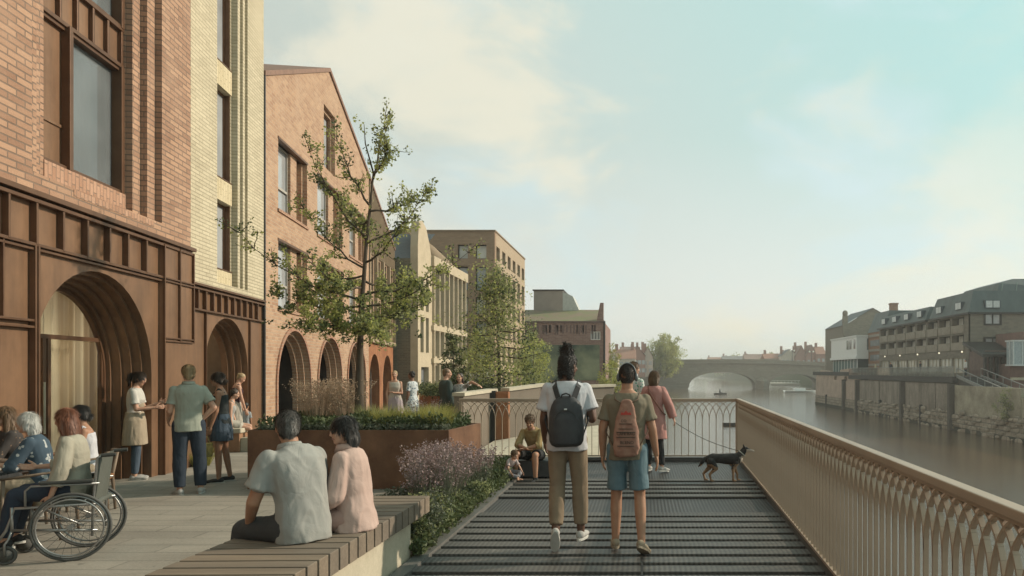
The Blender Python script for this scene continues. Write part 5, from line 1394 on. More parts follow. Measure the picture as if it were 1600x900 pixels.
t = tuft('flowering_shrub', 'white flowering plant left of the airy tree trunk', (*PX(752, 23), .9), .75, .9, 260, LS, 170, None, 'plant', flower=mat('white_petal', (.75, .73, .68), rough=.8, bmp=0), wd=.01)
tuft('grass_clump', 'low yellow green grass clump at the foot of the shopfront', (-7.95, 13.2, 0), .35, .6, 380, LY, 180, None, 'grass clump', wd=.006)
tuft('grass_clump', 'purple flowered grass clump behind the two women in dresses', (*PX(668, 16.5), .0), 1.0, .8, 500, LS, 181, None, 'grass clump', flower=LV, wd=.005)
# stool / box seat at the second shopfront
t = thing('box_seat', 'pale topped timber box seat in front of the cream building', 'seat', (*PX(359, 15.6), 0), .1)
q = MB(); q.box(-.28, .28, -.2, .2, 0, .40); q.build('box', mat('seat_box', (.33, .18, .10), rough=.7), t, bevel=.01)
q = MB(); q.box(-.32, .32, -.24, .24, .40, .50); q.build('cushion', mat('seat_pad', (.50, .44, .34), rough=.9), t, bevel=.02)
q = MB(); q.box(.28, .62, -.16, .16, 0, .3); q.build('side_box', stone, t, bevel=.01)
# ================= people =================
def skinmat(name, c):
    if name in MATS: return MATS[name]
    m, nd, lk, b = newmat(name); t = nd.new('ShaderNodeTexCoord')
    f = ntex(nd, lk, t.outputs['Object'], 9, 4, .6); lk.new(mixc(nd, lk, f, c, (c[0]*.88, c[1]*.78, c[2]*.74)), b.inputs['Base Color'])
    b.inputs['Roughness'].default_value = .55; b.inputs['Specular IOR Level'].default_value = .35
    b.inputs['Subsurface Weight'].default_value = .06; b.inputs['Subsurface Radius'].default_value = (.02, .008, .005); b.inputs['Subsurface Scale'].default_value = .5
    MATS[name] = m; return m
SK_L = skinmat('skin_light', (.50, .30, .21)); SK_M = skinmat('skin_tan', (.36, .20, .125)); SK_D = skinmat('skin_dark', (.115, .06, .038)); SK_B = skinmat('skin_brown', (.20, .11, .07))
EYE_M = mat('eye_dark', (.03, .02, .015), rough=.3, bmp=0); LIP = mat('lip', (.30, .12, .10), rough=.5, bmp=0)
def wrinkle(m, k=.5):
    if m.get('wr'): return m
    m['wr'] = 1; nd = m.node_tree.nodes; lk = m.node_tree.links; b = nd['Principled BSDF']
    t = nd.new('ShaderNodeTexCoord'); n = nd.new('ShaderNodeTexNoise'); n.inputs['Scale'].default_value = 5.5; n.inputs['Detail'].default_value = 4; n.inputs['Distortion'].default_value = .8
    lk.new(scaled(nd, lk, t.outputs['Object'], (1, 1, .6)), n.inputs['Vector'])
    a = nd.new('ShaderNodeMath'); a.operation = 'SUBTRACT'; a.inputs[1].default_value = .5; lk.new(n.outputs[0], a.inputs[0])
    c = nd.new('ShaderNodeMath'); c.operation = 'ABSOLUTE'; lk.new(a.outputs[0], c.inputs[0])
    p = nd.new('ShaderNodeMath'); p.operation = 'POWER'; p.inputs[1].default_value = .85; lk.new(c.outputs[0], p.inputs[0])
    u = nd.new('ShaderNodeBump'); u.inputs['Strength'].default_value = k; u.inputs['Distance'].default_value = .03; lk.new(p.outputs[0], u.inputs['Height'])
    for l in list(b.inputs['Normal'].links): lk.new(l.from_socket, u.inputs['Normal'])
    lk.new(u.outputs[0], b.inputs['Normal']); return m
def cloth(name, c, c2=None, weave=.1, rough=.85):
    return wrinkle(mat('cloth_'+name, c, c2 or tuple(v*.84 for v in c), rough=rough, scale=5, bmp=weave, bscale=60, dist=.004, spec=.2))
def hairm(name, c, c2=None): return mat('hair_'+name, c, c2 or tuple(v*.5 for v in c), rough=.5, scale=26, bmp=.5, bscale=60, stretch=(1.6, 1.6, .22), dist=.006, spec=.4)
def patt(name, base, spots, scale=16, thr=.42, third=None):
    if name in MATS: return MATS[name]
    m, nd, lk, b = newmat(name); t = nd.new('ShaderNodeTexCoord')
    v = nd.new('ShaderNodeTexVoronoi'); v.inputs['Scale'].default_value = scale; lk.new(t.outputs['Object'], v.inputs['Vector'])
    n = nd.new('ShaderNodeTexNoise'); n.inputs['Scale'].default_value = scale*1.6; lk.new(t.outputs['Object'], n.inputs['Vector'])
    ad = nd.new('ShaderNodeMath'); ad.operation = 'MULTIPLY_ADD'; ad.inputs[1].default_value = .5; lk.new(n.outputs[0], ad.inputs[0]); lk.new(v.outputs['Distance'], ad.inputs[2])
    l = nd.new('ShaderNodeMath'); l.operation = 'LESS_THAN'; l.inputs[1].default_value = thr+.2; lk.new(ad.outputs[0], l.inputs[0])
    c = mixc(nd, lk, l.outputs[0], base, spots)
    if third:
        g = ntex(nd, lk, t.outputs['Object'], scale*.6, 3, .5, .52, .56); c = mixc(nd, lk, g, c, third)
    lk.new(c, b.inputs['Base Color']); b.inputs['Roughness'].default_value = .85
    MATS[name] = m; return m

def vox(mb, size, smooth=2, fac=.5):
    me = bpy.data.meshes.new('tmp'); me.from_pydata(mb.v, [], mb.f); me.update()
    o = bpy.data.objects.new('tmp', me); C.objects.link(o)
    r = o.modifiers.new('r', 'REMESH'); r.mode = 'VOXEL'; r.voxel_size = size
    if smooth: s = o.modifiers.new('s', 'SMOOTH'); s.factor = fac; s.iterations = smooth
    dg = bpy.context.evaluated_depsgraph_get(); dg.update()
    ev = o.evaluated_get(dg); m2 = bpy.data.meshes.new_from_object(ev)
    vs = [v.co.copy() for v in m2.vertices]; fs = [tuple(p.vertices) for p in m2.polygons]; ns = [v.normal.copy() for v in m2.vertices]
    bpy.data.objects.remove(o); bpy.data.meshes.remove(me); bpy.data.meshes.remove(m2)
    return vs, fs, ns
def emit(name, vs, fs, mats, parent, mfun=None):
    me = bpy.data.meshes.new(name); me.from_pydata(vs, [], fs)
    for m in mats: me.materials.append(m)
    me.polygons.foreach_set('use_smooth', [True]*len(fs))
    if mfun:
        me.polygons.foreach_set('material_index', [mfun(p.center, p.normal) for p in me.polygons])
    me.update(); return link_mesh(name, me, parent)
def folds(vs, ns, amp, seed, fr=(7, 7, 3.5)):
    out = []
    for v, n in zip(vs, ns):
        q = V((v.x*fr[0]+seed, v.y*fr[1], v.z*fr[2]))
        k = noise.noise(q)+.5*noise.noise(q*2.3)
        r = 1-abs(noise.noise(q*1.4+V((9, 3, seed))))*2
        out.append(v+n*amp*(k+.6*max(0, r-.5)))
    return out

def cone(q, a, b, ra, rb, n=14, flat=1.0): q.tube([a, b], [ra, rb], n)
def limb(q, pts, rs, n=14):
    for i in range(len(pts)-1): q.tube([pts[i], pts[i+1]], [rs[i], rs[i+1]], n)
    for p, r in zip(pts, rs): q.ell(p, (r, r, r))
def nz(v): return V(v).normalized()

def person(label, loc, yaw, h=1.75, sex='m', lean=0, side=0, bend=0, twist=0, head=(0, 0), pelvis=None,
           armL=((-.14, .02, -1), (-.05, .18, -1)), armR=((.14, .02, -1), (.05, .18, -1)),
           legL=((-.03, .03, -1), (-.01, -.04, -1)), legR=((.03, .03, -1), (.01, -.04, -1)),
           toeL=(0, 1, 0), toeR=(0, 1, 0), skin=None, hair=('short', None), top=None, bottom=None, shoes=None, curl=.5,
           fine=True, kid=False, group=None, extra=None, thumbL=None, thumbR=None, bulk=1.0, feet_pitch=None):
    s = h/1.75; fem = sex == 'f'; skin = skin or SK_L
    vx = (.0085 if fine else .014)
    t = thing('person', label, 'person', loc, math.radians(yaw), group=group)
    hw = .148 if fem else .172; hip = .09
    if kid: hw = .135; hip = .075
    P0 = V((0, 0, .94 if pelvis is None else 0))
    def rotx(d): return M.Rotation(math.radians(-d), 3, 'X')
    R0 = M.Rotation(math.radians(side), 3, 'Y') @ rotx(lean*.35)
    R1 = M.Rotation(math.radians(side), 3, 'Y') @ M.Rotation(math.radians(twist*.5), 3, 'Z') @ rotx(lean+bend*.4)
    R2 = M.Rotation(math.radians(side), 3, 'Y') @ M.Rotation(math.radians(twist), 3, 'Z') @ rotx(lean+bend)
    waist = P0+R0 @ V((0, 0, .14)); chest = waist+R1 @ V((0, 0, .22)); nb = chest+R2 @ V((0, 0, .17))
    shL = chest+R2 @ V((-hw, 0, .092)); shR = chest+R2 @ V((hw, 0, .092))
    neck = nb; hsz = 1.0*(1.22 if kid else 1.0)*(.95 if fem else 1)
    Rn = R2.lerp(M.Identity(3), .5) if False else M.Rotation(math.radians(side*.5), 3, 'Y') @ rotx((lean+bend)*.55)
    Rh = M.Rotation(math.radians(twist+head[0]), 3, 'Z') @ rotx(head[1])
    hc = nb+Rn @ V((0, .01, .066))+Rh @ V((0, .015, .080*hsz))
    ua, fa, th, sh = (.285, .25, .44, .43)
    if kid: ua, fa, th, sh = .26, .22, .38, .36
    def chain(p, d1, d2, l1, l2): a = p+nz(d1)*l1; return a, a+nz(d2)*l2
    elL, wrL = chain(shL, armL[0], armL[1], ua, fa); elR, wrR = chain(shR, armR[0], armR[1], ua, fa)
    hL = P0+R0 @ V((-hip, 0, -.02)); hR = P0+R0 @ V((hip, 0, -.02))
    knL, anL = chain(hL, legL[0], legL[1], th, sh); knR, anR = chain(hR, legR[0], legR[1], th, sh)
    toeL, toeR = nz(toeL), nz(toeR)
    # drop to the ground
    if pelvis is None:
        low = min(a.z-.075+min(0, td.z*.15) for a, td in ((anL, toeL), (anR, toeR))); off = V((0, 0, -low))
    else: off = V((0, 0, pelvis/s))
    J = dict(P0=P0, waist=waist, chest=chest, nb=nb, shL=shL, shR=shR, elL=elL, elR=elR, wrL=wrL, wrR=wrR, hL=hL, hR=hR, knL=knL, knR=knR, anL=anL, anR=anR, hc=hc)
    for k in J: J[k] = (J[k]+off)
    g = lambda k: J[k]
    def ring(c, R, rx, ry, n=20, p=2.3, yo=0):
        out = []
        for i in range(n):
            a = 2*PI*i/n; ca, sa = math.cos(a), math.sin(a)
            out.append(c+R @ V((rx*math.copysign(abs(ca)**(2/p), ca), yo+ry*math.copysign(abs(sa)**(2/p), sa), 0)))
        return out
    B_ = bulk
    if fem: st = [('P', -.09, .12, .085, 0), ('P', -.01, .172, .112, -.01), ('P', .07, .15, .10, 0), ('W', .02, .122, .088, 0), ('W', .10, .13, .095, 0), ('W', .19, .145, .115, .012), ('C', .06, .148, .10, .0), ('C', .105, .138, .082, -.005), ('C', .135, .105, .068, -.005), ('C', .158, .072, .058, -.002), ('C', .18, .052, .05, 0)]
    else: st = [('P', -.09, .12, .09, 0), ('P', -.01, .158, .112, -.008), ('P', .07, .148, .105, 0), ('W', .02, .142, .10, 0), ('W', .10, .150, .108, 0), ('W', .19, .168, .12, .005), ('C', .06, .176, .112, -.004), ('C', .105, .165, .092, -.01), ('C', .14, .125, .076, -.01), ('C', .165, .085, .066, -.006), ('C', .19, .058, .056, 0)]
    if kid: st = [(a, b, c*.88, d*.95, e) for a, b, c, d, e in st]
    def torso(q, inf, lo=0, hi=99, extra_hem=None):
        rings = []
        for i, (k, z, rx, ry, yo) in enumerate(st):
            if i < lo or i > hi: continue
            base, R = {'P': (g('P0'), R0), 'W': (g('waist'), R1), 'C': (g('chest'), R2)}[k]
            rings.append(ring(base+R @ V((0, 0, z)), R, rx*B_+inf, ry*B_+inf, yo=yo))
        if extra_hem:
            zd, fx, fy = extra_hem; rings.pop(0) if lo == 0 else None; rings.insert(0, ring(g('P0')+R0 @ V((0, 0, zd)), R0, fx, fy, yo=-.004))
        q.loft(rings)
    ar = (.047, .042, .041, .038, .026) if not fem else (.040, .036, .036, .032, .022)
    if kid: ar = tuple(a*.85 for a in ar)
    lr = (.088, .066, .054, .056, .036) if not fem else (.088, .064, .05, .05, .032)
    if kid: lr = tuple(a*.82 for a in lr)
    def arm(q, S, inf=0, f0=0, f1=2.0, flare=0):
        a, b, c = g('sh'+S), g('el'+S), g('wr'+S)
        pts = [a, a.lerp(b, .5), b, b.lerp(c, .3), c]; ts = [0, .5, 1, 1.3, 2]; rs = [r*(B_ if B_ > 1 else 1)+inf for r in ar]; rs[0] += .004-inf*.55; rs[1] -= inf*.12
        P, Rr = [], []
        for i in range(5):
            if ts[i] <= f1: P.append(pts[i]); Rr.append(rs[i])
            else:
                k = (f1-ts[i-1])/(ts[i]-ts[i-1])
                if k > 0: P.append(pts[i-1].lerp(pts[i], k)); Rr.append(rs[i-1]+(rs[i]-rs[i-1])*k+flare)
                break
        for i in range(len(P)-1): q.tube([P[i], P[i+1]], [Rr[i], Rr[i+1]], 14)
        for p, r in list(zip(P, Rr))[:(None if f1 >= 2 else -1)]: q.ell(p, (r, r, r))
    def leg(q, S, inf=0, f1=2.0, flare=0, infk=None):
        a, b, c = g('h'+S), g('kn'+S), g('an'+S)
        fw = V((0, 1, 0))
        cm = b.lerp(c, .32)+(b-a).normalized().cross(V((1, 0, 0))).normalized()*0
        pts = [a, a.lerp(b, .55), b, cm, c]; ts = [0, .55, 1, 1.32, 2]
        rs = [r+inf for r in lr]
        if infk: rs = [lr[i]+infk[i] for i in range(5)]
        P, Rr = [], []
        for i in range(5):
            if ts[i] <= f1: P.append(pts[i]); Rr.append(rs[i])
            else:
                k = (f1-ts[i-1])/(ts[i]-ts[i-1])
                if k > 0: P.append(pts[i-1].lerp(pts[i], k)); Rr.append(rs[i-1]+(rs[i]-rs[i-1])*k+flare)
                break
        for i in range(len(P)-1): q.tube([P[i], P[i+1]], [Rr[i], Rr[i+1]], 16)
        for p, r in list(zip(P, Rr))[:(None if f1 >= 2 and not infk else -1)]: q.ell(p, (r, r, r))
    # ---- body ----
    q = MB(); torso(q, 0)
    for S in 'LR':
        arm(q, S); leg(q, S)
        td = toeL if S == 'L' else toeR; an = g('an'+S)
        up = V((1, 0, 0)).cross(td).normalized(); rg = td.cross(up)
        Rf = M((rg, td, up)).transposed()
        dn = -up
        q.ell(an+dn*.045-td*.02, (.03, .04, .032), Rf); q.ell(an+dn*.045+td*.07, (.038, .085, .026), Rf); q.ell(an+dn*.052+td*.14, (.038, .045, .02), Rf)
        q.tube([an, an+dn*.04], [lr[4], .032], 10)
    H = g('hc')
    q.tube([g('nb')-R2 @ V((0, 0, .06)), H-Rh @ V((0, .02, .04))], [.058 if not fem else .048, .054 if not fem else .045], 14)
    k = hsz*.94
    def hp(x, y, z): return H+Rh @ V((x*k, y*k, z*k))
    def he(qq, x, y, z, a, b, c, rot=None): qq.ell(hp(x, y, z), (a*k, b*k, c*k), Rh if rot is None else Rh @ rot, 16, 12)
    he(q, 0, -.012, .025, .076, .097, .098)
    he(q, 0, .022, -.035, .060, .068, .085); he(q, 0, .055, -.092, .030, .030, .028); he(q, 0, .03, -.075, .05, .05, .04)
    he(q, 0, .078, .028, .045, .018, .012); he(q, 0, .094, -.012, .010, .016, .028, M.Rotation(-.25, 3, 'X')); he(q, 0, .103, -.03, .014, .013, .011)
    he(q, 0, .082, -.062, .023, .016, .011)
    for sx in (-1, 1): he(q, sx*.074, -.004, -.008, .010, .020, .030); he(q, sx*.035, .068, -.03, .024, .02, .022)
    vs, fs, ns = vox(q, vx*s if fine else vx, 2)
    # ---- hands ----
    for S in 'LR':
        a, b = g('el'+S), g('wr'+S); fd = (b-a).normalized(); sg = -1 if S == 'L' else 1
        tdir = V((thumbL if S == 'L' else thumbR) or (0, 1, .15)); tdir = (tdir-fd*tdir.dot(fd)).normalized()
        pn = tdir.cross(fd)*(1 if S == 'R' else -1)         # palm normal
        hq = MB(); hs = (.92 if fem else 1.0)*(.85 if kid else 1)
        c0 = b
        Rp = M((tdir, fd, pn)).transposed()
        hq.ell(b+fd*.048*hs, (.038*hs, .052*hs, .016*hs), Rp); hq.tube([b-fd*.02, b+fd*.03], [ar[4]*.98, .021*hs], 12)
        hq.ell(b+fd*.035*hs+tdir*.02*hs+pn*.006, (.018*hs, .032*hs, .016*hs), Rp)
        for i, (o, ln) in enumerate(((.030, .070), (.010, .078), (-.010, .073), (-.029, .058))):
            p = b+fd*(.090-abs(o-.005)*.25)*hs+tdir*o*hs; d = (fd+tdir*o*1.6).normalized()
            pts = [p-d*.02]; rr = [.0095*hs]
            for j in range(3):
                ang = curl*(.35+.35*j)+.06*i; d2 = (d*math.cos(ang)+pn*math.sin(ang)).normalized()
                p = p+d2*ln*hs*(.42, .32, .26)[j]; pts.append(p.copy()); rr.append((.0088, .008, .0068)[j]*hs)
            limb(hq, pts, rr, 8)
        p = b+fd*.02*hs+tdir*.028*hs; d = (fd*.75+tdir*.65+pn*.25).normalized(); p2 = p+d*.042*hs; p3 = p2+(d+fd*.5+pn*.2).normalized()*.03*hs
        limb(hq, [p, p2, p3], [.013*hs, .0105*hs, .0085*hs], 8)
        hv, hf, hn = vox(hq, .0042 if fine else .008, 1)
        nbv = len(vs); vs = vs+hv; fs = fs+[tuple(i+nbv for i in f) for f in hf]; ns = ns+hn
    Rhi = Rh.transposed()
    def mf(c, n):
        l = Rhi @ (V(c)/1.0-H)/k
        if l.y > .06 and abs(l.z) < .2:
            if abs(abs(l.x)-.031) < .014 and abs(l.z-.006) < .0065: return 1
            if abs(abs(l.x)-.032) < .019 and abs(l.z-.030) < .005 and fine: return 3
            if abs(l.x) < .022 and abs(l.z+.060) < .008 and l.y > .075: return 2
        return 0
    hcol = hair[1] or hairm('brown', (.06, .035, .02))
    root = t
    emit('body', [v*s for v in vs], fs, [skin, EYE_M, LIP, hcol], t, lambda c, n: mf(V(c)/s, n))
    # ---- clothes ----
    def piece(name, q, m, size=None, amp=.006, seed=1, sm=3, par=None, fr=(7, 7, 3.5)):
        a, b, c = vox(q, size or vx*s*1.05, sm)
        a = folds(a, c, amp, seed, fr)
        return emit(name, [v*s for v in a], b, [m], par or t)
    sd = (hash(label) % 97) if False else (len(label)*7 % 53)
    if top:
        q = MB(); kind = top.get('sleeve', 'short'); e = top.get('fit', .012)
        hem = top.get('hem', -.10); hx = top.get('hx', .175 if not fem else .185); hy = top.get('hy', .128)
        torso(q, e, 0 if hem < -.05 else 1, top.get('hi', 9), (hem, hx, hy) if hem < -.095 else None)
        if top.get('strap'):
            for sx in (-1, 1): q.tube([g('chest')+R2 @ V((sx*.085, .07, .08)), g('chest')+R2 @ V((sx*.085, 0, .155)), g('chest')+R2 @ V((sx*.085, -.07, .08))], .018, 8)
        if kind != 'none':
            for S in 'LR':
                arm(q, S, e+.004+top.get('loose', 0), f1={'short': .68, 'long': 1.93, 'elbow': 1.15, 'three': 1.55, 'cap': .3}[kind], flare=.012 if kind in ('short', 'elbow') else .003)
        sh_ = piece(top.get('name', 'shirt'), q, top['m'], amp=top.get('amp', .009), seed=sd)
        if top.get('collar'):
            q = MB(); n = 22; r1 = []; r2 = []; r3 = []
            c0 = g('nb')+R2 @ V((0, 0, .006)); 
            for z, rr in ((-.03, .096), (.030, .072), (.034, .066), (-.015, .085)): r1.append(ring(c0+Rn @ V((0, .004, z)), Rn, rr, rr*1.0, n))
            q.loft(r1, caps=False); q.f = q.f+[((n*3)+j, (n*3)+(j+1) % n, (j+1) % n, j) for j in range(n)]; q.m = [0]*len(q.f)
            q.v = [tuple(V(p)*s) for p in q.v]
            q.build('collar', top['m'], sh_, smooth=True)
        if top.get('buttons'):
            q = MB()
            q.v = [tuple(V(p)*s) for p in q.v]
    if bottom:
        q = MB(); kd = bottom['kind']
        if kd in ('trousers', 'shorts'):
            torso(q, .003, 0, 2)
            f1 = {'trousers': bottom.get('len', 1.93), 'shorts': bottom.get('len', .9)}[kd]
            lo = bottom.get('loose', .01)
            for S in 'LR':
                if kd == 'trousers': leg(q, S, f1=f1, infk=[.012+lo*.5, .012+lo, .012+lo, .008+lo*1.3, .014+lo*1.2])
                else: leg(q, S, .014+lo, f1=f1, flare=.015)
                q.ell(g('h'+S), (lr[0]+.012, lr[0]+.012, lr[0]+.01))
        elif kd == 'skirt':
            z1 = bottom.get('z', -.55); fx = bottom.get('fx', .26)
            q.loft([ring(g('P0')+V((0, 0, z1)), M.Identity(3), fx, fx*.8), ring(g('P0')+V((0, 0, z1*.5)), M.Identity(3), .19+fx*.12, .16), ring(g('P0'), R0, .185, .13), ring(g('P0')+R0 @ V((0, 0, .12)), R0, .15, .105)])
        piece(bottom.get('name', kd), q, bottom['m'], amp=bottom.get('amp', .008), seed=sd+3, fr=(8, 8, 3) if kd != 'skirt' else (16, 16, 1.2))
        if bottom.get('belt'):
            q = MB(); c0 = g('P0')+R0 @ V((0, 0, .075)); q.loft([ring(c0, R0, .166*B_, .122*B_), ring(c0+R0 @ V((0, 0, .035)), R0, .164*B_, .12*B_)]); q.v = [tuple(V(p)*s) for p in q.v]; q.build('belt', dark, t, smooth=True)
    if shoes:
        for S in 'LR':
            td = toeL if S == 'L' else toeR; an = g('an'+S); up = V((1, 0, 0)).cross(td).normalized(); rg = td.cross(up); Rf = M((rg, td, up)).transposed(); dn = -up
            q = MB(); q.ell(an+dn*.035-td*.02, (.042, .052, .045), Rf); q.ell(an+dn*.042+td*.06, (.046, .09, .036), Rf); q.ell(an+dn*.05+td*.135, (.046, .06, .028), Rf)
            if shoes.get('high'): q.tube([an+dn*.03, an+up*.03], [.044, .046], 12)
            so_ = piece('shoe', q, shoes['m'], size=.008*s if fine else .012, amp=.001, seed=2, sm=1)
            q = MB(); nn = 18; c0 = an+td*.045
            rr = []
            for z in (-.086, -.062): rr.append([c0+Rf @ V(((.045+.006*math.sin(2*PI*i/nn))*math.cos(2*PI*i/nn), .135*math.sin(2*PI*i/nn), 0))+up*z for i in range(nn)])
            q.loft(rr); q.v = [tuple(V(p)*s) for p in q.v]; q.build('sole', shoes.get('sole', white), so_, smooth=False, bevel=.004)
    # ---- hair ----
    st_, hm = hair[0], hcol
    if st_ != 'bald':
        q = MB()
        if st_ == 'crop': he(q, 0, -.018, .034, .0785, .095, .090); he(q, 0, -.045, -.005, .070, .058, .07)
        else: he(q, 0, -.022, .038, .083, .098, .092); he(q, 0, -.05, -.005, .074, .062, .075)
        if st_ == 'short': he(q, 0, -.048, -.045, .055, .05, .05)
        if st_ == 'curly':
            rg_ = random.Random(sd)
            for _ in range(90):
                d = rdir(rg_); d.y = d.y*.8-.25
                if d.z < -.6 or (d.y > .35 and d.z < .45): continue
                he(q, d.x*.080, -.02+d.y*.098, .035+d.z*.092, .018, .018, .018)
        if st_ == 'sidecut': he(q, 0, .01, .085, .07, .085, .045)
        if st_ in ('long', 'verylong', 'bob'):
            L_ = {'bob': .17, 'long': .27, 'verylong': .42}[st_]
            bk = H+Rh @ V((0, -.045, .02))*k; dn = (V((0, 0, -1))+(R2 @ V((0, -.12, 0)))).normalized()
            rings = []
            for i in range(7):
                f = i/6; c = bk+dn*L_*f+Rh @ V((0, -.02*math.sin(f*PI), 0))
                rings.append(ring(c, Rh, .077+.008*math.sin(f*PI)-.008*f, .056-.02*f, yo=-.005))
            q.loft(rings)
            for sx in (-1, 1):
                p0 = hp(sx*.066, -.028, .05); q.tube([p0, p0+V((0, 0, -L_*.45))+Rh @ V((sx*.012, -.005, 0)), p0+dn*L_*.8+Rh @ V((sx*.004, -.01, 0))], [.028, .026, .016], 10)
        if st_ == 'bun': he(q, 0, -.10, .05, .042, .04, .04); 
        if st_ == 'lowbun': he(q, 0, -.115, -.03, .035, .03, .035)
        if st_ == 'pony': q.tube([hp(0, -.10, .06), hp(0, -.15, .04), hp(0, -.16, -.04), hp(0, -.14, -.13)], [.022, .034, .03, .012], 10)
        if st_ == 'dreads':
            rg_ = random.Random(4)
            for i in range(26):
                a = rg_.uniform(0, 2*PI); r = rg_.uniform(.01, .05)
                b0 = hp(r*math.cos(a)*1.2, -.04+r*math.sin(a), .10); tip = hp(r*math.cos(a)*.9+rg_.uniform(-.02, .02), -.045+rg_.uniform(-.03, .03), .19+rg_.uniform(-.02, .045))
                q.tube([b0, b0.lerp(tip, .5)+rdir(rg_)*.008, tip], [.012, .011, .006], 6)
            for i in range(18):
                a = -PI/2+rg_.uniform(-1.5, 1.5); p0 = hp(.08*math.cos(a), -.02+.08*math.sin(a), rg_.uniform(-.02, .05)); q.tube([p0, p0+V((rg_.uniform(-.01, .01), 0, -.06)), p0+V((rg_.uniform(-.015, .015), -.01, -rg_.uniform(.09, .15)))], [.012, .011, .006], 6)
        fr = (26, 26, 7) if st_ not in ('curly',) else (22, 22, 22)
        hv, hf, hn = vox(q, .0065*s if fine else .012, 1)
        hv = folds(hv, hn, .0055 if fine else .004, sd, fr)
        if fine:
            rs_ = random.Random(sd+5); cen = H; nb_ = len(hv); ev = list(hv); ef = list(hf)
            for _ in range(3600):
                i = rs_.randrange(nb_); p = hv[i]; n_ = hn[i]
                if st_ in ('curly', 'dreads'): d = rdir(rs_)
                elif st_ in ('short', 'crop'): d = (Rh @ V((0, -.35, -1)))+rdir(rs_)*.35
                else: d = V((0, 0, -1))+rdir(rs_)*.16
                d = (d-n_*d.dot(n_))
                if d.length < .1: continue
                d.normalize(); sd_ = d.cross(n_)*.0022; ln = rs_.uniform(.004, .009) if st_ == 'crop' else rs_.uniform(.018, .038) if st_ in ('short', 'curly', 'dreads') else rs_.uniform(.04, .09)
                a = p-n_*.003; b = p+d*ln*.5+n_*.004; c = p+d*ln+n_*rs_.uniform(.001, .012)
                k0 = len(ev); ev += [a-sd_, a+sd_, b+sd_, b-sd_, c]; ef += [(k0, k0+1, k0+2, k0+3), (k0+3, k0+2, k0+4)]
            hv, hf = ev, ef
        emit('hair', [v*s for v in hv], hf, [hm], t)
    J = {kk: v*s for kk, v in J.items()}
    J['root'] = t; J['s'] = s; J['hp'] = lambda x, y, z: hp(x, y, z)*s; J['Rh'] = Rh; J['R2'] = R2; J['R0'] = R0; J['ring'] = ring
    rot = M.Rotation(math.radians(yaw), 3, 'Z'); lc = V(loc)
    J['w'] = lambda p: lc+rot @ p
    return J
def gxy(x, Y, z=0): return ((x-CX)/F*Y, Y, z)

denim = cloth('denim', (.075, .10, .13), (.055, .075, .10)); denimd = cloth('dark_denim', (.03, .04, .055)); denims = cloth('washed_denim', (.13, .19, .215), (.09, .14, .165))
H_DK = hairm('black', (.022, .018, .015)); H_BR = hairm('dark_brown', (.05, .03, .018)); H_GR = hairm('grey', (.15, .14, .125), (.035, .03, .027)); H_WH = hairm('white', (.58, .57, .53), (.42, .41, .38)); H_RD = hairm('auburn', (.24, .095, .05), (.12, .045, .025)); H_BL = hairm('blonde', (.40, .29, .16), (.24, .16, .08)); H_LB = hairm('light_brown', (.17, .10, .05), (.09, .05, .025))
SH_W = {'m': cloth('shoe_white', (.42, .40, .37)), 'sole': mat('sole_pale', (.55, .53, .48), rough=.7, bmp=0)}
SH_D = {'m': cloth('shoe_dark', (.04, .04, .04)), 'sole': mat('sole_pale', (.55, .53, .48))}
SH_T = {'m': cloth('shoe_tan', (.30, .24, .17)), 'sole': mat('sole_tan', (.25, .2, .14), rough=.7, bmp=0)}

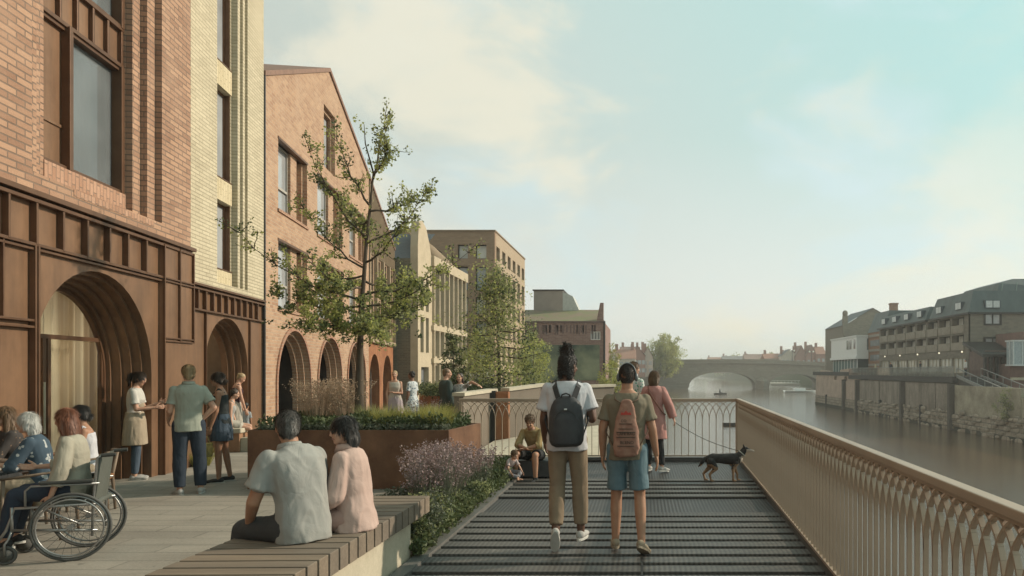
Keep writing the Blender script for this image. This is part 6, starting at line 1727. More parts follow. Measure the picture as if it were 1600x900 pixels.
# --- walker with the black backpack ---
w1 = person('walking man with bun of dreadlocks, white T-shirt and khaki trousers', gxy(886, 7.0), 3, 1.77, 'm', lean=3, head=(-38, 4), skin=SK_D, hair=('dreads', H_DK),
            armL=((-.16, .05, -1), (.0, .55, -1)), armR=((.22, -.05, -1), (.05, .95, .25)),
            legL=((.0, .06, -1), (-.02, -.40, -1)), legR=((.07, .12, -1), (.02, -.05, -1)), toeL=(-.05, .55, -.85), toeR=(.25, 1, 0), bulk=1.06,
            top=dict(m=cloth('tee_white', (.50, .50, .52)), sleeve='short', hem=-.12, hx=.195, hy=.145, fit=.022, loose=.008), bottom=dict(kind='trousers', m=cloth('khaki', (.24, .18, .12), (.19, .14, .095)), loose=.008, len=1.85), shoes=SH_W)
def backpack(J, label, name, m, w, hgt, dp, zc, drawstring=False):
    s = J['s']; R = J['R2']; c = J['chest']+R @ V((0, -.135*s-.03, zc))
    t = thing(name, label, 'backpack', J['w'](c), J['root'].rotation_euler.z)
    q = MB(); n = 24; rings = []
    prof = [(-.5, .62, .35), (-.47, .84, .75), (-.38, .96, .98), (-.15, 1, 1), (.1, .97, .92), (.28, .88, .80), (.40, .72, .62), (.47, .48, .42), (.5, .25, .2)] if not drawstring else [(-.5, .55, .3), (-.46, .9, .7), (-.3, 1, 1), (-.05, .93, .85), (.2, .74, .6), (.38, .55, .42), (.47, .42, .3), (.5, .3, .2)]
    for z, fx, fy in prof:
        rings.append([V((w/2*fx*math.copysign(abs(math.cos(2*PI*i/n))**.7, math.cos(2*PI*i/n)), dp/2*fy*math.copysign(abs(math.sin(2*PI*i/n))**.7, math.sin(2*PI*i/n))-.0, z*hgt)) for i in range(n)])
    q.loft(rings); vs, fs, ns = vox(q, .009, 2); vs = folds(vs, ns, .005 if not drawstring else .009, 3, (9, 9, 9)); emit('bag', vs, fs, [m], t)
    inv = M.Rotation(-math.radians(0), 3, 'Z')
    def L(p): return V(p)-c
    st = mat('strap_black', (.035, .035, .037), rough=.8, bmp=.05) if not drawstring else mat('cord_brown', (.14, .09, .06), rough=.8, bmp=0)
    ch = J['chest']
    for sx in (-1, 1):
        q = MB()
        a = c+V((sx*.07 if not drawstring else sx*.045, -.01, hgt*.44)); b = ch+R @ V((sx*.105*s, -.135*s, .105*s)); b2 = ch+R @ V((sx*.12*s, -.02*s, .170*s)); b3 = ch+R @ V((sx*.13*s, .14*s, .06*s)); b4 = ch+R @ V((sx*.185*s, .07*s, -.10*s)); b5 = ch+R @ V((sx*.20*s, -.08*s, -.20*s)); b6 = c+V((sx*w*.44, .03, -hgt*.36))
        P = [L(p) for p in (a, b, b2, b3, b4, b5, b6)]
        if drawstring: q.tube(P, .006, 6)
        else:
            for i in range(6): q.bar(P[i], P[i+1], .05 if i < 3 else .022, .010, up=(P[i]-(ch-c)) if i < 9 else (0, 0, 1))
        q.build('strap', st, t, smooth=drawstring)
    if not drawstring:
        q = MB(); q.tube([(-.045, -.02, hgt*.46), (-.035, -.05, hgt*.53), (0, -.055, hgt*.555), (.035, -.05, hgt*.53), (.045, -.02, hgt*.46)], .008, 8); q.build('handle', st, t, smooth=True)
        q = MB(); rr = []
        for z, fx in ((-.46, .5), (-.43, .74), (-.2, .82), (.05, .78), (.14, .6), (.17, .35)): rr.append([V((w/2*fx*math.cos(2*PI*i/n), -dp*.33+dp*.32*math.sin(2*PI*i/n)*fx, z*hgt)) for i in range(n)])
        q.loft(rr); vs, fs, ns = vox(q, .008, 2); emit('front_pocket', vs, fs, [m], t)
        q = MB(); pts = [(w/2*.60*math.cos(a), -dp*.53, hgt*.03+hgt*.20*math.sin(a)) for a in [PI*i/12 for i in range(13)]]; q.tube(pts, .004, 5); q.build('zip', dark, t)
        q = MB(); q.box(-.013, .013, -dp*.52-.012, -dp*.52+.03, hgt*.235, hgt*.262); q.build('badge', mat('badge_grey', (.6, .6, .58), bmp=0), t, bevel=.004)
    return t, c
backpack(w1, 'black backpack worn over the white T-shirt', 'backpack', mat('pack_nylon', (.042, .043, .045), (.03, .03, .032), rough=.65, scale=8, bmp=.1), .33, .47, .21, -.21)

# --- walker with the patterned drawstring bag ---
w2 = person('walking man with cropped hair, headphones, olive T-shirt and denim shorts', gxy(980, 6.85), -2, 1.70, 'm', head=(-4, 0), skin=SK_M, hair=('crop', hairm('cropped', (.045, .035, .028))),
            armL=((-.22, -.04, -1), (-.02, .20, -1)), armR=((.24, .0, -1), (.16, .12, -1)),
            legL=((-.04, .14, -1), (-.02, -.02, -1)), legR=((.07, .0, -1), (.05, -.26, -1)), toeL=(-.12, 1, 0), toeR=(.3, .8, -.45), bulk=1.1,
            top=dict(m=cloth('tee_olive', (.185, .155, .11), (.155, .13, .09)), sleeve='short', hem=-.11, hx=.18, hy=.135, fit=.012), bottom=dict(kind='shorts', m=denims, len=.86, loose=.012), shoes=SH_T)
q = MB(); pts = [w2['hp'](.088*math.cos(a), -.012, .02+.118*math.sin(a)) for a in [PI*i/14 for i in range(15)]]; q.tube(pts, .008, 8)
for sx in (-1, 1): q.ell(w2['hp'](sx*.092, -.008, -.005), (.02, .034, .04))
hd = q.build('headphones', mat('headphone_grey', (.12, .13, .13), rough=.4, bmp=0), w2['root'], smooth=True)
def bagmat():
    m, nd, lk, b = newmat('printed_sack')
    t = nd.new('ShaderNodeTexCoord'); s_ = nd.new('ShaderNodeSeparateXYZ'); lk.new(t.outputs['Object'], s_.inputs[0])
    f = ntex(nd, lk, t.outputs['Object'], 14, 4, .6, .4, .6)
    c = mixc(nd, lk, f, (.30, .17, .12), (.24, .12, .085)); lk.new(c, b.inputs['Base Color']); b.inputs['Roughness'].default_value = .9
    return m
t_, c_ = backpack(w2, 'slim printed drawstring sack in faded red brown over the olive T-shirt', 'drawstring_bag', bagmat(), .24, .52, .13, -.16, True)
# faded print on the sack: red emblem, ruled lines and blocky lettering
fd_dark = mat('print_dark', (.06, .045, .035), rough=.9, bmp=0); fd_red = mat('print_red', (.42, .06, .045), rough=.9, bmp=0)
def text(body, size, loc, m, par, ext=.0015):
    cu = bpy.data.curves.new('lettering', 'FONT'); cu.body = body; cu.size = size; cu.extrude = ext; cu.align_x = 'CENTER'
    o = bpy.data.objects.new('lettering', cu); C.objects.link(o)
    dg = bpy.context.evaluated_depsgraph_get(); dg.update(); me = bpy.data.meshes.new_from_object(o.evaluated_get(dg)); bpy.data.objects.remove(o)
    me.materials.clear(); me.materials.append(m); o = link_mesh('lettering', me, par); o.location = loc; o.rotation_euler = (PI/2, 0, 0); return o
yb = -.071
text('CAFE BAG', .036, (0, yb-.002, -.055), fd_dark, t_); text('BLEND', .040, (.01, yb+.0, -.135), fd_dark, t_); text('CO', .034, (-.02, yb+.022, .06), fd_dark, t_)
q = MB()
for z, w in ((-.075, .17), (-.03, .17), (-.155, .15), (.045, .12), (.0, .13)): q.box(-w/2, w/2, yb-.001+(.012 if z > .03 else 0), yb+.006+(.012 if z > .03 else 0), z-.003, z+.003)
q.build('print_line', fd_dark, t_)
q = MB(); q.plate([(-.05, .125), (.05, .125), (.04, .15), (.02, .142), (0, .165), (-.02, .142), (-.04, .15)], [], yb+.030, yb+.036); q.build('print_emblem', fd_red, t_)

# --- woman with dog, man beside her ---
w3 = person('woman in a long pink coat with crossbody strap walking the dog', gxy(1022, 12.5), -12, 1.70, 'f', head=(-10, 2), skin=SK_L, hair=('bob', H_LB), curl=.9,
            armL=((-.16, .0, -1), (.05, .25, -1)), armR=((.42, -.02, -1), (.30, .18, -.9)), legL=((-.02, .10, -1), (-.01, -.02, -1)), legR=((.04, -.02, -1), (.10, -.12, -1)), toeR=(.5, .8, -.1),
            top=dict(m=cloth('coat_pink', (.45, .23, .20), (.37, .18, .155)), sleeve='long', hem=-.40, hx=.225, hy=.17, fit=.028, loose=.012, name='coat', amp=.012), bottom=dict(kind='trousers', m=cloth('black_trousers', (.03, .03, .03)), loose=.004), shoes=SH_W)
q = MB(); R = w3['R2']; ch = w3['chest']; q.tube([ch+V((-.10, -.03, .165)), ch+V((-.06, -.16, .06)), ch+V((.06, -.165, -.12)), ch+V((.16, -.13, -.28)), ch+V((.2, -.02, -.33))], .012, 6); q.build('strap', cloth('strap_tan', (.22, .10, .07)), w3['root'], smooth=True)
w4 = person('tall grey haired man in a leaf green patterned shirt beside the pink coat', gxy(989, 13.2), -42, 1.86, 'm', head=(-14, 4), skin=SK_L, hair=('short', H_LB),
            top=dict(m=patt('leafy_shirt', (.50, .50, .46), (.10, .30, .20), 22, .38), sleeve='short', hem=-.12, fit=.016), bottom=dict(kind='trousers', m=denimd), shoes=SH_W)

# --- seated couple on the bench ---
def bench_man():
    return person('seated man with greying dark hair in a pale blue short sleeved shirt', (-2.43, 5.25, 0), 60, 1.82, 'm', lean=8, bend=16, head=(-22, 8), pelvis=.50+.115, skin=SK_M, hair=('short', H_GR), bulk=1.07,
            armL=((-.28, .22, -.95), (.28, .62, -.62)), armR=((.22, .25, -.95), (-.1, .8, -.4)), thumbL=(.6, .4, .6),
            legL=((-.12, 1, -.10), (-.05, .12, -1)), legR=((.12, 1, -.06), (0, .1, -1)), curl=.45,
            top=dict(m=cloth('shirt_pale_blue', (.30, .295, .27), (.255, .25, .23)), sleeve='short', hem=-.115, hx=.185, hy=.155, fit=.022, loose=.016, collar=True, amp=.014), bottom=dict(kind='trousers', m=cloth('charcoal', (.055, .055, .055)), loose=.012), shoes=SH_D)
bm = bench_man()
bw = person('seated woman with dark bob and glasses in a blush pink shirt', (-2.20, 5.62, 0), 88, 1.68, 'f', lean=4, bend=7, head=(36, 5), pelvis=.50+.11, skin=SK_L, hair=('bob', H_DK),
            armL=((-.16, .12, -.98), (.05, .85, -.5)), armR=((.16, .12, -.98), (-.1, .8, -.5)), legL=((-.10, 1, -.06), (-.05, .1, -1)), legR=((.10, 1, -.04), (0, .1, -1)),
            top=dict(m=cloth('shirt_blush', (.47, .34, .29), (.41, .29, .245)), sleeve='long', hem=-.115, hx=.20, hy=.165, fit=.024, loose=.016, collar=True, amp=.014), bottom=dict(kind='trousers', m=cloth('dusty_pink', (.38, .25, .21))), shoes=SH_W)
q = MB()
for sx in (-1, 1):
    pts = [bw['hp'](sx*.033+.024*math.cos(a), .094, .004+.018*math.sin(a)) for a in [2*PI*i/14 for i in range(14)]]; q.tube(pts, .0022, 5, closed=True)
    q.tube([bw['hp'](sx*.058, .09, .008), bw['hp'](sx*.078, .03, .008), bw['hp'](sx*.078, -.02, 0)], .002, 5)
q.tube([bw['hp'](-.01, .1, .008), bw['hp'](.01, .1, .008)], .002, 5); q.build('glasses', dark, bw['root'])
q = MB(); q.ell(bw['hp'](-.085, 0, -.055), (.005, .005, .012)); q.build('earring', mat('earring_gold', (.6, .42, .18), metal=.8, rough=.3, bmp=0), bw['root'])
# --- group by the shopfront ---
ws = person('waitress with dark ponytail and beige apron holding a tablet', (-7.98, 11.55, 0), -70, 1.70, 'f', head=(-4, 16), skin=SK_L, hair=('pony', H_BR), bend=5,
            armL=((-.10, .25, -1), (.25, .95, .35)), armR=((.12, .2, -1), (-.15, .95, .1)), legL=((-.02, .0, -1), (-.01, -.05, -1)), legR=((.02, .10, -1), (0, -.05, -1)), curl=.9, thumbL=(0, .2, 1), thumbR=(0, .2, 1),
            top=dict(m=cloth('tee_offwhite', (.52, .49, .44)), sleeve='short', fit=.012), bottom=dict(kind='trousers', m=denim, loose=.002), shoes=SH_W)
q = MB(); rr = []
for z, fx, fy in ((-.40, .21, .165), (-.2, .20, .155), (0, .195, .14), (.13, .15, .115)): rr.append(ws['ring'](ws['P0']+V((0, .004, z*ws['s'])), M.Identity(3), fx, fy))
q.loft(rr)
vs, fs, ns = vox(q, .012, 2); vs = folds(vs, ns, .007, 5, (12, 12, 2)); ap = emit('apron', vs, fs, [cloth('apron_beige', (.36, .29, .21))], ws['root'])
q = MB(); c0 = ws['waist']; q.loft([[c0+V((x*w, .10+.0*abs(x), z)) for x, z in ((-1, 0), (1, 0), (1, 0), (-1, 0))] for w, z in ((.1, 0), (.09, .1))]) if False else q.ell(c0+V((0, .045, .10)), (.115, .085, .15)); q.build('bib', cloth('apron_beige', (.36, .29, .21)), ap, smooth=True)
hp_ = ws['w']((ws['wrL']+ws['wrR'])/2+V((0, .10, .01)))
t = thing('tablet', 'dark tablet held by the waitress in the beige apron', 'tablet', hp_, math.radians(-70)); q = MB(); q.box(-.09, .09, -.12, .12, -.006, .006, M.Rotation(.35, 4, 'X')); q.build('case', dark, t, bevel=.004)
vm = person('man with cropped fair hair and grey green polo standing hand on hip', (-6.30, 10.2, 0), 40, 1.78, 'm', head=(8, 2), skin=SK_L, hair=('short', H_BL), bulk=1.0,
            armL=((-.16, .05, -1), (.05, .8, -.5)), armR=((.42, -.30, -.9), (-.62, .35, -.75)), legL=((-.03, .03, -1), (0, -.04, -1)), legR=((.09, .0, -1), (.02, -.05, -1)), toeL=(-.2, 1, 0), toeR=(.3, 1, 0),
            top=dict(m=cloth('polo_sage', (.30, .315, .26), (.26, .275, .225)), sleeve='short', hem=-.11, hx=.18, hy=.14, fit=.016, collar=True), bottom=dict(kind='trousers', m=denimd, loose=.014), shoes=SH_W)
wt = person('woman with dark pinned hair in black vest top and short denim skirt', (-6.47, 11.3, 0), 112, 1.69, 'f', head=(4, 6), skin=SK_M, hair=('lowbun', H_BR), lean=4,
            armL=((-.08, .10, -1), (-.04, .3, -1)), armR=((.12, .06, -1), (.02, .35, -1)), legL=((-.02, .08, -1), (0, -.02, -1)), legR=((.02, -.08, -1), (0, -.16, -1)),
            top=dict(m=cloth('vest_black', (.035, .04, .04)), sleeve='none', hi=6, strap=True, fit=.008), bottom=dict(kind='skirt', m=denim, z=-.30, fx=.20, name='skirt', amp=.005), shoes=SH_D)
t = thing('tote_bag', 'mustard tote bag held between the standing man and woman', 'bag', (-6.56, 11.02, .52), .9); t.scale = (.62,)*3; q = MB()
q.loft([[V((.17*math.cos(2*PI*i/16), .06*math.sin(2*PI*i/16), z)) for i in range(16)] for z in (-.17, -.05, .1, .17)]); v_, f_, n_ = vox(q, .012, 2); emit('bag', folds(v_, n_, .008, 4), f_, [cloth('mustard', (.24, .20, .07))], t)
q = MB(); q.tube([(-.1, 0, .16), (-.05, 0, .32), (.05, 0, .32), (.1, 0, .16)], .008, 6); q.build('handle', cloth('mustard', (.24, .20, .07)), t)
person('blonde woman in dark sleeveless top standing behind the box seat', gxy(367, 16.1), -50, 1.68, 'f', lean=8, head=(-12, 32), skin=SK_L, hair=('bun', H_BL), fine=False, armL=((-.1, .25, -1), (0, .3, -1)), armR=((.12, .2, -1), (.05, .3, -1)),
       top=dict(m=cloth('vest_plum', (.05, .025, .03)), sleeve='none', hi=6, strap=True), bottom=dict(kind='skirt', m=cloth('skirt_cream', (.42, .38, .32)), z=-.6, fx=.2, name='skirt'), shoes=SH_T)
person('woman with short dark hair sitting on the pale topped box seat', (*gxy(356, 15.6)[:2], 0), -62, 1.64, 'f', lean=6, bend=10, head=(-5, 15), pelvis=.60, skin=SK_L, hair=('curly', H_BR), fine=False, armL=((-.15, .1, -1), (.1, .3, -.9)), armR=((.16, -.05, -1), (0, .1, -1)),
       legL=((-.1, 1, -.15), (0, .15, -1)), legR=((.1, 1, -.25), (0, .45, -1)), top=dict(m=cloth('top_grey', (.36, .35, .33)), sleeve='none', strap=True, hi=6), bottom=dict(kind='shorts', m=cloth('shorts_cream', (.42, .38, .32)), len=.6), shoes={'m': cloth('shoe_red', (.25, .04, .04)), 'sole': SH_W['sole']})
person('small child in grey T-shirt and dark shorts near the box seat', gxy(384, 16.2), 5, 1.06, 'm', kid=True, skin=SK_M, hair=('short', H_DK), fine=False, top=dict(m=cloth('tee_grey', (.33, .35, .36)), sleeve='short'), bottom=dict(kind='shorts', m=denimd, len=.8), shoes=SH_D)
# --- boy and toddler beside the deck ---
t = thing('low_step', 'low dark metal step under the sitting boy at the deck edge', 'step', (-1.72, 11.95, 0)); q = MB(); q.box(-.34, .30, -.22, .32, .012, .27); q.build('tread', mat('step_metal', (.06, .06, .058), rough=.6, bmp=.1), t, bevel=.01); 
person('boy with tousled brown hair and mustard shirt sitting at the deck edge', (-1.74, 11.85, 0), 165, 1.52, 'm', lean=14, bend=22, head=(12, 22), pelvis=.27+.10, skin=SK_M, hair=('curly', H_LB), kid=False, bulk=.88,
       armL=((-.1, .62, -.8), (.9, .42, -.25)), armR=((.1, .6, -.8), (-.85, .45, -.2)), legL=((-.22, 1, .12), (-.02, .02, -1)), legR=((.25, .95, .12), (.05, -.10, -1)),
       top=dict(m=cloth('shirt_mustard', (.30, .215, .10), (.25, .175, .08)), sleeve='elbow', fit=.018), bottom=dict(kind='shorts', m=cloth('black_trousers', (.03, .03, .03)), len=.8), shoes={'m': cloth('shoe_dark', (.04, .04, .04)), 'sole': white, 'high': True})
person('toddler with brown hair and pale pink top crouching on the deck edge', (-2.08, 11.35, 0.02), -140, .86, 'f', kid=True, lean=26, bend=26, head=(10, 25), pelvis=.13, skin=SK_L, hair=('curly', H_LB),
       armL=((-.25, .5, -.8), (0, .6, -.5)), armR=((.25, .5, -.8), (0, .6, -.5)), legL=((-.45, 1, .05), (.5, .5, -.25)), legR=((.45, 1, .05), (-.5, .5, -.25)), toeL=(.4, 1, 0), toeR=(-.4, 1, 0),
       top=dict(m=cloth('tee_palepink', (.45, .36, .34)), sleeve='short'), bottom=dict(kind='trousers', m=cloth('grey_leggings', (.22, .21, .22))))
# --- women in dresses, couple, far passer by ---
person('woman in pale lilac dress and sunglasses facing the deck', gxy(617, 19.5), 188, 1.72, 'f', head=(0, 0), skin=SK_L, hair=('bun', H_BL), fine=False, armL=((-.12, .1, -1), (.75, .6, .1)), armR=((.2, 0, -1), (-.1, .3, -1)),
       top=dict(m=cloth('dress_cream', (.46, .42, .36)), sleeve='none', strap=True, hi=7), bottom=dict(kind='skirt', m=cloth('dress_lilac', (.40, .34, .36)), z=-.72, fx=.33, name='skirt', amp=.015), shoes=SH_W)
person('woman with short black hair in a blue and white floral dress', gxy(644, 19.2), 70, 1.70, 'f', head=(10, 4), skin=SK_B, hair=('curly', H_DK), fine=False, armL=((-.08, .0, -1), (.05, .2, -1)),
       top=dict(m=patt('floral_dress', (.48, .50, .50), (.05, .11, .16), 16, .34), sleeve='short', hem=-.2, hx=.2, hy=.16), bottom=dict(kind='skirt', m=patt('floral_dress', (.48, .50, .50), (.05, .11, .16), 16, .34), z=-.68, fx=.24, name='skirt'), shoes=SH_W)
person('man in dark green jacket with a swept fringe behind the planter', gxy(697, 16.8), -55, 1.76, 'm', head=(-12, 2), skin=SK_L, hair=('short', H_LB), fine=False, armL=((-.1, .1, -1), (0, .4, -1)),
       top=dict(m=cloth('jacket_green', (.05, .065, .058)), sleeve='long', hem=-.16, hx=.2, hy=.15, fit=.03, loose=.015, name='jacket'), bottom=dict(kind='trousers', m=denimd), shoes=SH_D)
person('woman in spotted top raising one arm beside the green jacket', gxy(719, 16.9), 150, 1.66, 'f', head=(20, 0), skin=SK_L, hair=('long', H_BR), fine=False, armL=((-.75, .1, .35), (-.8, .1, -.25)), armR=((.12, .1, -1), (-.1, .5, -.7)),
       top=dict(m=patt('spotted_top', (.40, .37, .34), (.07, .07, .07), 30, .35), sleeve='short', fit=.015), bottom=dict(kind='trousers', m=cloth('black_trousers', (.03, .03, .03))), shoes=SH_W)
person('distant passer by in a plum top behind the far planter', gxy(808, 29.5), 60, 1.74, 'm', head=(0, 5), skin=SK_B, hair=('short', H_DK), fine=False, top=dict(m=cloth('top_plum', (.20, .13, .13)), sleeve='short'), bottom=dict(kind='trousers', m=denimd), shoes=SH_D)
for i, (x, Y, c, yw, lab) in enumerate(((1368, 101, (.5, .45, .3), 90, 'tiny guest in a pale jacket at the left end of the hotel terrace'), (1392, 96, (.05, .05, .06), 120, 'tiny guest in black second from the left on the hotel terrace'), (1438, 84, (.06, .06, .07), 60, 'tiny dark clothed guest in the middle of the terrace'), (1509, 74.5, (.6, .58, .55), 90, 'tiny guest in white at the top of the river stairs'))):
    X = 32.3
    person(lab, (X, X*F/(x-CX), 1.15), yw, 1.72, 'm', skin=SK_L, hair=('short', H_BR), fine=False, top=dict(m=cloth('guest%d' % i, c), sleeve='long'), bottom=dict(kind='trousers', m=denimd), shoes=SH_D, group='guests on the hotel terrace')

# --- dog ---
def dog():
    L0 = gxy(1131, 11.35)
    t = thing('dog', 'black and tan dog with pale muzzle standing beside the railing', 'dog', L0, math.radians(-90))   # local +y is forward (to the right)
    q = MB()
    def Z(y, z, r, x=0): return (V((x, y, z)), r)
    spine = [Z(-.27, .40, .070), Z(-.20, .415, .088), Z(-.08, .415, .085), Z(.05, .405, .098), Z(.17, .40, .108), Z(.25, .41, .092)]
    for i in range(len(spine)-1):
        (a, ra), (b, rb) = spine[i], spine[i+1]; q.tube([a, b], [ra, rb], 14)
    for a, r in spine: q.ell(a, (r*.85, r, r))
    q.ell((0, .18, .37), (.075, .10, .12))
    nk = [V((0, .25, .44)), V((0, .32, .50)), V((0, .36, .555))]; limb(q, nk, [.075, .062, .055])
    hd = V((0, .385, .575)); q.ell(hd, (.050, .065, .052)); q.tube([hd+V((0, .03, -.008)), hd+V((0, .145, -.03))], [.038, .020], 10); q.ell(hd+V((0, .145, -.03)), (.021, .022, .02))
    for sx in (-1, 1):
        q.tube([hd+V((sx*.032, -.02, .03)), hd+V((sx*.042, -.035, .095))], [.022, .004], 8)
        # hind leg
        dy = .05*sx
        h_ = V((sx*.06, -.24, .36)); kn = V((sx*.065, -.20+dy, .245)); hk = V((sx*.065, -.31+dy, .135)); pw = V((sx*.065, -.285+dy, .03))
        limb(q, [h_, kn], [.075, .045]); limb(q, [kn, hk], [.042, .021]); limb(q, [hk, pw], [.021, .018]); q.ell(pw+V((0, .025, -.01)), (.024, .04, .018))
        dy = -.045*sx
        s_ = V((sx*.055, .20, .34)); el = V((sx*.06, .18+dy*.5, .235)); cp = V((sx*.06, .205+dy, .12)); pw = V((sx*.06, .205+dy, .03))
        limb(q, [s_, el], [.058, .034]); limb(q, [el, cp], [.03, .02]); limb(q, [cp, pw], [.02, .018]); q.ell(pw+V((0, .025, -.01)), (.024, .038, .018))
    q.tube([(0, -.32, .42), (0, -.37, .38), (0, -.41, .31), (0, -.46, .26)], [.035, .034, .03, .008], 10)
    vs, fs, ns = vox(q, .008, 2); vs = folds(vs, ns, .004, 2, (30, 14, 30))
    tan = mat('fur_tan', (.30, .19, .11), (.2, .12, .07), rough=.9, scale=20, bmp=.4, bscale=90); blk = mat('fur_black', (.035, .032, .03), (.02, .018, .017), rough=.8, scale=20, bmp=.4, bscale=90); pal = mat('fur_pale', (.42, .36, .30), rough=.9, bscale=90, bmp=.3)
    def mf(c, n):
        if c.z < .24+.03*math.sin(c.y*40): return 1
        if c.y > .40 and c.z < .58: return 2
        if c.y > .27 and c.y < .38 and c.z < .47 and n.y > .3: return 2
        if c.z < .32: return 1 if n.z < -.1 else 0
        if c.y < -.40: return 0
        return 0
    emit('body', vs, fs, [blk, tan, pal], t, mf)
    q = MB(); q.ell(hd+V((0, .166, -.022)), (.011, .009, .009)); q.build('nose', dark, t, smooth=True)
    q = MB()
    c0 = V((0, .325, .505)); ax_ = V((0, .65, .75)).normalized(); r_ = V((1, 0, 0)); u_ = ax_.cross(r_)
    q.tube([c0+r_*.068*math.cos(a)+u_*.068*math.sin(a) for a in [2*PI*i/18 for i in range(18)]], .010, 6, closed=True); q.build('collar', mat('collar_pale', (.5, .5, .45), bmp=0), t, smooth=True)
    t.scale = (.86,)*3
    wr = w3['w'](w3['wrR'])+V((.02, .0, -.07)); cl = V(L0)+V((.27, 0, .46))
    l = thing('dog_leash', 'thin dark leash running from the woman\'s hand to the dog', 'leash', wr)
    q = MB(); n = 16; q.tube([(cl-wr)*(i/n)+V((0, 0, -.06*math.sin(PI*i/n))) for i in range(n+1)], .005, 6); q.build('cord', dark, l)
dog()

# --- café table group at the left edge ---
def wheelchair(loc, yaw):
    t = thing('wheelchair', 'grey manual wheelchair with large spoked wheels under the red haired woman', 'wheelchair', loc, math.radians(yaw))
    ch = mat('chair_grey_metal', (.32, .32, .31), (.26, .26, .25), rough=.35, metal=.7, bmp=0); tyre = mat('tyre_grey', (.10, .098, .09), rough=.8, bmp=0); sea = mat('seat_vinyl', (.10, .105, .09), (.08, .085, .07), rough=.6)
    for sx in (-1, 1):
        R = .295; c = V((sx*.29, -.02, R+.01)); N_ = 40
        q = MB(); q.tube([c+V((0, R*math.cos(2*PI*i/N_), R*math.sin(2*PI*i/N_))) for i in range(N_)], .013, 8, closed=True); w = q.build('wheel', tyre, t, smooth=True)
        q = MB(); q.tube([c+V((0, (R-.02)*math.cos(2*PI*i/N_), (R-.02)*math.sin(2*PI*i/N_))) for i in range(N_)], .008, 6, closed=True)
        q.build('rim', ch, w, smooth=True)
        q = MB(); q.tube([c+V((sx*.035, (R-.045)*math.cos(2*PI*i/N_), (R-.045)*math.sin(2*PI*i/N_))) for i in range(N_)], .008, 6, closed=True)
        for a in range(6): q.tube([c+V((0, (R-.02)*math.cos(a), (R-.02)*math.sin(a))), c+V((sx*.035, (R-.045)*math.cos(a), (R-.045)*math.sin(a)))], .004, 4)
        q.build('hand_rim', ch, w, smooth=True)
        q = MB(); q.tube([c+V((-.04, 0, 0)), c+V((.04, 0, 0))], .022, 12); q.build('hub', ch, w)
        q = MB()
        for i in range(24):
            a = 2*PI*i/24; b = a+(.35 if i % 2 else -.35); q.tube([c+V((.012*(1 if i % 2 else -1), .02*math.cos(b), .02*math.sin(b))), c+V((0, (R-.02)*math.cos(a), (R-.02)*math.sin(a)))], .0016, 4)
        q.build('spokes', tyre, w)
        q = MB(); cc = V((sx*.24, .46, .085)); q.tube([cc+V((0, .07*math.cos(2*PI*i/20), .07*math.sin(2*PI*i/20))) for i in range(20)], .014, 8, closed=True); q.tube([cc-V((.015, 0, 0)), cc+V((.015, 0, 0))], .055, 14); k = q.build('castor', tyre, t, smooth=True)
        q = MB(); q.tube([cc+V((sx*.025, 0, 0)), cc+V((sx*.025, 0, .1)), cc+V((0, -.02, .14)), (sx*.23, .42, .30)], .010, 8)
        q.tube([(sx*.23, -.24, .02+.47), (sx*.23, .40, .49), (sx*.23, .46, .30), (sx*.22, .56, .14)], .012, 8); q.tube([(sx*.23, -.20, .25), (sx*.23, .42, .30)], .012, 8)
        q.tube([(sx*.23, -.16, .20), (sx*.23, -.17, .55), (sx*.23, -.20, .91), (sx*.23, -.24, .93)], .012, 8); q.tube([(sx*.23, .42, .28), (sx*.23, .42, .50)], .012, 8); q.tube([(sx*.23, -.1, .3), (sx*.23, .25, .5)], .009, 6)
        q.tube([(sx*.25, -.22, .68), (sx*.25, .28, .68), (sx*.25, .32, .64), (sx*.25, .32, .50)], .010, 8); q.build('side_frame', ch, t, smooth=True)
        q = MB(); q.box(sx*.25-.03, sx*.25+.03, -.18, .22, .69, .72); q.build('armrest', mat('armrest_black', (.05, .05, .045), rough=.6, bmp=0), t, bevel=.01)
        q = MB(); q.tube([(sx*.23, -.23, .93), (sx*.23, -.34, .935)], .018, 10); q.build('push_handle', mat('armrest_black', (.05, .05, .045)), t)
        q = MB(); q.box(sx*.12-.08, sx*.12+.08, .50, .66, .12, .135); q.build('footplate', dark, t, bevel=.004)
    q = MB(); q.box(-.22, .22, -.22, .22, .48, .53); q.build('seat', sea, t, bevel=.02)
    q = MB(); q.loft([[V((x, -.185-.05*(z-.55)/.4+.03*abs(x)*3*0+y, z)) for x, y in ((-.22, 0), (0, -.03), (.22, 0), (.22, .025), (0, -.005), (-.22, .025))] for z in (.52, .7, .93)]); q.build('backrest', sea, t)
    return t
WC = (-5.26, 6.85, 0); wheelchair(WC, 114)
wr_ = person('woman with long auburn hair and pale cardigan sitting in the wheelchair', (WC[0]-.02, WC[1], 0), 112, 1.64, 'f', lean=2, bend=8, head=(-22, 8), pelvis=.63, skin=SK_L, hair=('long', H_RD),
            armL=((-.32, .05, -1), (.0, .35, -1)), armR=((.25, .3, -.9), (-.1, .9, .0)), legL=((-.08, 1, -.06), (0, .22, -1)), legR=((.08, 1, -.06), (0, .22, -1)),
            top=dict(m=cloth('cardigan_sand', (.36, .33, .26), (.31, .28, .22)), sleeve='three', fit=.02, loose=.012), bottom=dict(kind='trousers', m=cloth('navy', (.035, .045, .065)), loose=.01), shoes=SH_D)
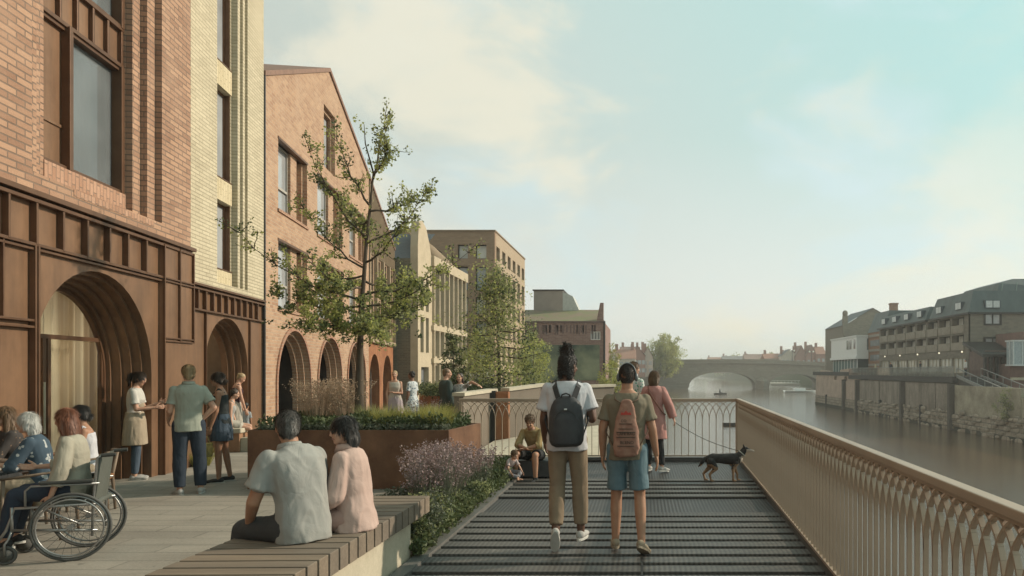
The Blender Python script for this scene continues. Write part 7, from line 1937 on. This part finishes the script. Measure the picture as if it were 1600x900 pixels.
def cafe_chair(loc, yaw, label):
    t = thing('cafe_chair', label, 'chair', loc, math.radians(yaw), group='timber chairs round the café table'); wd = mat('chair_timber', (.22, .16, .11), (.16, .115, .08), rough=.6, stretch=(3, 3, .5), scale=6)
    for sx in (-1, 1):
        q = MB(); q.tube([(sx*.24, -.25, 0), (sx*.235, -.22, .42), (sx*.235, -.28, .74)], [.014, .02, .016], 8); q.build('leg', wd, t, smooth=True)
        q = MB(); q.tube([(sx*.25, .23, 0), (sx*.24, .22, .62)], [.014, .018], 8); q.build('leg', wd, t, smooth=True)
        q = MB(); q.tube([(sx*.245, .24, .63), (sx*.26, 0, .66), (sx*.235, -.27, .70)], [.018, .024, .018], 8, flat=.6); q.build('armrest', wd, t, smooth=True)
    q = MB(); pts = [(.25*math.sin(a), -.20-.10*math.cos(a), .74) for a in [-1.35+2.7*i/12 for i in range(13)]]; q.tube(pts, .03, 8, flat=.5); q.build('backrest', wd, t, smooth=True)
    q = MB(); q.box(-.24, .24, -.24, .24, .40, .45); q.build('seat', cloth('seat_rust', (.24, .12, .06)), t, bevel=.015)
    return t
cafe_chair((-6.62, 8.75, 0), 118, 'timber armchair under the woman in the white vest')
person('seated woman in white vest top with dark tied hair beyond the wheelchair', (-6.62, 8.78, 0), 128, 1.66, 'f', lean=4, bend=6, head=(2, 4), pelvis=.56, skin=SK_M, hair=('lowbun', H_DK),
       armL=((-.15, .2, -1), (.3, .9, .05)), armR=((.15, .2, -1), (-.2, .9, .0)), legL=((-.08, 1, -.04), (0, .1, -1)), legR=((.08, 1, -.04), (0, .1, -1)), top=dict(m=cloth('vest_white', (.55, .54, .56)), sleeve='none', strap=True, hi=6), bottom=dict(kind='trousers', m=cloth('linen', (.34, .28, .2))), shoes=SH_W)
cafe_chair((-6.18, 7.55, 0), 110, 'timber armchair under the white haired woman')
person('woman with white bobbed hair in a blue floral blouse at the café table', (-6.18, 7.58, 0), 112, 1.64, 'f', lean=8, bend=10, head=(2, 6), pelvis=.56, skin=SK_L, hair=('bob', H_WH),
       armL=((-.12, .5, -.9), (.25, .9, .15)), armR=((.12, .5, -.9), (-.2, .9, .2)), legL=((-.08, 1, -.04), (0, .1, -1)), legR=((.08, 1, -.04), (0, .1, -1)), top=dict(m=patt('floral_blouse', (.035, .06, .085), (.36, .37, .36), 15, .30), sleeve='elbow', fit=.02, loose=.012), bottom=dict(kind='trousers', m=cloth('linen', (.34, .28, .2))), shoes=SH_W)
cafe_chair((-6.98, 8.15, 0), 140, 'timber chair under the woman with very long brown hair')
person('woman with very long light brown hair and dark patterned top', (-6.95, 8.15, 0), 140, 1.70, 'f', lean=6, bend=6, head=(-8, 2), pelvis=.56, skin=SK_L, hair=('verylong', H_LB),
       armL=((-.1, .5, -.9), (.2, .9, .3)), armR=((.12, .5, -.9), (-.2, .9, .3)), legL=((-.08, 1, -.04), (0, .1, -1)), legR=((.08, 1, -.04), (0, .1, -1)), top=dict(m=patt('dark_pattern', (.035, .028, .025), (.18, .12, .08), 22, .25), sleeve='long', fit=.016), bottom=dict(kind='trousers', m=cloth('charcoal', (.055, .055, .055))), shoes=SH_D)
cafe_chair((-7.08, 7.25, 0), 215, 'timber chair at the left end of the café table')
person('man in a pale jacket cut off by the left edge of the photo', (-7.06, 7.27, 0), 225, 1.78, 'm', lean=4, bend=6, head=(-10, 4), pelvis=.56, skin=SK_D, hair=('short', H_DK), legL=((-.08, 1, -.04), (0, .1, -1)), legR=((.08, 1, -.04), (0, .1, -1)),
       armL=((-.1, .4, -.9), (.2, .9, .2)), armR=((.12, .4, -.9), (-.2, .9, .2)), top=dict(m=cloth('jacket_pale', (.34, .35, .33)), sleeve='long', fit=.025, name='jacket'), bottom=dict(kind='trousers', m=denimd), shoes=SH_D)
t = thing('cafe_table', 'round pale topped café table at the left edge', 'table', (-6.72, 7.05, 0)); q = MB(); q.lathe([(.42, .715), (.44, .725), (.44, .74), (.42, .75)], 36); q.build('tabletop', mat('table_pale', (.42, .38, .31), rough=.4, bmp=0), t, smooth=False)
q = MB(); q.lathe([(.24, 0), (.24, .02), (.03, .04), (.028, .70), (.1, .715)], 20); q.build('pedestal', dark, t, smooth=True)
gl = glass('tumbler_glass', (.5, .5, .5), tr=.75)
for i, (x, y, lab) in enumerate(((-6.50, 6.93, 'tall stemmed glass nearest the wheelchair on the café table'), (-6.62, 7.2, 'stemmed glass in front of the long haired woman'), (-6.85, 6.95, 'stemmed glass by the table\'s left rim'))):
    t = thing('wine_glass', lab, 'glass', (x, y, .75)); q = MB(); q.lathe([(.035, 0), (.035, .004), (.005, .01), (.004, .08), (.028, .10), (.038, .14), (.034, .19)], 16, cap=False); q.build('bowl', gl, t, smooth=True)
t = thing('plate', 'white plate with food scraps on the café table', 'plate', (-6.60, 7.02, .75)); q = MB(); q.lathe([(.07, 0), (.12, .015), (.125, .018), (.07, .006)], 24); q.build('dish', white, t, smooth=True)
# plant added behind the big first floor window for a green tree reflection
A_w = A.O+A.d*(A.u(118))+V((-.988, -.153, 0))*.95
shrub('reflection_plant', 'leafy green plant added behind the large first floor window as a tree reflection', (A_w.x, A_w.y, A.z(69, 249)+.05), 1.5, .95, 900, [LG, LO], 300, None, .09, 'stand-in plant')
# ================= air =================
hz_ = MB(); hz_.box(-3050, 3050, -70, 5050, -6.3, 40)
hm_ = bpy.data.materials.new('haze_air'); hm_.use_nodes = True
for n_ in list(hm_.node_tree.nodes): hm_.node_tree.nodes.remove(n_)
pv = hm_.node_tree.nodes.new('ShaderNodeVolumePrincipled'); pv.inputs['Density'].default_value = .0008; pv.inputs['Color'].default_value = (.93, .93, .90, 1); pv.inputs['Anisotropy'].default_value = .3
oo = hm_.node_tree.nodes.new('ShaderNodeOutputMaterial'); hm_.node_tree.links.new(pv.outputs[0], oo.inputs['Volume'])
hb = hz_.build('haze', hm_); tag(hb, 'thin pale haze over the river and town', 'haze', kind='stuff')
